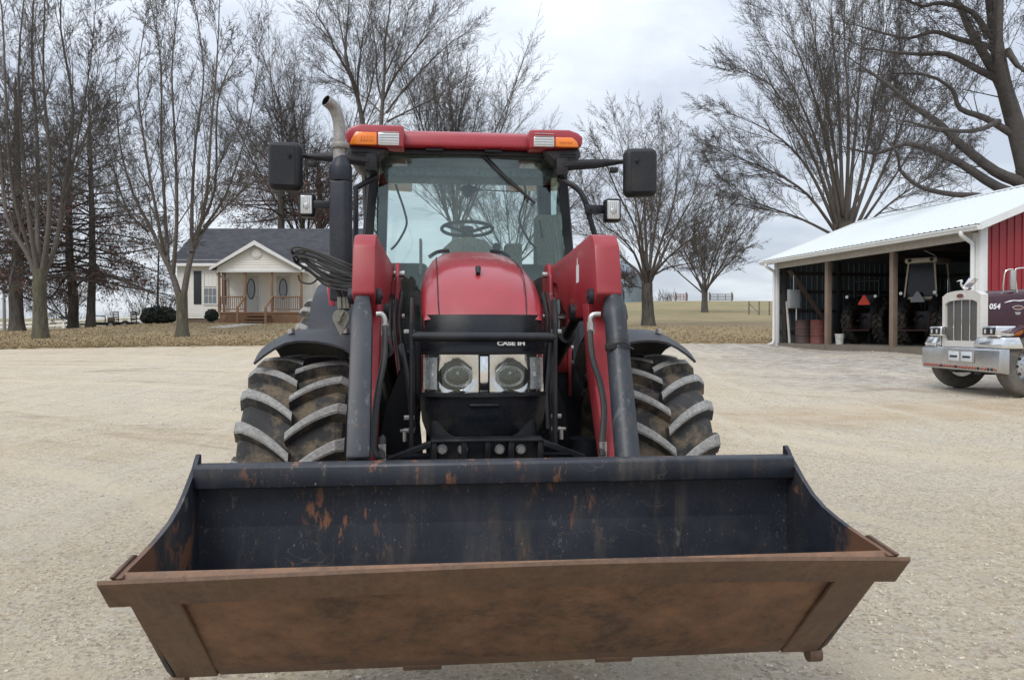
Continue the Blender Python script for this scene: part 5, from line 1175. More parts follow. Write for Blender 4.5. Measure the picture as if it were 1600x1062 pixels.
m = MB(); m.hexa([B(-OVF + .04, -OVE + .02, EAVE - .18), B(BL + OVF - .05, -OVE + .02, EAVE - .18), B(BL + OVF - .05, .0, EAVE - .06), B(-OVF + .04, .0, EAVE - .06), B(-OVF + .04, -OVE + .02, EAVE - .165), B(BL + OVF - .05, -OVE + .02, EAVE - .165), B(BL + OVF - .05, .0, EAVE - .045), B(-OVF + .04, .0, EAVE - .045)]); m.build('soffit', M['header'], roof)
m = MB()
for s in (0, 1):
    ea, eb = (.08, HALF) if s == 0 else (2 * HALF - .08, HALF); zo = lambda e: (EAVE + SLP * (min(e, 2 * HALF - e) + .35)) - .075
    m.hexa([B(.06, ea, zo(ea)), B(BL - .06, ea, zo(ea)), B(BL - .06, eb, zo(eb)), B(.06, eb, zo(eb)), B(.06, ea, zo(ea) + .02), B(BL - .06, ea, zo(ea) + .02), B(BL - .06, eb, zo(eb) + .02), B(.06, eb, zo(eb) + .02)])
m.build('added_dark_lining', M['darkwood'], barn)  # dark sheets added under the roof steel to keep the bays dim
# gutter (K profile) and downspouts
m = MB(); pf = [(-OVE - .005, -.03), (-OVE - .13, -.03), (-OVE - .135, -.06), (-OVE - .10, -.10), (-OVE - .09, -.15), (-OVE - .005, -.15)]
rings = [[B(f, e, EAVE + z - .01) for e, z in pf] for f in (-OVF, BL + OVF)]; m.loft(rings); gt = m.build('gutter', M['gutter'], barn)
def dsp(f, fl):
    m = MB(); m.tube(crom([B(f, -OVE - .07, EAVE - .14), B(f, -OVE - .07, EAVE - .24), B(f + fl * .03, -.22, EAVE - .36), B(f + fl * .04, -.09, EAVE - .46), B(f + fl * .04, -.08, EAVE - .7)], 5) + [B(f + fl * .04, -.08, ZF + .1), B(f + fl * .04, -.14, ZF - .02), B(f + fl * .04, -.3, ZF - .06)], .055, 8); m.build('downspout', M['gutter'], gt)
dsp(.15, 0); dsp(BL - .05, 0)

# ---- what stands in the bays
def bay(px, e):
    d = ray(px, 500); d = Vector((d.x, d.y, 0)); base = BN + DE * e; t_ = base.dot(DE) / d.dot(DE); q = d * t_; return Vector((q.x, q.y, ZF))
DEZ = math.atan2(DE.y, DE.x)
def drum(name, label, px, e, mat):
    p = bay(px, e); t = thing(name, label, 'barrel', tuple(p), 0, 'steel drums in the barn', local=True); m = MB()
    m.lathe([(.02, .0), (.285, .0), (.295, .015), (.285, .03), (.285, .28), (.30, .30), (.285, .32), (.285, .56), (.30, .58), (.285, .60), (.285, .85), (.295, .87), (.285, .88), (.27, .865), (.02, .862)], (0, 0, .002), 'z', 28); m.build('body', mat, t); m = MB(); m.cyl((.12, 0, .86), (.12, 0, .885), .035, 12); m.build('bung', M['steel'], t); return t
drum('steel_drum', 'rusty brown steel drum left of the red one in the barn', 1255, .78, M['drumbrown'])
drum('steel_drum', 'rusty red steel drum half behind the first barn post', 1279, .9, M['drumred'])
p = bay(1312, .75); t = thing('plastic_pail', 'white plastic pail on the barn floor between the posts', 'bucket', tuple(p), 0, local=True); m = MB(); m.lathe([(.02, 0), (.125, 0), (.15, .33), (.158, .335), (.158, .36), (.15, .37), (.14, .36), (.118, .02), (.02, .018)], (0, 0, .003), 'z', 24); m.build('body', M['pail'], t); m = MB(); m.tube(crom([(-.155, 0, .33), (-.13, -.10, .25), (0, -.17, .19), (.13, -.10, .25), (.155, 0, .33)], 4), .006, 6); m.build('handle', M['steel'], t)
p = bay(1240, .42); t = thing('electric_box', 'grey electrical cabinet on a thin conduit post inside the barn', 'electrical box', tuple(p), DEZ, local=True); m = MB(); m.box((0, 0, 1.70), (.46, .18, .72), 0, None, .015); bx_ = m.build('cabinet', M['boxgrey'], t); m = MB(); m.box((0, -.098, 1.70), (.40, .012, .64), 0, None, .004); m.build('door', M['boxgrey'], bx_); m = MB(); m.cyl((.12, 0, .0), (.12, 0, 1.34), .035, 10); m.cyl((0, 0, 2.06), (0, 0, 2.6), .025, 8); m.build('conduit', M['steel'], t)
p = bay(1234, .30); m = MB(); q = bay(1229, .36); m.tube([p + Vector((0, 0, .0)), q + Vector((0, 0, 1.62))], .045, 10); o = m.build('wooden_pole', M['header'], None, loc=p); tag(o, 'pale wooden pole leaning up inside the barn left of the electric box', 'pole')
# parked tractors, seen from behind
def bay_tractor(label, px, e, cab, seed):
    p = bay(px, e); t = thing('parked_tractor', label, 'tractor', (p.x, p.y, ZF), R(-48) if cab else R(-50), 'old tractors parked in the barn', local=True)   # local +y is forward, rear at -y
    def rw(name, x, y, Rr, W, nl, sg):
        m = tyre_mb(Rr, W, nl, .05, th=.075); m.v = [(a + x, -b + y, c + Rr) for a, b, c in m.v]; w = m.build(name, [M['tyre'], M['tyre']], t); m = MB(); m.lathe([(.04, -.05), (Rr * .5, -.05), (Rr * .6, -W * .3), (Rr * .62, W * .3), (Rr * .5, .05), (.04, .05)], (x, y, Rr), 'x', 24); m.build('rim', M['oldred'], w)
    for sg in (-1, 1): rw('rear_wheel', sg * .56, 0, .80, .40, 20, sg); rw('front_wheel', sg * .60, 2.3, .45, .28, 16, sg)
    m = MB(); m.bb((-.26, -.35, .5), (.26, 1.0, 1.15), 0, .04); m.bb((-.22, 1.0, .55), (.22, 2.9, .95), 0, .04); m.bb((-.6, -.12, .72), (.6, .12, .92), 0, .04); m.build('chassis', M['black'], t)
    m = MB(); m.loft([[(x * w_, y, z) for x, z in ((-1, .95), (-1, 1.45), (-.7, h), (.7, h), (1, 1.45), (1, .95))] for y, w_, h in ((1.0, .30, 1.62), (2.0, .28, 1.56), (2.9, .25, 1.46))]); m.build('hood', M['oldred'], t)
    for sg in (-1, 1):
        g = [[(sg * (.38 + .25 * j / 3), -.92 * math.cos(R(20 + i * 13)), .82 + .92 * math.sin(R(20 + i * 13))) for j in range(4)] for i in range(10)]; m = MB(); m.sheet(g if sg > 0 else [r[::-1] for r in g], .02); f_ = m.build('mudguard', M['black'], t)
        m = MB(); m.cyl((sg * .52, -.70, 1.72), (sg * .52, -.76, 1.72), .055, 14); m.build('rear_lamp', M['white_lens'], f_)
    m = MB()
    for sg in (-1, 1): m.tube([(sg * .28, -.3, .62), (sg * .42, -1.05, .50)], .035, 8); m.tube([(sg * .30, -.30, 1.12), (sg * .38, -.75, 1.05), (sg * .40, -.95, .55)], .025, 8)
    m.tube([(0, -.3, 1.0), (0, -1.0, .85)], .03, 8); m.cyl((-.45, -1.05, .50), (.45, -1.05, .50), .03, 8); m.build('hitch', M['oldred'], t)
    m = MB(); m.prism([(-.20, 0), (.20, 0), (.225, .04), (.03, .36), (-.03, .36), (-.225, .04)], 'y', -.52, -.51, 0, .004, 1)
    m.v = [(x + (-.05 if cab else .05), y - .1, z + 1.42) for x, y, z in m.v]; sv = m.build('slow_triangle', M['boxgrey'] if cab else M['smv'], t); m = MB(); m.tube([(0, -.5, 1.45), (0, -.3, 1.0)], .015, 6); m.build('triangle_bracket', M['black'], sv)
    if cab:
        m = MB()
        for sg in (-1, 1): m.tube([(sg * .50, -.50, 1.55), (sg * .40, -.42, 2.72)], .035, 4); m.tube([(sg * .50, .75, 1.5), (sg * .42, .65, 2.72)], .035, 4)
        m.box((0, -.50, 1.56), (1.02, .06, .08), 0, None, .02); m.box((0, .76, 1.56), (1.0, .06, .08)); cf = m.build('cab_frame', M['cream'], t)
        for sg in (-1, 1): m = MB(); m.box((sg * .5, .13, 1.56), (.06, 1.2, .07)); m.build('side_rail', M['cream'], cf)
        m = MB(); m.box((0, .14, 2.80), (1.0, 1.3, .17), 0, None, .05, 3); m.build('cab_roof', M['cream'], cf)
        m = MB(); m.hexa([(-.46, -.46, 1.62), (.46, -.46, 1.62), (.37, -.40, 2.69), (-.37, -.40, 2.69), (-.46, -.45, 1.62), (.46, -.45, 1.62), (.37, -.39, 2.69), (-.37, -.39, 2.69)]); m.build('rear_glass', M['black_gloss'], cf)
        for sg in (-1, 1): m = MB(); m.cyl((sg * .34, -.51, 2.80), (sg * .34, -.53, 2.80), .06, 14); m.build('roof_lamp', M['black'], cf)
    else:
        m = MB(); m.box((0, .1, 1.35), (.5, .45, .12), 0, None, .05, 3); m.box((0, -.14, 1.6), (.5, .10, .45), 0, None, .04, 3); m.build('seat', M['black'], t)
        m = MB()
        for sg in (-1, 1): m.tube([(sg * .45, -.3, 1.1), (sg * .45, -.3, 2.3)], .04, 8)
        m.tube([(-.45, -.3, 2.3), (.45, -.3, 2.3)], .04, 8); m.build('roll_bar', M['black'], t)
        m = MB(); m.tube([(.17 * math.cos(a), .62, 1.72 + .17 * math.sin(a)) for a in [i * math.pi / 8 for i in range(17)]], .014, 6); m.cyl((0, .62, 1.72), (0, .95, 1.45), .025, 8); m.build('steering_wheel', M['black'], t)
    return t
bay_tractor('old tractor with a cream framed cab parked nose-in behind the second barn post', 1447, 2.6, True, 1)
bay_tractor('old open tractor with an orange safety triangle parked between the barn posts', 1360, 2.6, False, 2)

# ================================================================== plum semi truck, facing left
tz = .30; TX = 8.40
S = thing('semi_truck', 'dark plum semi truck with chrome bumper and tall pale grille, parked at the right edge', 'truck', (TX, 14.45, tz))
m = MB(); prb = [(TX + .16, .69), (TX, .72), (TX - .015, .80), (TX - .015, 1.11), (TX + .02, 1.135), (TX + .16, 1.135)]
m.prism(prb, 'y', 13.2, 15.7, 0, .012, 2); bmp = m.build('bumper', M['alu'], S, ang=40)
for k in range(24):
    y = 13.32 + k * 2.27 / 23; m = MB(); m.lathe([(.002, TX - .034), (.020, TX - .031), (.027, TX - .022), (.028, TX - .012)], (0, y, .775), 'x', 14)
    m.build('marker_light', M['black'] if k in (1, 2, 5, 12, 17) else M['redlens'], bmp)
m = MB(); m.bb((TX - .032, 13.92, .86), (TX - .017, 14.75, 1.09), 0, .006); ph = m.build('plate_holder', M['steel'], bmp)
M['plate'] = paint('pale_number_plate', (.55, .58, .60), .5, dirt=(.25, .3, .42), amt=.5, scale=18, var=.1)
for y0 in (13.96, 14.37):
    m = MB(); m.bb((TX - .040, y0, .885), (TX - .033, y0 + .34, 1.065), 0, .003); pl = m.build('number_plate', M['plate'], ph)
    m = MB()
    m.bb((TX - .043, y0 + .05, .95), (TX - .0405, y0 + .29, .99))
    m.build('plate_marks', M['slate'], pl)
# grille shell
g0, g1 = 14.06, 15.30; zg0, zg1 = 1.14, 2.17; gx = TX + .17
def sq(r, z0, z1, y0, y1, crown):
    pts = []
    for i in range(9): t = i / 8; y = y0 + (y1 - y0) * t; pts.append((y, z1 - r * 0 + crown * (1 - (2 * t - 1) ** 2) - (r if i in (0, 8) else 0)))
    return [(y0, z0)] + pts + [(y1, z0)]
outer = sq(.05, zg0, zg1, g0, g1, .05); inner = sq(.03, zg0 + .12, zg1 - .16, g0 + .10, g1 - .10, .03)
m = MB(); A = [(gx, y, z) for y, z in outer]; Bk = [(gx + .14, y, z) for y, z in outer]; I = [(gx, y, z) for y, z in inner]; Ib = [(gx + .05, y, z) for y, z in inner]
m.loft([Bk, A, I, Ib], 0, True, False); sh = m.build('grille_shell', M['shell'], S, ang=40)
m = MB(); m.prism([(y, z) for y, z in inner], 'x', gx + .045, gx + .06); m.build('grille_screen', M['mesh'], sh)
for k in (1, 2, 3): y = g0 + .10 + (g1 - g0 - .2) * k / 4; m = MB(); m.bb((gx + .02, y - .012, zg0 + .12), (gx + .044, y + .012, zg1 - .14), 0, .003); m.build('grille_bar', M['chrome'], sh)
ovl = lambda c0, c1, a, b: [(c0 + a * math.cos(i * math.pi / 10), c1 + b * math.sin(i * math.pi / 10)) for i in range(20)]
m = MB(); m.prism(ovl((g0 + g1) / 2, zg1 - .055, .125, .05), 'x', gx - .012, gx - .001); em = m.build('oval_emblem', M['chrome'], sh); m = MB(); m.prism(ovl((g0 + g1) / 2, zg1 - .055, .108, .040), 'x', gx - .016, gx - .0125); m.build('emblem_face', M['drumred'], em)
# bird ornament
c = Vector((gx + .08, (g0 + g1) / 2, zg1 + .06)); m = MB()
m.tube(crom([c + Vector((.13, 0, .02)), c + Vector((.05, 0, .035)), c + Vector((-.03, 0, .05)), c + Vector((-.075, 0, .11)), c + Vector((-.06, 0, .165)), c + Vector((-.10, 0, .175)), c + Vector((-.15, 0, .16))], 5), [.010, .014, .02, .026, .032, .036, .036, .034, .032, .03, .028, .025, .022, .02, .018, .017, .017, .018, .02, .022, .024, .024, .022, .018, .014, .012, .010, .008, .006, .005, .003], 10)
for sy in (-1, 1):
    g = [[c + Vector((-.03 + .10 * j / 4 + .15 * i / 5, sy * (.02 + .055 * i / 5), .06 + .17 * i / 5 - .045 * j / 4 * (1 - .4 * i / 5))) for j in range(5)] for i in range(6)]; m.sheet(g, .008)
m.cyl(c + Vector((0, 0, -.03)), c + Vector((0, 0, .05)), .02, 10); m.build('bird_ornament', M['chrome'], S)
# hood
m = MB(); hx = gx + .14
def hr(x, w0, zb_, zt_): yc = (g0 + g1) / 2; return [(x, yc - w0, zb_), (x, yc - w0 - .01, (zb_ + zt_) / 2), (x, yc - w0, zt_ - .10), (x, yc - w0 + .04, zt_ - .03), (x, yc - w0 + .14, zt_), (x, yc, zt_ + .025), (x, yc + w0 - .14, zt_), (x, yc + w0 - .04, zt_ - .03), (x, yc + w0, zt_ - .10), (x, yc + w0 + .01, (zb_ + zt_) / 2), (x, yc + w0, zb_)]
m.loft([hr(hx, .60, 1.16, 2.16), hr(hx + .6, .62, 1.16, 2.20), hr(hx + 1.4, .66, 1.16, 2.24), hr(hx + 2.0, .72, 1.16, 2.30)], 0, True, True); hd = m.build('hood', M['purple'], S, ang=50)
yh = (g0 + g1) / 2 - .61
Mx = lambda x, z, y: Matrix.Translation((x, y, z)) @ Matrix.Rotation(R(90), 4, 'X')
xt = lambda px, d: (px - 800) / 1200 * d
dd = yh - .02
m = MB(); m.text('054', .135, Mx(xt(1554, dd), at(1554, 479, dd).z, yh - .012), 0, .003, .15, .004); m.build('fleet_number', M['decal'], hd)
m = MB(); m.prism(ovl(xt(1590, dd), at(1590, 480.5, dd).z, .10, .042), 'y', yh - .028, yh - .012); eb = m.build('side_emblem', M['chrome'], hd); m = MB(); m.prism(ovl(xt(1590, dd), at(1590, 480.5, dd).z, .088, .032), 'y', yh - .034, yh - .0285); m.build('emblem_face', M['drumred'], eb); m = MB(); zz = at(1590, 489, dd).z; m.prism([(xt(1585, dd), zz + .02), (xt(1595, dd), zz + .02), (xt(1593, dd), zz - .03), (xt(1587, dd), zz - .03)], 'y', yh - .024, yh - .012); m.build('emblem_badge', M['steel'], eb)
m = MB(); sw = [(1569, 473), (1576, 471), (1584, 469.5), (1592, 470), (1600, 469), (1616, 468), (1640, 470)]
m.tube(crom([(xt(x, dd), yh - .018, at(x, y, dd).z) for x, y in sw], 4), [.003, .005, .008, .010, .012, .013, .012, .011, .010, .010, .011, .012, .013, .013, .012, .012, .011, .010, .009, .008, .007, .006, .005, .004, .003], 6); m.build('pinstripe', M['decal'], hd)
# fender, tyre
for sy, yc in ((-1, 13.42), (1, 15.48)):
    g = []; wx, wz_ = TX + .62, tz + .53
    for i in range(15):
        a = R(54 + i * 8.4); row = []
        for j in range(7): t = j / 6; r = .66 + .02 * math.sin(t * 3.14); row.append((wx - r * math.cos(a) * (1.05 if i < 7 else 1.2), yc - sy * -.30 * 0 + sy * (.22 - t * .62), wz_ + .05 + r * math.sin(a)))
        g.append(row if sy < 0 else row[::-1])
    m = MB(); m.sheet(g, .02); fd = m.build('fender', M['purple'], S, ang=60)
    m = MB(); rt = .53
    m.lathe([(.30, -.13), (.36, -.145), (.46, -.14), (.505, -.12), (.525, -.09), (rt, -.02), (rt, .02), (.525, .09), (.505, .12), (.46, .14), (.30, .13)], (wx, yc, tz + rt), 'y', 40, 0, True); wq = m.build('wheel', M['roadtyre'], S)
    m = MB(); s_ = -1 if sy < 0 else 1
    m.lathe([(.02, s_ * .10), (.08, s_ * .10), (.09, s_ * .05), (.20, s_ * .03), (.235, s_ * .06), (.27, s_ * .10), (.295, s_ * .135), (.30, s_ * .10), (.29, -s_ * .1), (.02, -s_ * .1)], (wx, yc, tz + rt), 'y', 40); rm = m.build('rim', M['alu'], wq)
    m = MB()
    for k in range(10): a = k * math.pi / 5; m.cyl((wx + .225 * math.cos(a), yc + s_ * .045, tz + rt + .225 * math.sin(a)), (wx + .225 * math.cos(a), yc + s_ * .062, tz + rt + .225 * math.sin(a)), .028, 12)
    m.build('hand_holes', M['black'], rm)
    m = MB()
    for k in range(10): a = (k + .5) * math.pi / 5; m.cyl((wx + .14 * math.cos(a), yc + s_ * .03, tz + rt + .14 * math.sin(a)), (wx + .14 * math.cos(a), yc + s_ * .07, tz + rt + .14 * math.sin(a)), .016, 6)
    m.build('wheel_nuts', M['steel'], rm)
    # headlamp pod and chrome nose of the fender below it
    yp = 13.62 if sy < 0 else 15.36; m = MB(); m.box((TX + .24, yp, 1.44), (.36, .42, .19), 0, None, .025, 3); pod = m.build('headlamp_pod', M['chrome'], S)
    for q in (-.09, .09):
        m = MB(); m.box((TX + .052, yp + q, 1.44), (.014, .155, .125), 0, None, .005); lp_ = m.build('lamp_glass', M['slate'], pod)
        m = MB(); m.box((TX + .043, yp + q, 1.44), (.006, .05, .075), 0, None, .002); m.build('lamp_bulb', M['white_lens'], lp_)
    m = MB(); m.prism([(TX + .36, 1.36), (TX + .36, 1.52), (TX + .46, 1.515), (TX + .53, 1.47), (TX + .53, 1.41), (TX + .46, 1.365)], 'y', yp - sy * -.215, yp + sy * .10, 0, .015, 2); m.build('turn_signal', M['amber'], pod)
    m = MB(); y0, y1 = (13.22, 14.04) if sy < 0 else (15.32, 15.69); m.prism([(TX + .05, 1.14), (TX + .03, 1.20), (TX + .10, 1.33), (TX + .34, 1.34), (TX + .42, 1.14)], 'y', y0, y1, 0, .012, 2); m.build('fender_apron', M['chrome'], S)
m = MB(); m.bb((TX + .15, 14.0, tz + .35), (TX + 3.2, 14.2, tz + .6)); m.bb((TX + .15, 14.8, tz + .35), (TX + 3.2, 15.0, tz + .6)); m.cyl((TX + .62, 13.4, tz + .5), (TX + .62, 15.5, tz + .5), .06, 10); m.bb((TX + .4, 14.1, tz + .6), (TX + 2.2, 14.9, tz + .9)); m.build('chassis', M['slate'], S)
# hood mounted mirror
m = MB(); bx0 = hx + .0; y_ = yh + .02
X0, X1 = xt(1568, 14.1), xt(1602, 14.1); zA, zB = at(1580, 456, 14.1).z, at(1580, 421, 14.1).z
m.tube(crom([(X0, y_ + .04, zA - .05), (X0 - .0, y_ + .02, zA + .2), (X0 + .02, y_, zB - .04), (X0 + .10, y_, zB), (X0 + .16, y_, zB)], 5), .012, 8); m.tube(crom([(X0 + .26, y_ + .02, zA - .05), (X0 + .22, y_, zA + .1), (X0 + .20, y_, zB - .05), (X0 + .24, y_, zB + .015), (X0 + .5, y_, zB + .03), (X0 + .9, y_, zB + .03)], 5), .013, 8); mb_ = m.build('mirror_bracket', M['chrome'], S)
m = MB(); m.box((X0 + .155, y_ - .005, (zA + zB) / 2 + .01), (.10, .05, .36), 0, None, .012, 2); m.build('mirror', M['steel'], mb_)
# cab behind the hood (just out of the picture)
m = MB(); cx0 = hx + 2.0; m.loft([[(x, y, z) for y, z in ((13.5, 1.0), (13.5, 2.3), (13.62, 3.0), (15.28, 3.0), (15.4, 2.3), (15.4, 1.0))] for x in (cx0, cx0 + 1.6)], 0); cb = m.build('cab', M['purple'], S)
m = MB(); m.bb((cx0 - .012, 13.75, 2.36), (cx0 - .002, 14.42, 2.9), 0, .004); m.bb((cx0 - .012, 14.48, 2.36), (cx0 - .002, 15.15, 2.9), 0, .004); m.build('windshield', M['black_gloss'], cb)
m = MB(); m.hexa([(cx0 + .35, 13.49, 2.2), (cx0 + 1.2, 13.49, 2.2), (cx0 + 1.2, 13.6, 2.85), (cx0 + .35, 13.6, 2.85), (cx0 + .35, 13.495, 2.2), (cx0 + 1.2, 13.495, 2.2), (cx0 + 1.2, 13.605, 2.85), (cx0 + .35, 13.605, 2.85)]); m.build('side_window', M['black_gloss'], cb)
for y in (13.55, 15.35): m = MB(); m.lathe([(.28, -.25), (.45, -.27), (.52, -.22), (.53, 0), (.52, .22), (.45, .27), (.28, .25)], (cx0 + 2.4, y, tz + .53), 'y', 32); m.build('wheel', M['roadtyre'], S)
m = MB(); m.bb((cx0 + 1.6, 14.0, tz + .45), (cx0 + 3.2, 14.95, tz + .75)); m.build('rear_frame', M['slate'], S)
# ================================================================== bare trees
class Grow:
    def __init__(s, seed): s.r = random.Random(seed); s.tubes = {}; s.tips = []
    def rec(s, pts, rad, k):
        s.tubes.setdefault((len(pts), k), []).append((pts, rad))
    def branch(s, p, d, Ln, r0, lvl, P, r1=None):
        r = s.r; n = 5 if lvl == 0 else (4 if lvl < 3 else 3)
        if lvl == 0 and Ln > 6: n = 7
        pts = [p]; rad = [r0]; r1 = r1 if r1 is not None else max(P['rmin'], r0 * (.30 if lvl < 2 else .45)); st = Ln / (n - 1)
        px, py, pz = p; dx, dy, dz = d; w = P['wander'] * (1 if lvl else .6); up = P['up'][min(lvl, len(P['up']) - 1)]; dirs = [d]
        for i in range(1, n):
            dx += r.gauss(0, w); dy += r.gauss(0, w); dz += r.gauss(0, w) + up
            l = math.sqrt(dx * dx + dy * dy + dz * dz) or 1; dx /= l; dy /= l; dz /= l
            px += dx * st; py += dy * st; pz += dz * st
            pts.append((px, py, pz)); rad.append(r0 + (r1 - r0) * (i / (n - 1)) ** .8); dirs.append((dx, dy, dz))
        s.rec(pts, rad, 6 if lvl == 0 else (5 if lvl == 1 else 3))
        if lvl >= P['levels']: s.tips.append(pts[-1]); return
        s.children(pts, dirs, rad, Ln, lvl, P)
    def children(s, pts, dirs, rad, Ln, lvl, P, t0=None, limb=False):
        r = s.r; nc = P['n'][lvl]; nc = int(nc * r.uniform(.8, 1.2) + .5); n = len(pts); t0 = P['t0'][lvl] if t0 is None else t0
        for c in range(nc):
            t = t0 + (1 - t0) * ((c + r.random()) / nc) ** .9; f = t * (n - 1); i = min(int(f), n - 2); u = f - i
            p = tuple(pts[i][k] + (pts[i + 1][k] - pts[i][k]) * u for k in range(3)); d = dirs[min(i + 1, n - 1)]
            a = R(r.uniform(*P['ang'][min(lvl, len(P['ang']) - 1)])); 
            # random perpendicular
            x, y, z = r.gauss(0, 1), r.gauss(0, 1), r.gauss(0, 1); dt = x * d[0] + y * d[1] + z * d[2]; x -= d[0] * dt; y -= d[1] * dt; z -= d[2] * dt
            l = math.sqrt(x * x + y * y + z * z) or 1; ca, sa = math.cos(a), math.sin(a) / l
            nd = (d[0] * ca + x * sa, d[1] * ca + y * sa, d[2] * ca + z * sa)
            ln = Ln * P['ratio'][lvl] * (1 - P['shr'] * t) * r.uniform(.65, 1.2)
            rr_ = rad[i] + (rad[i + 1] - rad[i]) * u
            if limb: ln *= (1 - .22 * t)
            s.branch(p, nd, ln, max(P['rmin'], min(rr_ * .6, ln * P.get('thick', .0085) + .0025)), lvl + 1, P)
        if lvl < P['levels']:   # the leader goes on as a finer shoot
            s.branch(pts[-1], dirs[-1], Ln * P['ratio'][lvl] * (.45 if limb else .8), max(P['rmin'], rad[-1]), lvl + 1, P)
    def limb(s, path, r0, r1, lvl, P, t0=.25, scale=None):
        """a limb along a given path, with procedural side branches"""
        pts = [tuple(p) for p in crom(path, 3)]; n = len(pts); dirs = []
        for i in range(n):
            v = (Vector(pts[min(i + 1, n - 1)]) - Vector(pts[max(i - 1, 0)])).normalized(); dirs.append(tuple(v))
        rad = [r0 + (r1 - r0) * (i / (n - 1)) ** .8 for i in range(n)]
        s.rec(pts, rad, 8); Ln = sum((Vector(a) - Vector(b)).length for a, b in zip(pts, pts[1:]))
        s.children(pts, dirs, rad, scale or Ln, lvl, P, t0, True)
    def mesh(s, name, mats, origin):
        Vs = []; Fs = []; base = 0
        for (n, k), lst in s.tubes.items():
            Pn = np.array([a for a, _ in lst]); Rn = np.array([b for _, b in lst]); Bn = len(lst)
            T_ = np.empty_like(Pn); T_[:, 1:-1] = Pn[:, 2:] - Pn[:, :-2]; T_[:, 0] = Pn[:, 1] - Pn[:, 0]; T_[:, -1] = Pn[:, -1] - Pn[:, -2]
            T_ /= np.linalg.norm(T_, axis=2, keepdims=True) + 1e-9
            ref = np.array([.31, .87, .38]); U = np.cross(T_, ref); U /= np.linalg.norm(U, axis=2, keepdims=True) + 1e-9; W = np.cross(T_, U)
            a = np.arange(k) * 2 * np.pi / k
            ring = Pn[:, :, None, :] + Rn[:, :, None, None] * (U[:, :, None, :] * np.cos(a)[None, None, :, None] + W[:, :, None, :] * np.sin(a)[None, None, :, None])
            Vs.append(ring.reshape(-1, 3))
            i, j = np.meshgrid(np.arange(n - 1), np.arange(k), indexing='ij'); q = np.stack([i * k + j, i * k + (j + 1) % k, (i + 1) * k + (j + 1) % k, (i + 1) * k + j], -1).reshape(-1, 4)
            Fs.append((q[None] + (np.arange(Bn) * n * k)[:, None, None]).reshape(-1, 4) + base); base += Bn * n * k
        V = np.concatenate(Vs) - np.array(origin); F = np.concatenate(Fs)
        o = bpy.data.objects.new(name, np_mesh(name, V, F, mats)); COL.objects.link(o); return o
def trunk_mesh(path, radii, parent, origin, mat, k=18, flare=1.6, seed=0):
    pts = crom([Vector(p) for p in path], 6); n = len(pts); m = MB(); vs = []
    for i, p in enumerate(pts):
        t = i / (n - 1) * (len(radii) - 1); a = int(min(t, len(radii) - 2)); r = radii[a] + (radii[a + 1] - radii[a]) * (t - a)
        h = p.z - pts[0].z
        for j in range(k):
            th = 2 * math.pi * j / k; fl = 1 + (flare - 1) * math.exp(-h * 2.6) * (1 + .35 * math.cos(th * 5 + seed)); nz = 1 + .10 * mn.noise(Vector((math.cos(th) * 1.5, math.sin(th) * 1.5, h * .9 + seed)))
            vs.append(p + Vector((math.cos(th), math.sin(th), 0)) * r * fl * nz)
    fs = [(i * k + j, i * k + (j + 1) % k, (i + 1) * k + (j + 1) % k, (i + 1) * k + j) for i in range(n - 1) for j in range(k)] + [tuple((n - 1) * k + j for j in range(k))]
    m.add([v - Vector(origin) for v in vs], fs); OFF[parent.name] = Vector((0, 0, 0)); return m.build('trunk', mat, parent, ang=80)
def leaves(g, name, parent, origin, mat, n, s0, s1, seed, zf=None):
    r = random.Random(seed); V = []; F = []; tips = [t for t in g.tips if zf is None or zf(t)]
    if not tips: return
    for _ in range(n):
        t = r.choice(tips); p = Vector(t) - Vector(origin) + Vector((r.gauss(0, .16), r.gauss(0, .16), r.gauss(0, .12))); a = Vector((r.gauss(0, 1), r.gauss(0, 1), r.gauss(0, 1))).normalized(); b = a.orthogonal().normalized(); s = r.uniform(s0, s1); k = len(V)
        V += [p - a * s, p + b * s * .55, p + a * s, p - b * s * .55]; F.append((k, k + 1, k + 2, k + 3))
    o = bpy.data.objects.new(name, np_mesh(name, np.array([tuple(v) for v in V]), np.array(F), mat)); COL.objects.link(o); o.parent = parent
GROUP = 'bare winter trees around the farm'
def PR(**k):
    d = dict(levels=4, n=[9, 7, 6, 4], t0=[.25, .15, .15, .1], ang=[(18, 42), (22, 48), (25, 55), (25, 60)], ratio=[.50, .48, .46, .55], shr=.55, up=[.10, .07, .04, .02], wander=.10, rmin=.007); d.update(k); return d
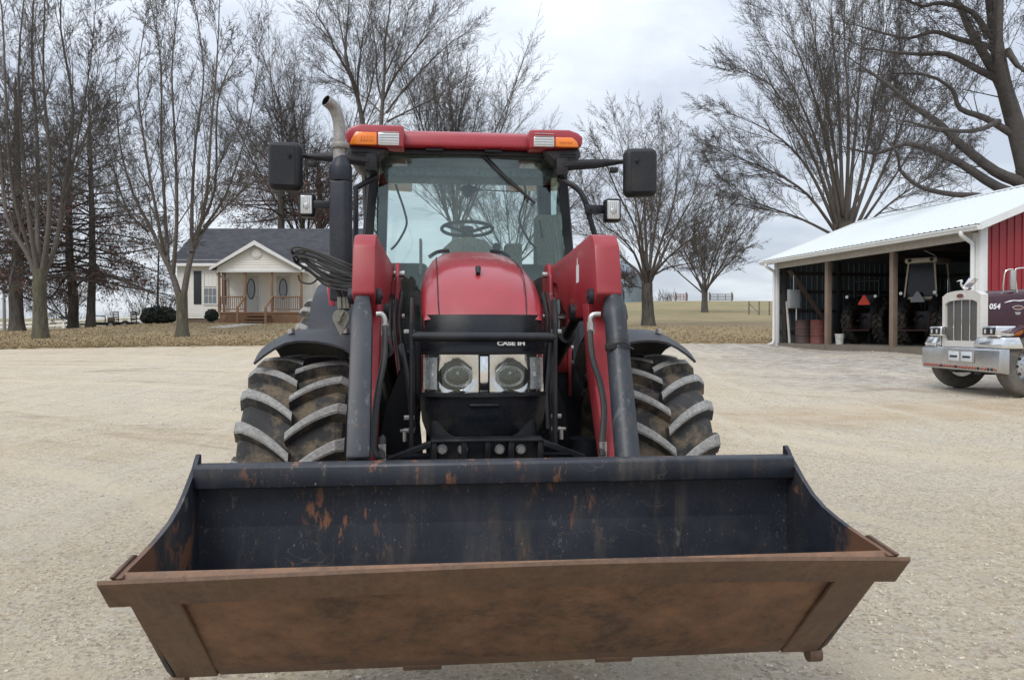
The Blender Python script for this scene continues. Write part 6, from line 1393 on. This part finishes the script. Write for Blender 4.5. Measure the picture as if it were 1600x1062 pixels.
def vase(label, px, pyb, Y, fork_py, r, top_py, spread, nl, P, seed, lean=0.0, barkm='bark', twigm='twig', zg=None, limbs=None, flare=1.5, fork_px=None, fork_list=None):
    g0_ = at(px, pyb, Y); zb_ = zg if zg is not None else terrain(g0_.x, Y); o = Vector((g0_.x, Y, zb_)); t = thing('bare_tree', label, 'tree', tuple(o), 0, GROUP)
    fk = at(fork_px if fork_px is not None else px, fork_py, Y); zt_ = at(px, top_py, Y).z; g = Grow(seed); rr = g.r; H_ = zt_ - fk.z
    trunk_mesh([o + Vector((0, 0, -.35)), o.lerp(fk, .35) + Vector((lean * .2, 0, 0)), o.lerp(fk, .7), fk + Vector((0, 0, .25))], [r * 1.05, r * .92, r * .86, r * .84], t, o, M[barkm], flare=flare, seed=seed)
    for i in range(nl):
        az = 2.39996 * i + rr.uniform(-.4, .4) + seed; sp = R(spread * (math.sqrt(i / (nl - 1)) * rr.uniform(.85, 1.12))) if i else R(3)
        d = (math.sin(sp) * math.cos(az), math.sin(sp) * math.sin(az), math.cos(sp)); h0 = rr.uniform(-.5, .2) * min(1, (fk.z - o.z) * .4)
        Ln = H_ / max(.5, math.cos(sp * .75)) * rr.uniform(.80, 1.0) * P.get('limb', .78)
        p = fk + Vector((d[0] * r * .35, d[1] * r * .35, h0)); g.branch(tuple(p), d, Ln, r * rr.uniform(.95, 1.2) / math.sqrt(nl), 0, P)
    c = g.mesh('crown', M[twigm], o); c.parent = t; return t, g, o
def pinoak(label, px, pyb, Y, r, top_py, halfw, P, seed, low_py, twigm='twig_dark', barkm='bark', nb=46, leafn=0, droop=(-.35, .9)):
    g0_ = at(px, pyb, Y); o = Vector((g0_.x, Y, terrain(g0_.x, Y))); t = thing('bare_tree', label, 'tree', tuple(o), 0, GROUP); zt_ = at(px, top_py, Y).z; zl = at(px, low_py, Y).z; g = Grow(seed); rr = g.r
    ax = [o + Vector((0, 0, -.3)), o + Vector((rr.uniform(-.1, .1), 0, (zl - o.z) * .6)), o + Vector((rr.uniform(-.2, .2), 0, (zl - o.z) * 1.4)), o + Vector((rr.uniform(-.3, .3), rr.uniform(-.3, .3), (zt_ - o.z) * .75)), o + Vector((0, 0, zt_ - o.z))]
    trunk_mesh(ax, [r, r * .9, r * .78, r * .38, .03], t, o, M[barkm], flare=1.5, seed=seed)
    for i in range(nb):
        f = (i + rr.random()) / nb; z = zl + (zt_ - zl) * f * .96; az = i * 2.4 + rr.uniform(-.4, .4); el = droop[0] + (droop[1] - droop[0]) * f + rr.uniform(-.12, .12); Ln = halfw * (1 - f ** 1.6 * .80) * rr.uniform(.8, 1.1)
        d = (math.cos(az) * math.cos(el), math.sin(az) * math.cos(el), math.sin(el)); g.branch((o.x, o.y, z), d, Ln, max(.02, r * .30 * (1 - f * .75)), 1, P)
    c = g.mesh('crown', M[twigm], o); c.parent = t
    if leafn: leaves(g, 'dead_leaves', t, o, M['redleaf'], leafn, .05, .10, seed, lambda q: q[2] < zl + (zt_ - zl) * .45)
    return t, g, o
UPR = PR(n=[16, 8, 5, 3], ang=[(14, 34), (18, 42), (24, 52), (25, 55)], up=[.05, .07, .03, .02], limb=.86, ratio=[.44, .46, .44, .55], rmin=.006, shr=.42, wander=.08)
def guided(label, px, pyb, Y, fork, r, limbs, P, seed, barkm='bark_moss', twigm='twig', flare=1.5, t0=.2, thin=.88, grow=1.25):
    """tree whose main limbs follow given outlines: (list of (px, py, depth offset), start radius, end radius)"""
    g0_ = at(px, pyb, Y); o = Vector((g0_.x, Y, terrain(g0_.x, Y))); t = thing('bare_tree', label, 'tree', tuple(o), 0, GROUP); fk = at(fork[0], fork[1], Y); g = Grow(seed)
    trunk_mesh([o + Vector((0, 0, -.35)), o.lerp(fk, .35), o.lerp(fk, .7), fk + Vector((0, 0, .15))], [r * 1.05, r * .92, r * .86, r * .84], t, o, M[barkm], flare=flare, seed=seed)
    for pth, r0, r1, sc in limbs:
        q = [at(x, y, Y + dy) for x, y, dy in pth]
        for i in range(1, len(q)): q[i] = q[i] + Vector((g.r.gauss(0, .07), g.r.gauss(0, .2), g.r.gauss(0, .08))) * max(0, min(3, i - 1.6))
        g.limb(q, r0 * thin, max(.012, r1 * .4), 0, P, t0, sc * grow)
    c = g.mesh('crown', M[twigm], o); c.parent = t; return t, g, o
guided('tall upright bare tree with mossy trunk on the lawn edge, nearest the far left', 63, 530, 36, (62, 425), .33, [
    ([(58, 432, 0), (42, 395, 0), (12, 335, .5), (-8, 220, 1), (-22, 90, 1), (-30, -40, 1)], .17, .05, 8),
    ([(60, 428, 0), (48, 360, -.5), (38, 260, -1), (30, 120, -1.2), (28, -40, -1.2)], .16, .05, 8),
    ([(62, 430, 0), (58, 340, .8), (60, 220, 1.5), (56, 80, 2), (60, -60, 2)], .17, .05, 8),
    ([(66, 428, 0), (76, 350, -.5), (78, 240, -.8), (72, 110, -1), (76, -50, -1)], .17, .05, 8),
    ([(67, 432, 0), (88, 380, .3), (98, 300, .6), (104, 170, .8), (112, 40, 1), (116, -60, 1)], .16, .045, 8),
    ([(84, 385, .3), (104, 310, 1.4), (126, 200, 2.2), (138, 90, 2.6), (146, 0, 2.8)], .09, .03, 7),
    ([(50, 400, 0), (20, 300, -1.2), (8, 160, -2), (2, 20, -2.2), (0, -60, -2.2)], .11, .04, 7),
    ([(96, 320, .6), (122, 250, -.6), (146, 170, -1), (160, 90, -1.2)], .06, .02, 5)], UPR, 11)
VS = PR(n=[15, 8, 5, 3], ang=[(14, 36), (18, 42), (24, 52), (25, 55)], up=[.06, .07, .03, .02], limb=.84, ratio=[.42, .46, .44, .55], rmin=.006, shr=.42, wander=.08)
guided('vase shaped bare tree forking low in front of the farmhouse', 285, 525, 36.5, (284, 462), .30, [
    ([(282, 470, 0), (268, 425, 0), (256, 395, 0), (232, 362, .3), (208, 300, .6), (190, 210, .8), (176, 110, 1)], .19, .04, 8),
    ([(256, 396, 0), (246, 340, -.8), (228, 250, -1.2), (216, 140, -1.5), (206, 30, -1.6)], .11, .035, 7),
    ([(262, 408, 0), (258, 330, .9), (252, 220, 1.6), (246, 100, 2), (240, 0, 2.1)], .12, .035, 7),
    ([(270, 428, 0), (276, 350, -.7), (274, 240, -1.2), (278, 120, -1.5), (276, 10, -1.6)], .13, .04, 8),
    ([(286, 468, 0), (294, 420, 0), (302, 390, 0), (316, 360, .3), (336, 290, .6), (352, 190, .9), (362, 90, 1)], .19, .04, 8),
    ([(300, 394, 0), (300, 320, 1), (304, 220, 1.8), (310, 110, 2.2), (306, 0, 2.3)], .13, .04, 8),
    ([(304, 384, 0), (322, 310, -.8), (332, 200, -1.3), (342, 90, -1.6), (340, -10, -1.6)], .12, .035, 7),
    ([(318, 356, .3), (350, 310, 1), (378, 240, 1.6), (394, 160, 2), (404, 80, 2.2)], .08, .02, 6),
    ([(312, 366, .2), (346, 330, -.6), (384, 290, -1.2), (412, 230, -1.6)], .07, .02, 5),
    ([(232, 362, .3), (204, 335, -.5), (180, 280, -.9), (164, 200, -1.2)], .07, .02, 5)], VS, 5)
PO = PR(n=[0, 11, 8, 4], ang=[(25, 55), (25, 58), (25, 60), (25, 60)], up=[0, .035, .02, .0], ratio=[.5, .40, .45, .6], t0=[.2, .15, .12, .1], wander=.10, rmin=.0065)
pinoak('bare oak at the left edge with stout dark trunk behind the mossy tree', 27, 522, 47, .42, 120, 5.4, PO, 21, 425, leafn=2600)
pinoak('bare oak with russet leaves and a trunk close beside its taller neighbour', 113, 519, 51, .33, 190, 5.0, PO, 22, 432, leafn=4200)
pinoak('slim bare oak with spreading level branches above the flatbed trailer', 141, 518, 50, .28, 150, 6.6, PO, 23, 436, leafn=2800, nb=62)
pinoak('dark bare oak cut off by the left picture edge', -30, 520, 49, .36, 150, 5.5, PO, 24, 440, leafn=1200)
SM = PR(levels=3, n=[9, 7, 5, 3], ang=[(25, 50), (25, 55), (25, 60), (25, 60)], up=[.05, .03, .02, .0], limb=.8, rmin=.012)
vase('small spreading bare tree far behind the oak trunks', 103, 512, 74, 500, .16, 415, 50, 8, SM, 31)
pinoak('thin sapling with a straight stem behind the hedge', 246, 490, 56, .09, 330, 3.0, PR(levels=3, n=[0, 6, 5, 3], ang=[(25, 55)], up=[0, .03, .02], ratio=[.5, .45, .5, .5], rmin=.009), 33, 460, nb=26, droop=(-.05, 1.0), leafn=160)
# trees behind the house
BH = PR(n=[12, 8, 5, 3], ang=[(14, 36), (18, 42), (22, 50), (25, 55)], up=[.03, .04, .02, .01], limb=.84, ratio=[.46, .48, .44, .55], rmin=.0065, t0=[.08, .12, .12, .1], wander=.09, shr=.42)
guided('tall bare tree behind the farmhouse rising over the exhaust stack', 580, 470, 62, (569, 215), .36, [
    ([(569.8, 209.0, 0), (561.5, 165.0, 0), (550.5, 123.8, 0), (542.3, 96.3, 0), (544.5, 55.0, 0.5), (545.0, 16.5, 1), (546.4, -33.0, 1)], 0.26, 0.06, 10),
    ([(558.8, 154.0, 0), (545.0, 115.5, -1), (525.8, 79.8, -2), (509.3, 49.5, -2.5), (495.5, 22.0, -3), (487.3, 0.0, -3)], 0.14, 0.04, 9),
    ([(560.1, 159.5, 0), (558.8, 118.3, 1.2), (564.3, 77.0, 2), (569.8, 41.3, 2.5), (572.5, 5.5, 3)], 0.13, 0.04, 9),
    ([(545.0, 104.5, 0), (536.8, 66.0, 1), (529.9, 27.5, 2), (528.5, -11.0, 2)], 0.11, 0.035, 8),
    ([(556.0, 143.0, 0), (534.0, 129.3, 1.5), (509.3, 115.5, 3), (490.0, 90.8, 4)], 0.09, 0.03, 7),
    ([(567.0, 178.8, 0), (578.0, 143.0, -1.5), (584.9, 104.5, -2.5), (591.8, 71.5, -3)], 0.1, 0.03, 7)], BH, 41, barkm='bark', t0=.12)
vase('broad rounded bare tree behind the cab, its crown right of the taller one', 712, 470, 64, 370, .38, 72, 27, 14, BH, 42, zg=2.2)
vase('upright bare tree over the left part of the farmhouse roof', 478, 470, 66, 400, .34, 60, 30, 9, BH, 43, zg=2.0)
guided('tall bare tree behind the cab glass, its long boughs leaning out to the right', 600, 470, 60, (594, 215), .30, [
    ([(594.5, 209.0, 0), (597.3, 165.0, 0), (601.4, 115.5, 0), (606.9, 68.8, 0.5), (609.6, 27.5, 1), (611.0, -22.0, 1)], 0.22, 0.05, 10),
    ([(598.6, 165.0, 0), (589.0, 123.8, 1), (587.6, 82.5, 2), (583.5, 41.3, 2.5), (582.1, -5.5, 3)], 0.11, 0.035, 9),
    ([(600.0, 154.0, 0), (619.3, 115.5, -1), (644.0, 85.3, -2), (668.8, 52.3, -2.5), (693.5, 22.0, -3)], 0.14, 0.03, 9),
    ([(604.1, 176.0, 0), (633.0, 137.5, 1), (663.3, 104.5, 2), (696.3, 74.3, 2.5), (734.8, 50.9, 3)], 0.13, 0.025, 9),
    ([(602.8, 115.5, 0), (619.3, 79.8, 1.5), (633.0, 41.3, 2.5), (641.3, 0.0, 3)], 0.09, 0.03, 8),
    ([(605.5, 189.8, 0), (644.0, 170.5, -1.5), (679.8, 154.0, -2.5), (715.5, 137.5, -3)], 0.1, 0.025, 7),
    ([(597.3, 178.8, 0), (572.5, 154.0, 1), (550.5, 143.0, 2), (534.0, 132.0, 3)], 0.09, 0.025, 6)], BH, 46, barkm='bark', t0=.12)
vase('bare tree seen low through the right half of the cab glass', 800, 480, 78, 420, .34, 215, 48, 10, BH, 47, zg=2.8)
pinoak('leaf bearing russet oak just above the farmhouse ridge', 440, 470, 63, .34, 165, 6.0, PO, 44, 345, leafn=5200, nb=50, droop=(-.1, 1.0))
pinoak('low russet oak between the farmhouse roof and the exhaust guard', 500, 470, 70, .30, 230, 5.0, PO, 45, 350, leafn=3000, nb=40, droop=(-.1, 1.0))
# right hand trees
RD = PR(n=[13, 8, 5, 3], ang=[(16, 36), (18, 40), (22, 50), (25, 55)], up=[.03, .03, .02, .01], limb=.84, ratio=[.48, .48, .44, .55], rmin=.006, shr=.40, wander=.08)
tt, g, o = guided('broad round crowned bare tree standing in the pasture right of the cab', 1013, 510, 48, (1011, 446), .40, [
    ([(1007.8, 451.2, 0), (994.9, 447.8, 0), (983.1, 442.7, -0.5), (970.5, 435.9, -1)], 0.06, 0.015, 3),
    ([(1007.8, 447.8, 0), (996.6, 424.1, 0), (978.0, 405.4, 1), (950.8, 386.8, 1.6), (920.3, 373.2, 2), (900.0, 363.1, 2.2)], 0.12, 0.02, 6),
    ([(1007.8, 441.0, 0), (991.5, 396.9, -1), (967.8, 369.8, -2), (937.3, 339.3, -2.6), (913.6, 315.6, -3)], 0.11, 0.025, 7),
    ([(1009.2, 444.4, 0), (1001.7, 396.9, 0.5), (988.1, 349.5, 1), (967.8, 305.4, 1.3), (944.1, 261.4, 1.5), (930.5, 230.8, 1.5)], 0.14, 0.03, 7),
    ([(1010.5, 444.4, 0), (1003.7, 383.4, -1.2), (994.9, 325.8, -2), (981.4, 268.1, -2.4), (972.9, 220.7, -2.5)], 0.13, 0.03, 7),
    ([(1011.9, 444.4, 0), (1009.2, 376.6, 0), (1005.8, 315.6, 0.3), (1007.8, 254.6, 0.6), (1003.4, 200.3, 0.8)], 0.15, 0.03, 7),
    ([(1013.2, 444.4, 0), (1018.6, 390.2, 1.2), (1027.1, 335.9, 2), (1035.6, 281.7, 2.5), (1037.3, 217.3, 2.7)], 0.14, 0.03, 7),
    ([(1014.6, 442.7, 0), (1028.8, 390.2, -1.2), (1045.8, 342.7, -2), (1059.3, 291.9, -2.6), (1066.1, 237.6, -2.8)], 0.13, 0.03, 7),
    ([(1015.9, 441.0, 0), (1035.6, 396.9, 0.4), (1059.3, 349.5, 0.8), (1079.7, 305.4, 1), (1096.6, 261.4, 1.1)], 0.14, 0.025, 7),
    ([(1016.9, 434.2, 0), (1042.4, 403.7, -1), (1076.3, 373.2, -2), (1106.8, 349.5, -2.6), (1130.5, 332.5, -3)], 0.11, 0.02, 6),
    ([(1016.9, 432.5, 0), (1045.8, 417.3, 1.5), (1079.7, 410.5, 2.5), (1116.9, 396.9, 3.2)], 0.09, 0.018, 5),
    ([(1014.6, 424.1, 0), (1016.9, 369.8, 3), (1018.6, 315.6, 4.5), (1022.0, 264.7, 5.2)], 0.1, 0.025, 6),
    ([(1011.9, 427.5, 0), (998.3, 383.4, -3), (1005.1, 332.5, -4.5), (1008.5, 288.5, -5.4)], 0.1, 0.025, 6)], RD, 51, barkm='bark', t0=.15)
leaves(g, 'dead_leaves', tt, o, M['redleaf'], 260, .05, .09, 3, lambda q: q[2] < at(0, 400, 48).z and q[0] < o.x)
tt, g, o = vase('smaller bare tree farther back in the pasture right of the round one', 1101, 488, 88, 455, .38, 322, 54, 14, PR(n=[11, 7, 5, 3], ang=[(18, 42), (22, 48), (25, 55)], up=[.04, .05, .03, .02], limb=.86, rmin=.013), 52)
leaves(g, 'dead_leaves', tt, o, M['redleaf'], 420, .07, .12, 5, lambda q: q[2] < at(0, 410, 88).z)
# multi stemmed tree behind the barn
BB = PR(n=[17, 9, 6, 3], ang=[(10, 28), (14, 36), (20, 46), (25, 55)], up=[.015, .03, .02, .01], limb=.86, ratio=[.42, .48, .44, .55], rmin=.006, shr=.40, wander=.07)
guided('huge many stemmed bare tree fanning out behind the low end of the barn', 1320, 505, 46, (1320, 352), .62, [
    ([(1300.0, 366.1, 0), (1252.5, 342.4, 0), (1201.7, 325.4, 1), (1157.6, 301.7, 1.5), (1120.3, 271.2, 2)], 0.13, 0.02, 7),
    ([(1303.4, 359.3, 0), (1262.7, 305.1, -1), (1215.3, 271.2, -2), (1164.4, 250.8, -2.6), (1120.3, 230.5, -3)], 0.15, 0.02, 8),
    ([(1306.8, 355.9, 0), (1272.9, 281.4, 0.5), (1235.6, 230.5, 1), (1191.5, 189.8, 1.5), (1140.7, 162.7, 2)], 0.17, 0.025, 9),
    ([(1308.5, 352.5, 0), (1276.3, 257.6, -1.2), (1239.0, 189.8, -2), (1205.1, 142.4, -2.6), (1164.4, 108.5, -3)], 0.18, 0.03, 9),
    ([(1310.2, 349.2, 0), (1283.1, 244.1, 1.5), (1255.9, 169.5, 2.5), (1225.4, 108.5, 3.2), (1191.5, 64.4, 3.6)], 0.17, 0.03, 9),
    ([(1312.9, 349.2, 0), (1293.2, 237.3, -0.8), (1269.5, 145.8, -1.3), (1245.8, 74.6, -1.6), (1228.8, 20.3, -1.8)], 0.19, 0.03, 9),
    ([(1314.9, 349.2, 0), (1303.4, 230.5, 2), (1286.4, 135.6, 3.2), (1269.5, 61.0, 4), (1259.3, -6.8, 4.2)], 0.18, 0.03, 9),
    ([(1316.9, 349.2, 0), (1313.6, 237.3, 0), (1310.2, 135.6, 0), (1303.4, 61.0, 0.2), (1300.0, -13.6, 0.3)], 0.2, 0.035, 9),
    ([(1321.0, 349.2, 0), (1325.4, 237.3, -1.5), (1323.7, 142.4, -2.5), (1325.4, 67.8, -3), (1323.7, -6.8, -3.2)], 0.19, 0.035, 9),
    ([(1323.7, 349.2, 0), (1333.9, 237.3, 1.2), (1340.7, 145.8, 2), (1344.1, 67.8, 2.6), (1352.5, -6.8, 2.8)], 0.19, 0.035, 9),
    ([(1327.8, 352.5, 0), (1350.8, 250.8, -1), (1364.4, 162.7, -1.8), (1374.6, 84.7, -2.3), (1388.1, 16.9, -2.5)], 0.18, 0.03, 9),
    ([(1330.5, 354.2, 0), (1361.0, 264.4, 1.8), (1388.1, 189.8, 3), (1405.1, 118.6, 3.8), (1415.3, 50.8, 4)], 0.17, 0.03, 9),
    ([(1337.3, 355.9, 0), (1378.0, 271.2, -0.4), (1405.1, 203.4, -0.7), (1432.2, 142.4, -1), (1455.9, 84.7, -1.2)], 0.17, 0.03, 8),
    ([(1340.7, 357.6, 0), (1391.5, 284.7, 1.4), (1425.4, 233.9, 2.2), (1455.9, 183.1, 2.8), (1483.1, 128.8, 3)], 0.14, 0.025, 8),
    ([(1344.1, 359.3, 0), (1398.3, 311.9, -1.6), (1445.8, 281.4, -2.6), (1489.8, 244.1, -3)], 0.11, 0.02, 7),
    ([(1316.9, 339.0, 0), (1289.8, 271.2, 4), (1269.5, 216.9, 6), (1245.8, 162.7, 7)], 0.14, 0.025, 8),
    ([(1323.7, 339.0, 0), (1357.6, 278.0, 4), (1371.2, 203.4, 6), (1388.1, 142.4, 7)], 0.13, 0.025, 8),
    ([(1316.9, 339.0, 0), (1303.4, 271.2, -4), (1289.8, 203.4, -6), (1283.1, 135.6, -7)], 0.13, 0.025, 8)], BB, 61, barkm='bark', t0=.15, thin=.72)
# big oak at the right: trunk outside the picture edge, limbs follow the photograph
Yk = 31.0; g0_ = at(1640, 500, Yk); o = Vector((g0_.x, Yk, terrain(g0_.x, Yk))); t = thing('bare_tree', 'massive bare oak leaning in over the barn roof from the right edge', 'tree', tuple(o), 0, GROUP); g = Grow(71)
K = lambda x, y, dy=0: at(x, y, Yk + dy)
trunk_mesh([o + Vector((0, 0, -.3)), K(1645, 420), K(1630, 340), K(1606, 265)], [.62, .52, .48, .44], t, o, M['bark'], seed=3)
OK_ = PR(n=[11, 6, 5, 3], ang=[(25, 60), (25, 60), (25, 60), (25, 60)], up=[.03, .03, .02, .02], ratio=[.46, .5, .46, .55], wander=.16, rmin=.006, t0=[.12, .15, .1, .1], shr=.35)
for pth, r0, r1, sc in (
    ([K(1606, 268), K(1585, 190), K(1568, 130), K(1556, 60), K(1548, 0), K(1540, -60)], .40, .16, 9),
    ([K(1572, 150), K(1552, 110), K(1520, 55), K(1495, 0, 1), K(1470, -50, 1)], .24, .08, 7),
    ([K(1580, 185), K(1562, 100, -1), K(1562, 30, -1), K(1566, -50, -1)], .20, .10, 6),
    ([K(1628, 310), K(1596, 286), K(1555, 268), K(1500, 225), K(1466, 192), K(1425, 165), K(1385, 130), K(1340, 100, 1)], .30, .035, 8),
    ([K(1625, 315), K(1560, 293), K(1500, 255), K(1455, 235), K(1415, 225), K(1370, 240, 1), K(1330, 232, 1)], .24, .03, 6),
    ([K(1640, 350), K(1550, 310), K(1490, 304), K(1440, 293), K(1408, 268), K(1402, 240, -1), K(1380, 215, -1)], .17, .025, 5),
    ([K(1590, 215), K(1540, 185), K(1500, 170), K(1488, 140), K(1450, 118), K(1400, 115, 1)], .16, .03, 6),
    ([K(1568, 128), K(1530, 110), K(1480, 85), K(1440, 85), K(1400, 82, -1), K(1350, 75, -1)], .17, .03, 6),
    ([K(1556, 75), K(1500, 62), K(1460, 50), K(1420, 60), K(1380, 52, 1), K(1340, 40, 1)], .13, .025, 5),
    ([K(1545, 60), K(1520, 20), K(1470, 5), K(1440, 10), K(1408, -5)], .14, .04, 6),
    ([K(1608, 240), K(1640, 160, 1), K(1660, 60, 1), K(1690, -40)], .30, .10, 8), ([K(1575, 80), K(1600, 110, -2), K(1640, 90, -3)], .14, .05, 6), ([K(1560, 190), K(1520, 205, -3), K(1460, 200, -5), K(1420, 190, -6)], .12, .03, 5)):
    g.limb(pth, r0, r1, 0, OK_, .18, sc)
c = g.mesh('crown', M['twig_dark'], o); c.parent = t
# low brown scrub on the skylines
def scrub(name, label, px0, px1, Y, h, n, seed):
    g = Grow(seed); r = g.r; P = PR(levels=3, n=[6, 5, 4, 3], rmin=.012, ang=[(20, 50)], up=[.05, .03, .02], limb=1); a = gp((px0 + px1) / 2, Y)
    for i in range(n): p = gp(r.uniform(px0, px1), Y + r.uniform(-3, 3)); g.branch((p.x, p.y, p.z - .1), (r.gauss(0, .3), r.gauss(0, .3), 1), h * r.uniform(.5, 1), .04, 1, P)
    o_ = g.mesh(name, M['twig'], a); o_.location = a; tag(o_, label, 'brush', kind='stuff')
scrub('skyline_brush', 'bare brown brush on the skyline beside the pasture gate', 1018, 1056, 150, 2.0, 40, 81)
scrub('roadside_brush', 'bare brown brush behind the evergreen hedge', 205, 285, 70, 2.6, 40, 82)
scrub('far_brush', 'low bare brush in the far field at left', 30, 210, 120, 3.2, 40, 83)
# ================================================================== overcast sky, soft sun, camera
W = bpy.data.worlds.new('World'); SC.world = W; W.use_nodes = True; nt = W.node_tree; nd = nt.nodes; bg = nd['Background']
SUN_EL, SUN_AZ = R(48), R(-150)     # azimuth measured from +y towards +x : behind the photographer's left shoulder
sky = nd.new('ShaderNodeTexSky'); sky.sky_type = 'NISHITA'; sky.sun_disc = False; sky.sun_elevation = SUN_EL; sky.sun_rotation = SUN_AZ
def nn_(t, **k):
    n = nd.new(t)
    for a, b in k.items(): setattr(n, a, b)
    return n
def mth(op, a, b=None, c=None):
    n = nn_('ShaderNodeMath', operation=op)
    for i, v in ((0, a), (1, b), (2, c)):
        if v is None: continue
        if isinstance(v, (int, float)): n.inputs[i].default_value = v
        else: nt.links.new(v, n.inputs[i])
    return n.outputs[0]
tc = nn_('ShaderNodeTexCoord'); sp = nn_('ShaderNodeSeparateXYZ'); nt.links.new(tc.outputs['Generated'], sp.inputs[0])
zc = mth('MAXIMUM', sp.outputs[2], 0.0); dn = mth('ADD', zc, .16)
cb = nn_('ShaderNodeCombineXYZ'); nt.links.new(mth('DIVIDE', sp.outputs[0], dn), cb.inputs[0]); nt.links.new(mth('DIVIDE', sp.outputs[1], dn), cb.inputs[1])
def nz(scale, detail, rough, dist=0):
    n = nn_('ShaderNodeTexNoise'); n.inputs['Scale'].default_value = scale; n.inputs['Detail'].default_value = detail; n.inputs['Roughness'].default_value = rough; n.inputs['Distortion'].default_value = dist
    nt.links.new(cb.outputs[0], n.inputs['Vector']); return n.outputs['Fac']
def mr(v, a, b, lo, hi):
    n = nn_('ShaderNodeMapRange'); n.interpolation_type = 'SMOOTHSTEP'
    for i, q in zip(range(1, 5), (a, b, lo, hi)): n.inputs[i].default_value = q
    nt.links.new(v, n.inputs[0]); return n.outputs[0]
cl = mth('ADD', mth('MULTIPLY', nz(.75, 7, .55, .3), .75), mth('MULTIPLY', nz(2.3, 6, .6, .2), .25))
mx = nn_('ShaderNodeMix', data_type='RGBA'); nt.links.new(mr(cl, .40, .62, 0, 1), mx.inputs[0]); mx.inputs[6].default_value = (.41, .45, .52, 1); mx.inputs[7].default_value = (.61, .65, .705, 1)
lum = mth('ADD', mth('MULTIPLY', mth('POWER', zc, 1.3), 1.25), .98)    # overcast sky: brighter overhead
mu = nn_('ShaderNodeVectorMath', operation='SCALE'); nt.links.new(mx.outputs[2], mu.inputs[0]); nt.links.new(lum, mu.inputs['Scale'])
bg2 = nd.new('ShaderNodeBackground'); nt.links.new(mu.outputs[0], bg2.inputs[0]); bg2.inputs[1].default_value = 1.0
nt.links.new(sky.outputs[0], bg.inputs[0]); bg.inputs[1].default_value = .10
ms = nd.new('ShaderNodeMixShader'); ms.inputs[0].default_value = .90; nt.links.new(bg.outputs[0], ms.inputs[1]); nt.links.new(bg2.outputs[0], ms.inputs[2]); nt.links.new(ms.outputs[0], nd['World Output'].inputs[0])
sl_ = bpy.data.lights.new('sun', 'SUN'); sl_.energy = 1.5; sl_.angle = R(28); sl_.color = (1, .965, .91); so = bpy.data.objects.new('sun', sl_); COL.objects.link(so)
dv = Vector((math.sin(SUN_AZ) * math.cos(SUN_EL), math.cos(SUN_AZ) * math.cos(SUN_EL), math.sin(SUN_EL))); so.rotation_euler = dv.to_track_quat('Z', 'Y').to_euler(); so.location = (-8, -10, 20)
cam = bpy.data.cameras.new('camera'); cam.sensor_fit = 'HORIZONTAL'; cam.sensor_width = 36; cam.lens = 36 * FPX / 1600; cam.clip_start = .05; cam.clip_end = 5000
co = bpy.data.objects.new('camera', cam); COL.objects.link(co); co.location = (0, 0, CAMZ); co.rotation_euler = (R(90) - PITCH, 0, 0); SC.camera = co
SC.render.resolution_x, SC.render.resolution_y = 1024, 679
SC.view_settings.view_transform = 'Standard'; SC.view_settings.look = 'None'; SC.view_settings.exposure = 0.46; SC.view_settings.gamma = 1.0; SC.view_settings.use_curve_mapping = False
SC.cycles.max_bounces = 8; SC.cycles.transparent_max_bounces = 16; SC.cycles.use_denoising = True
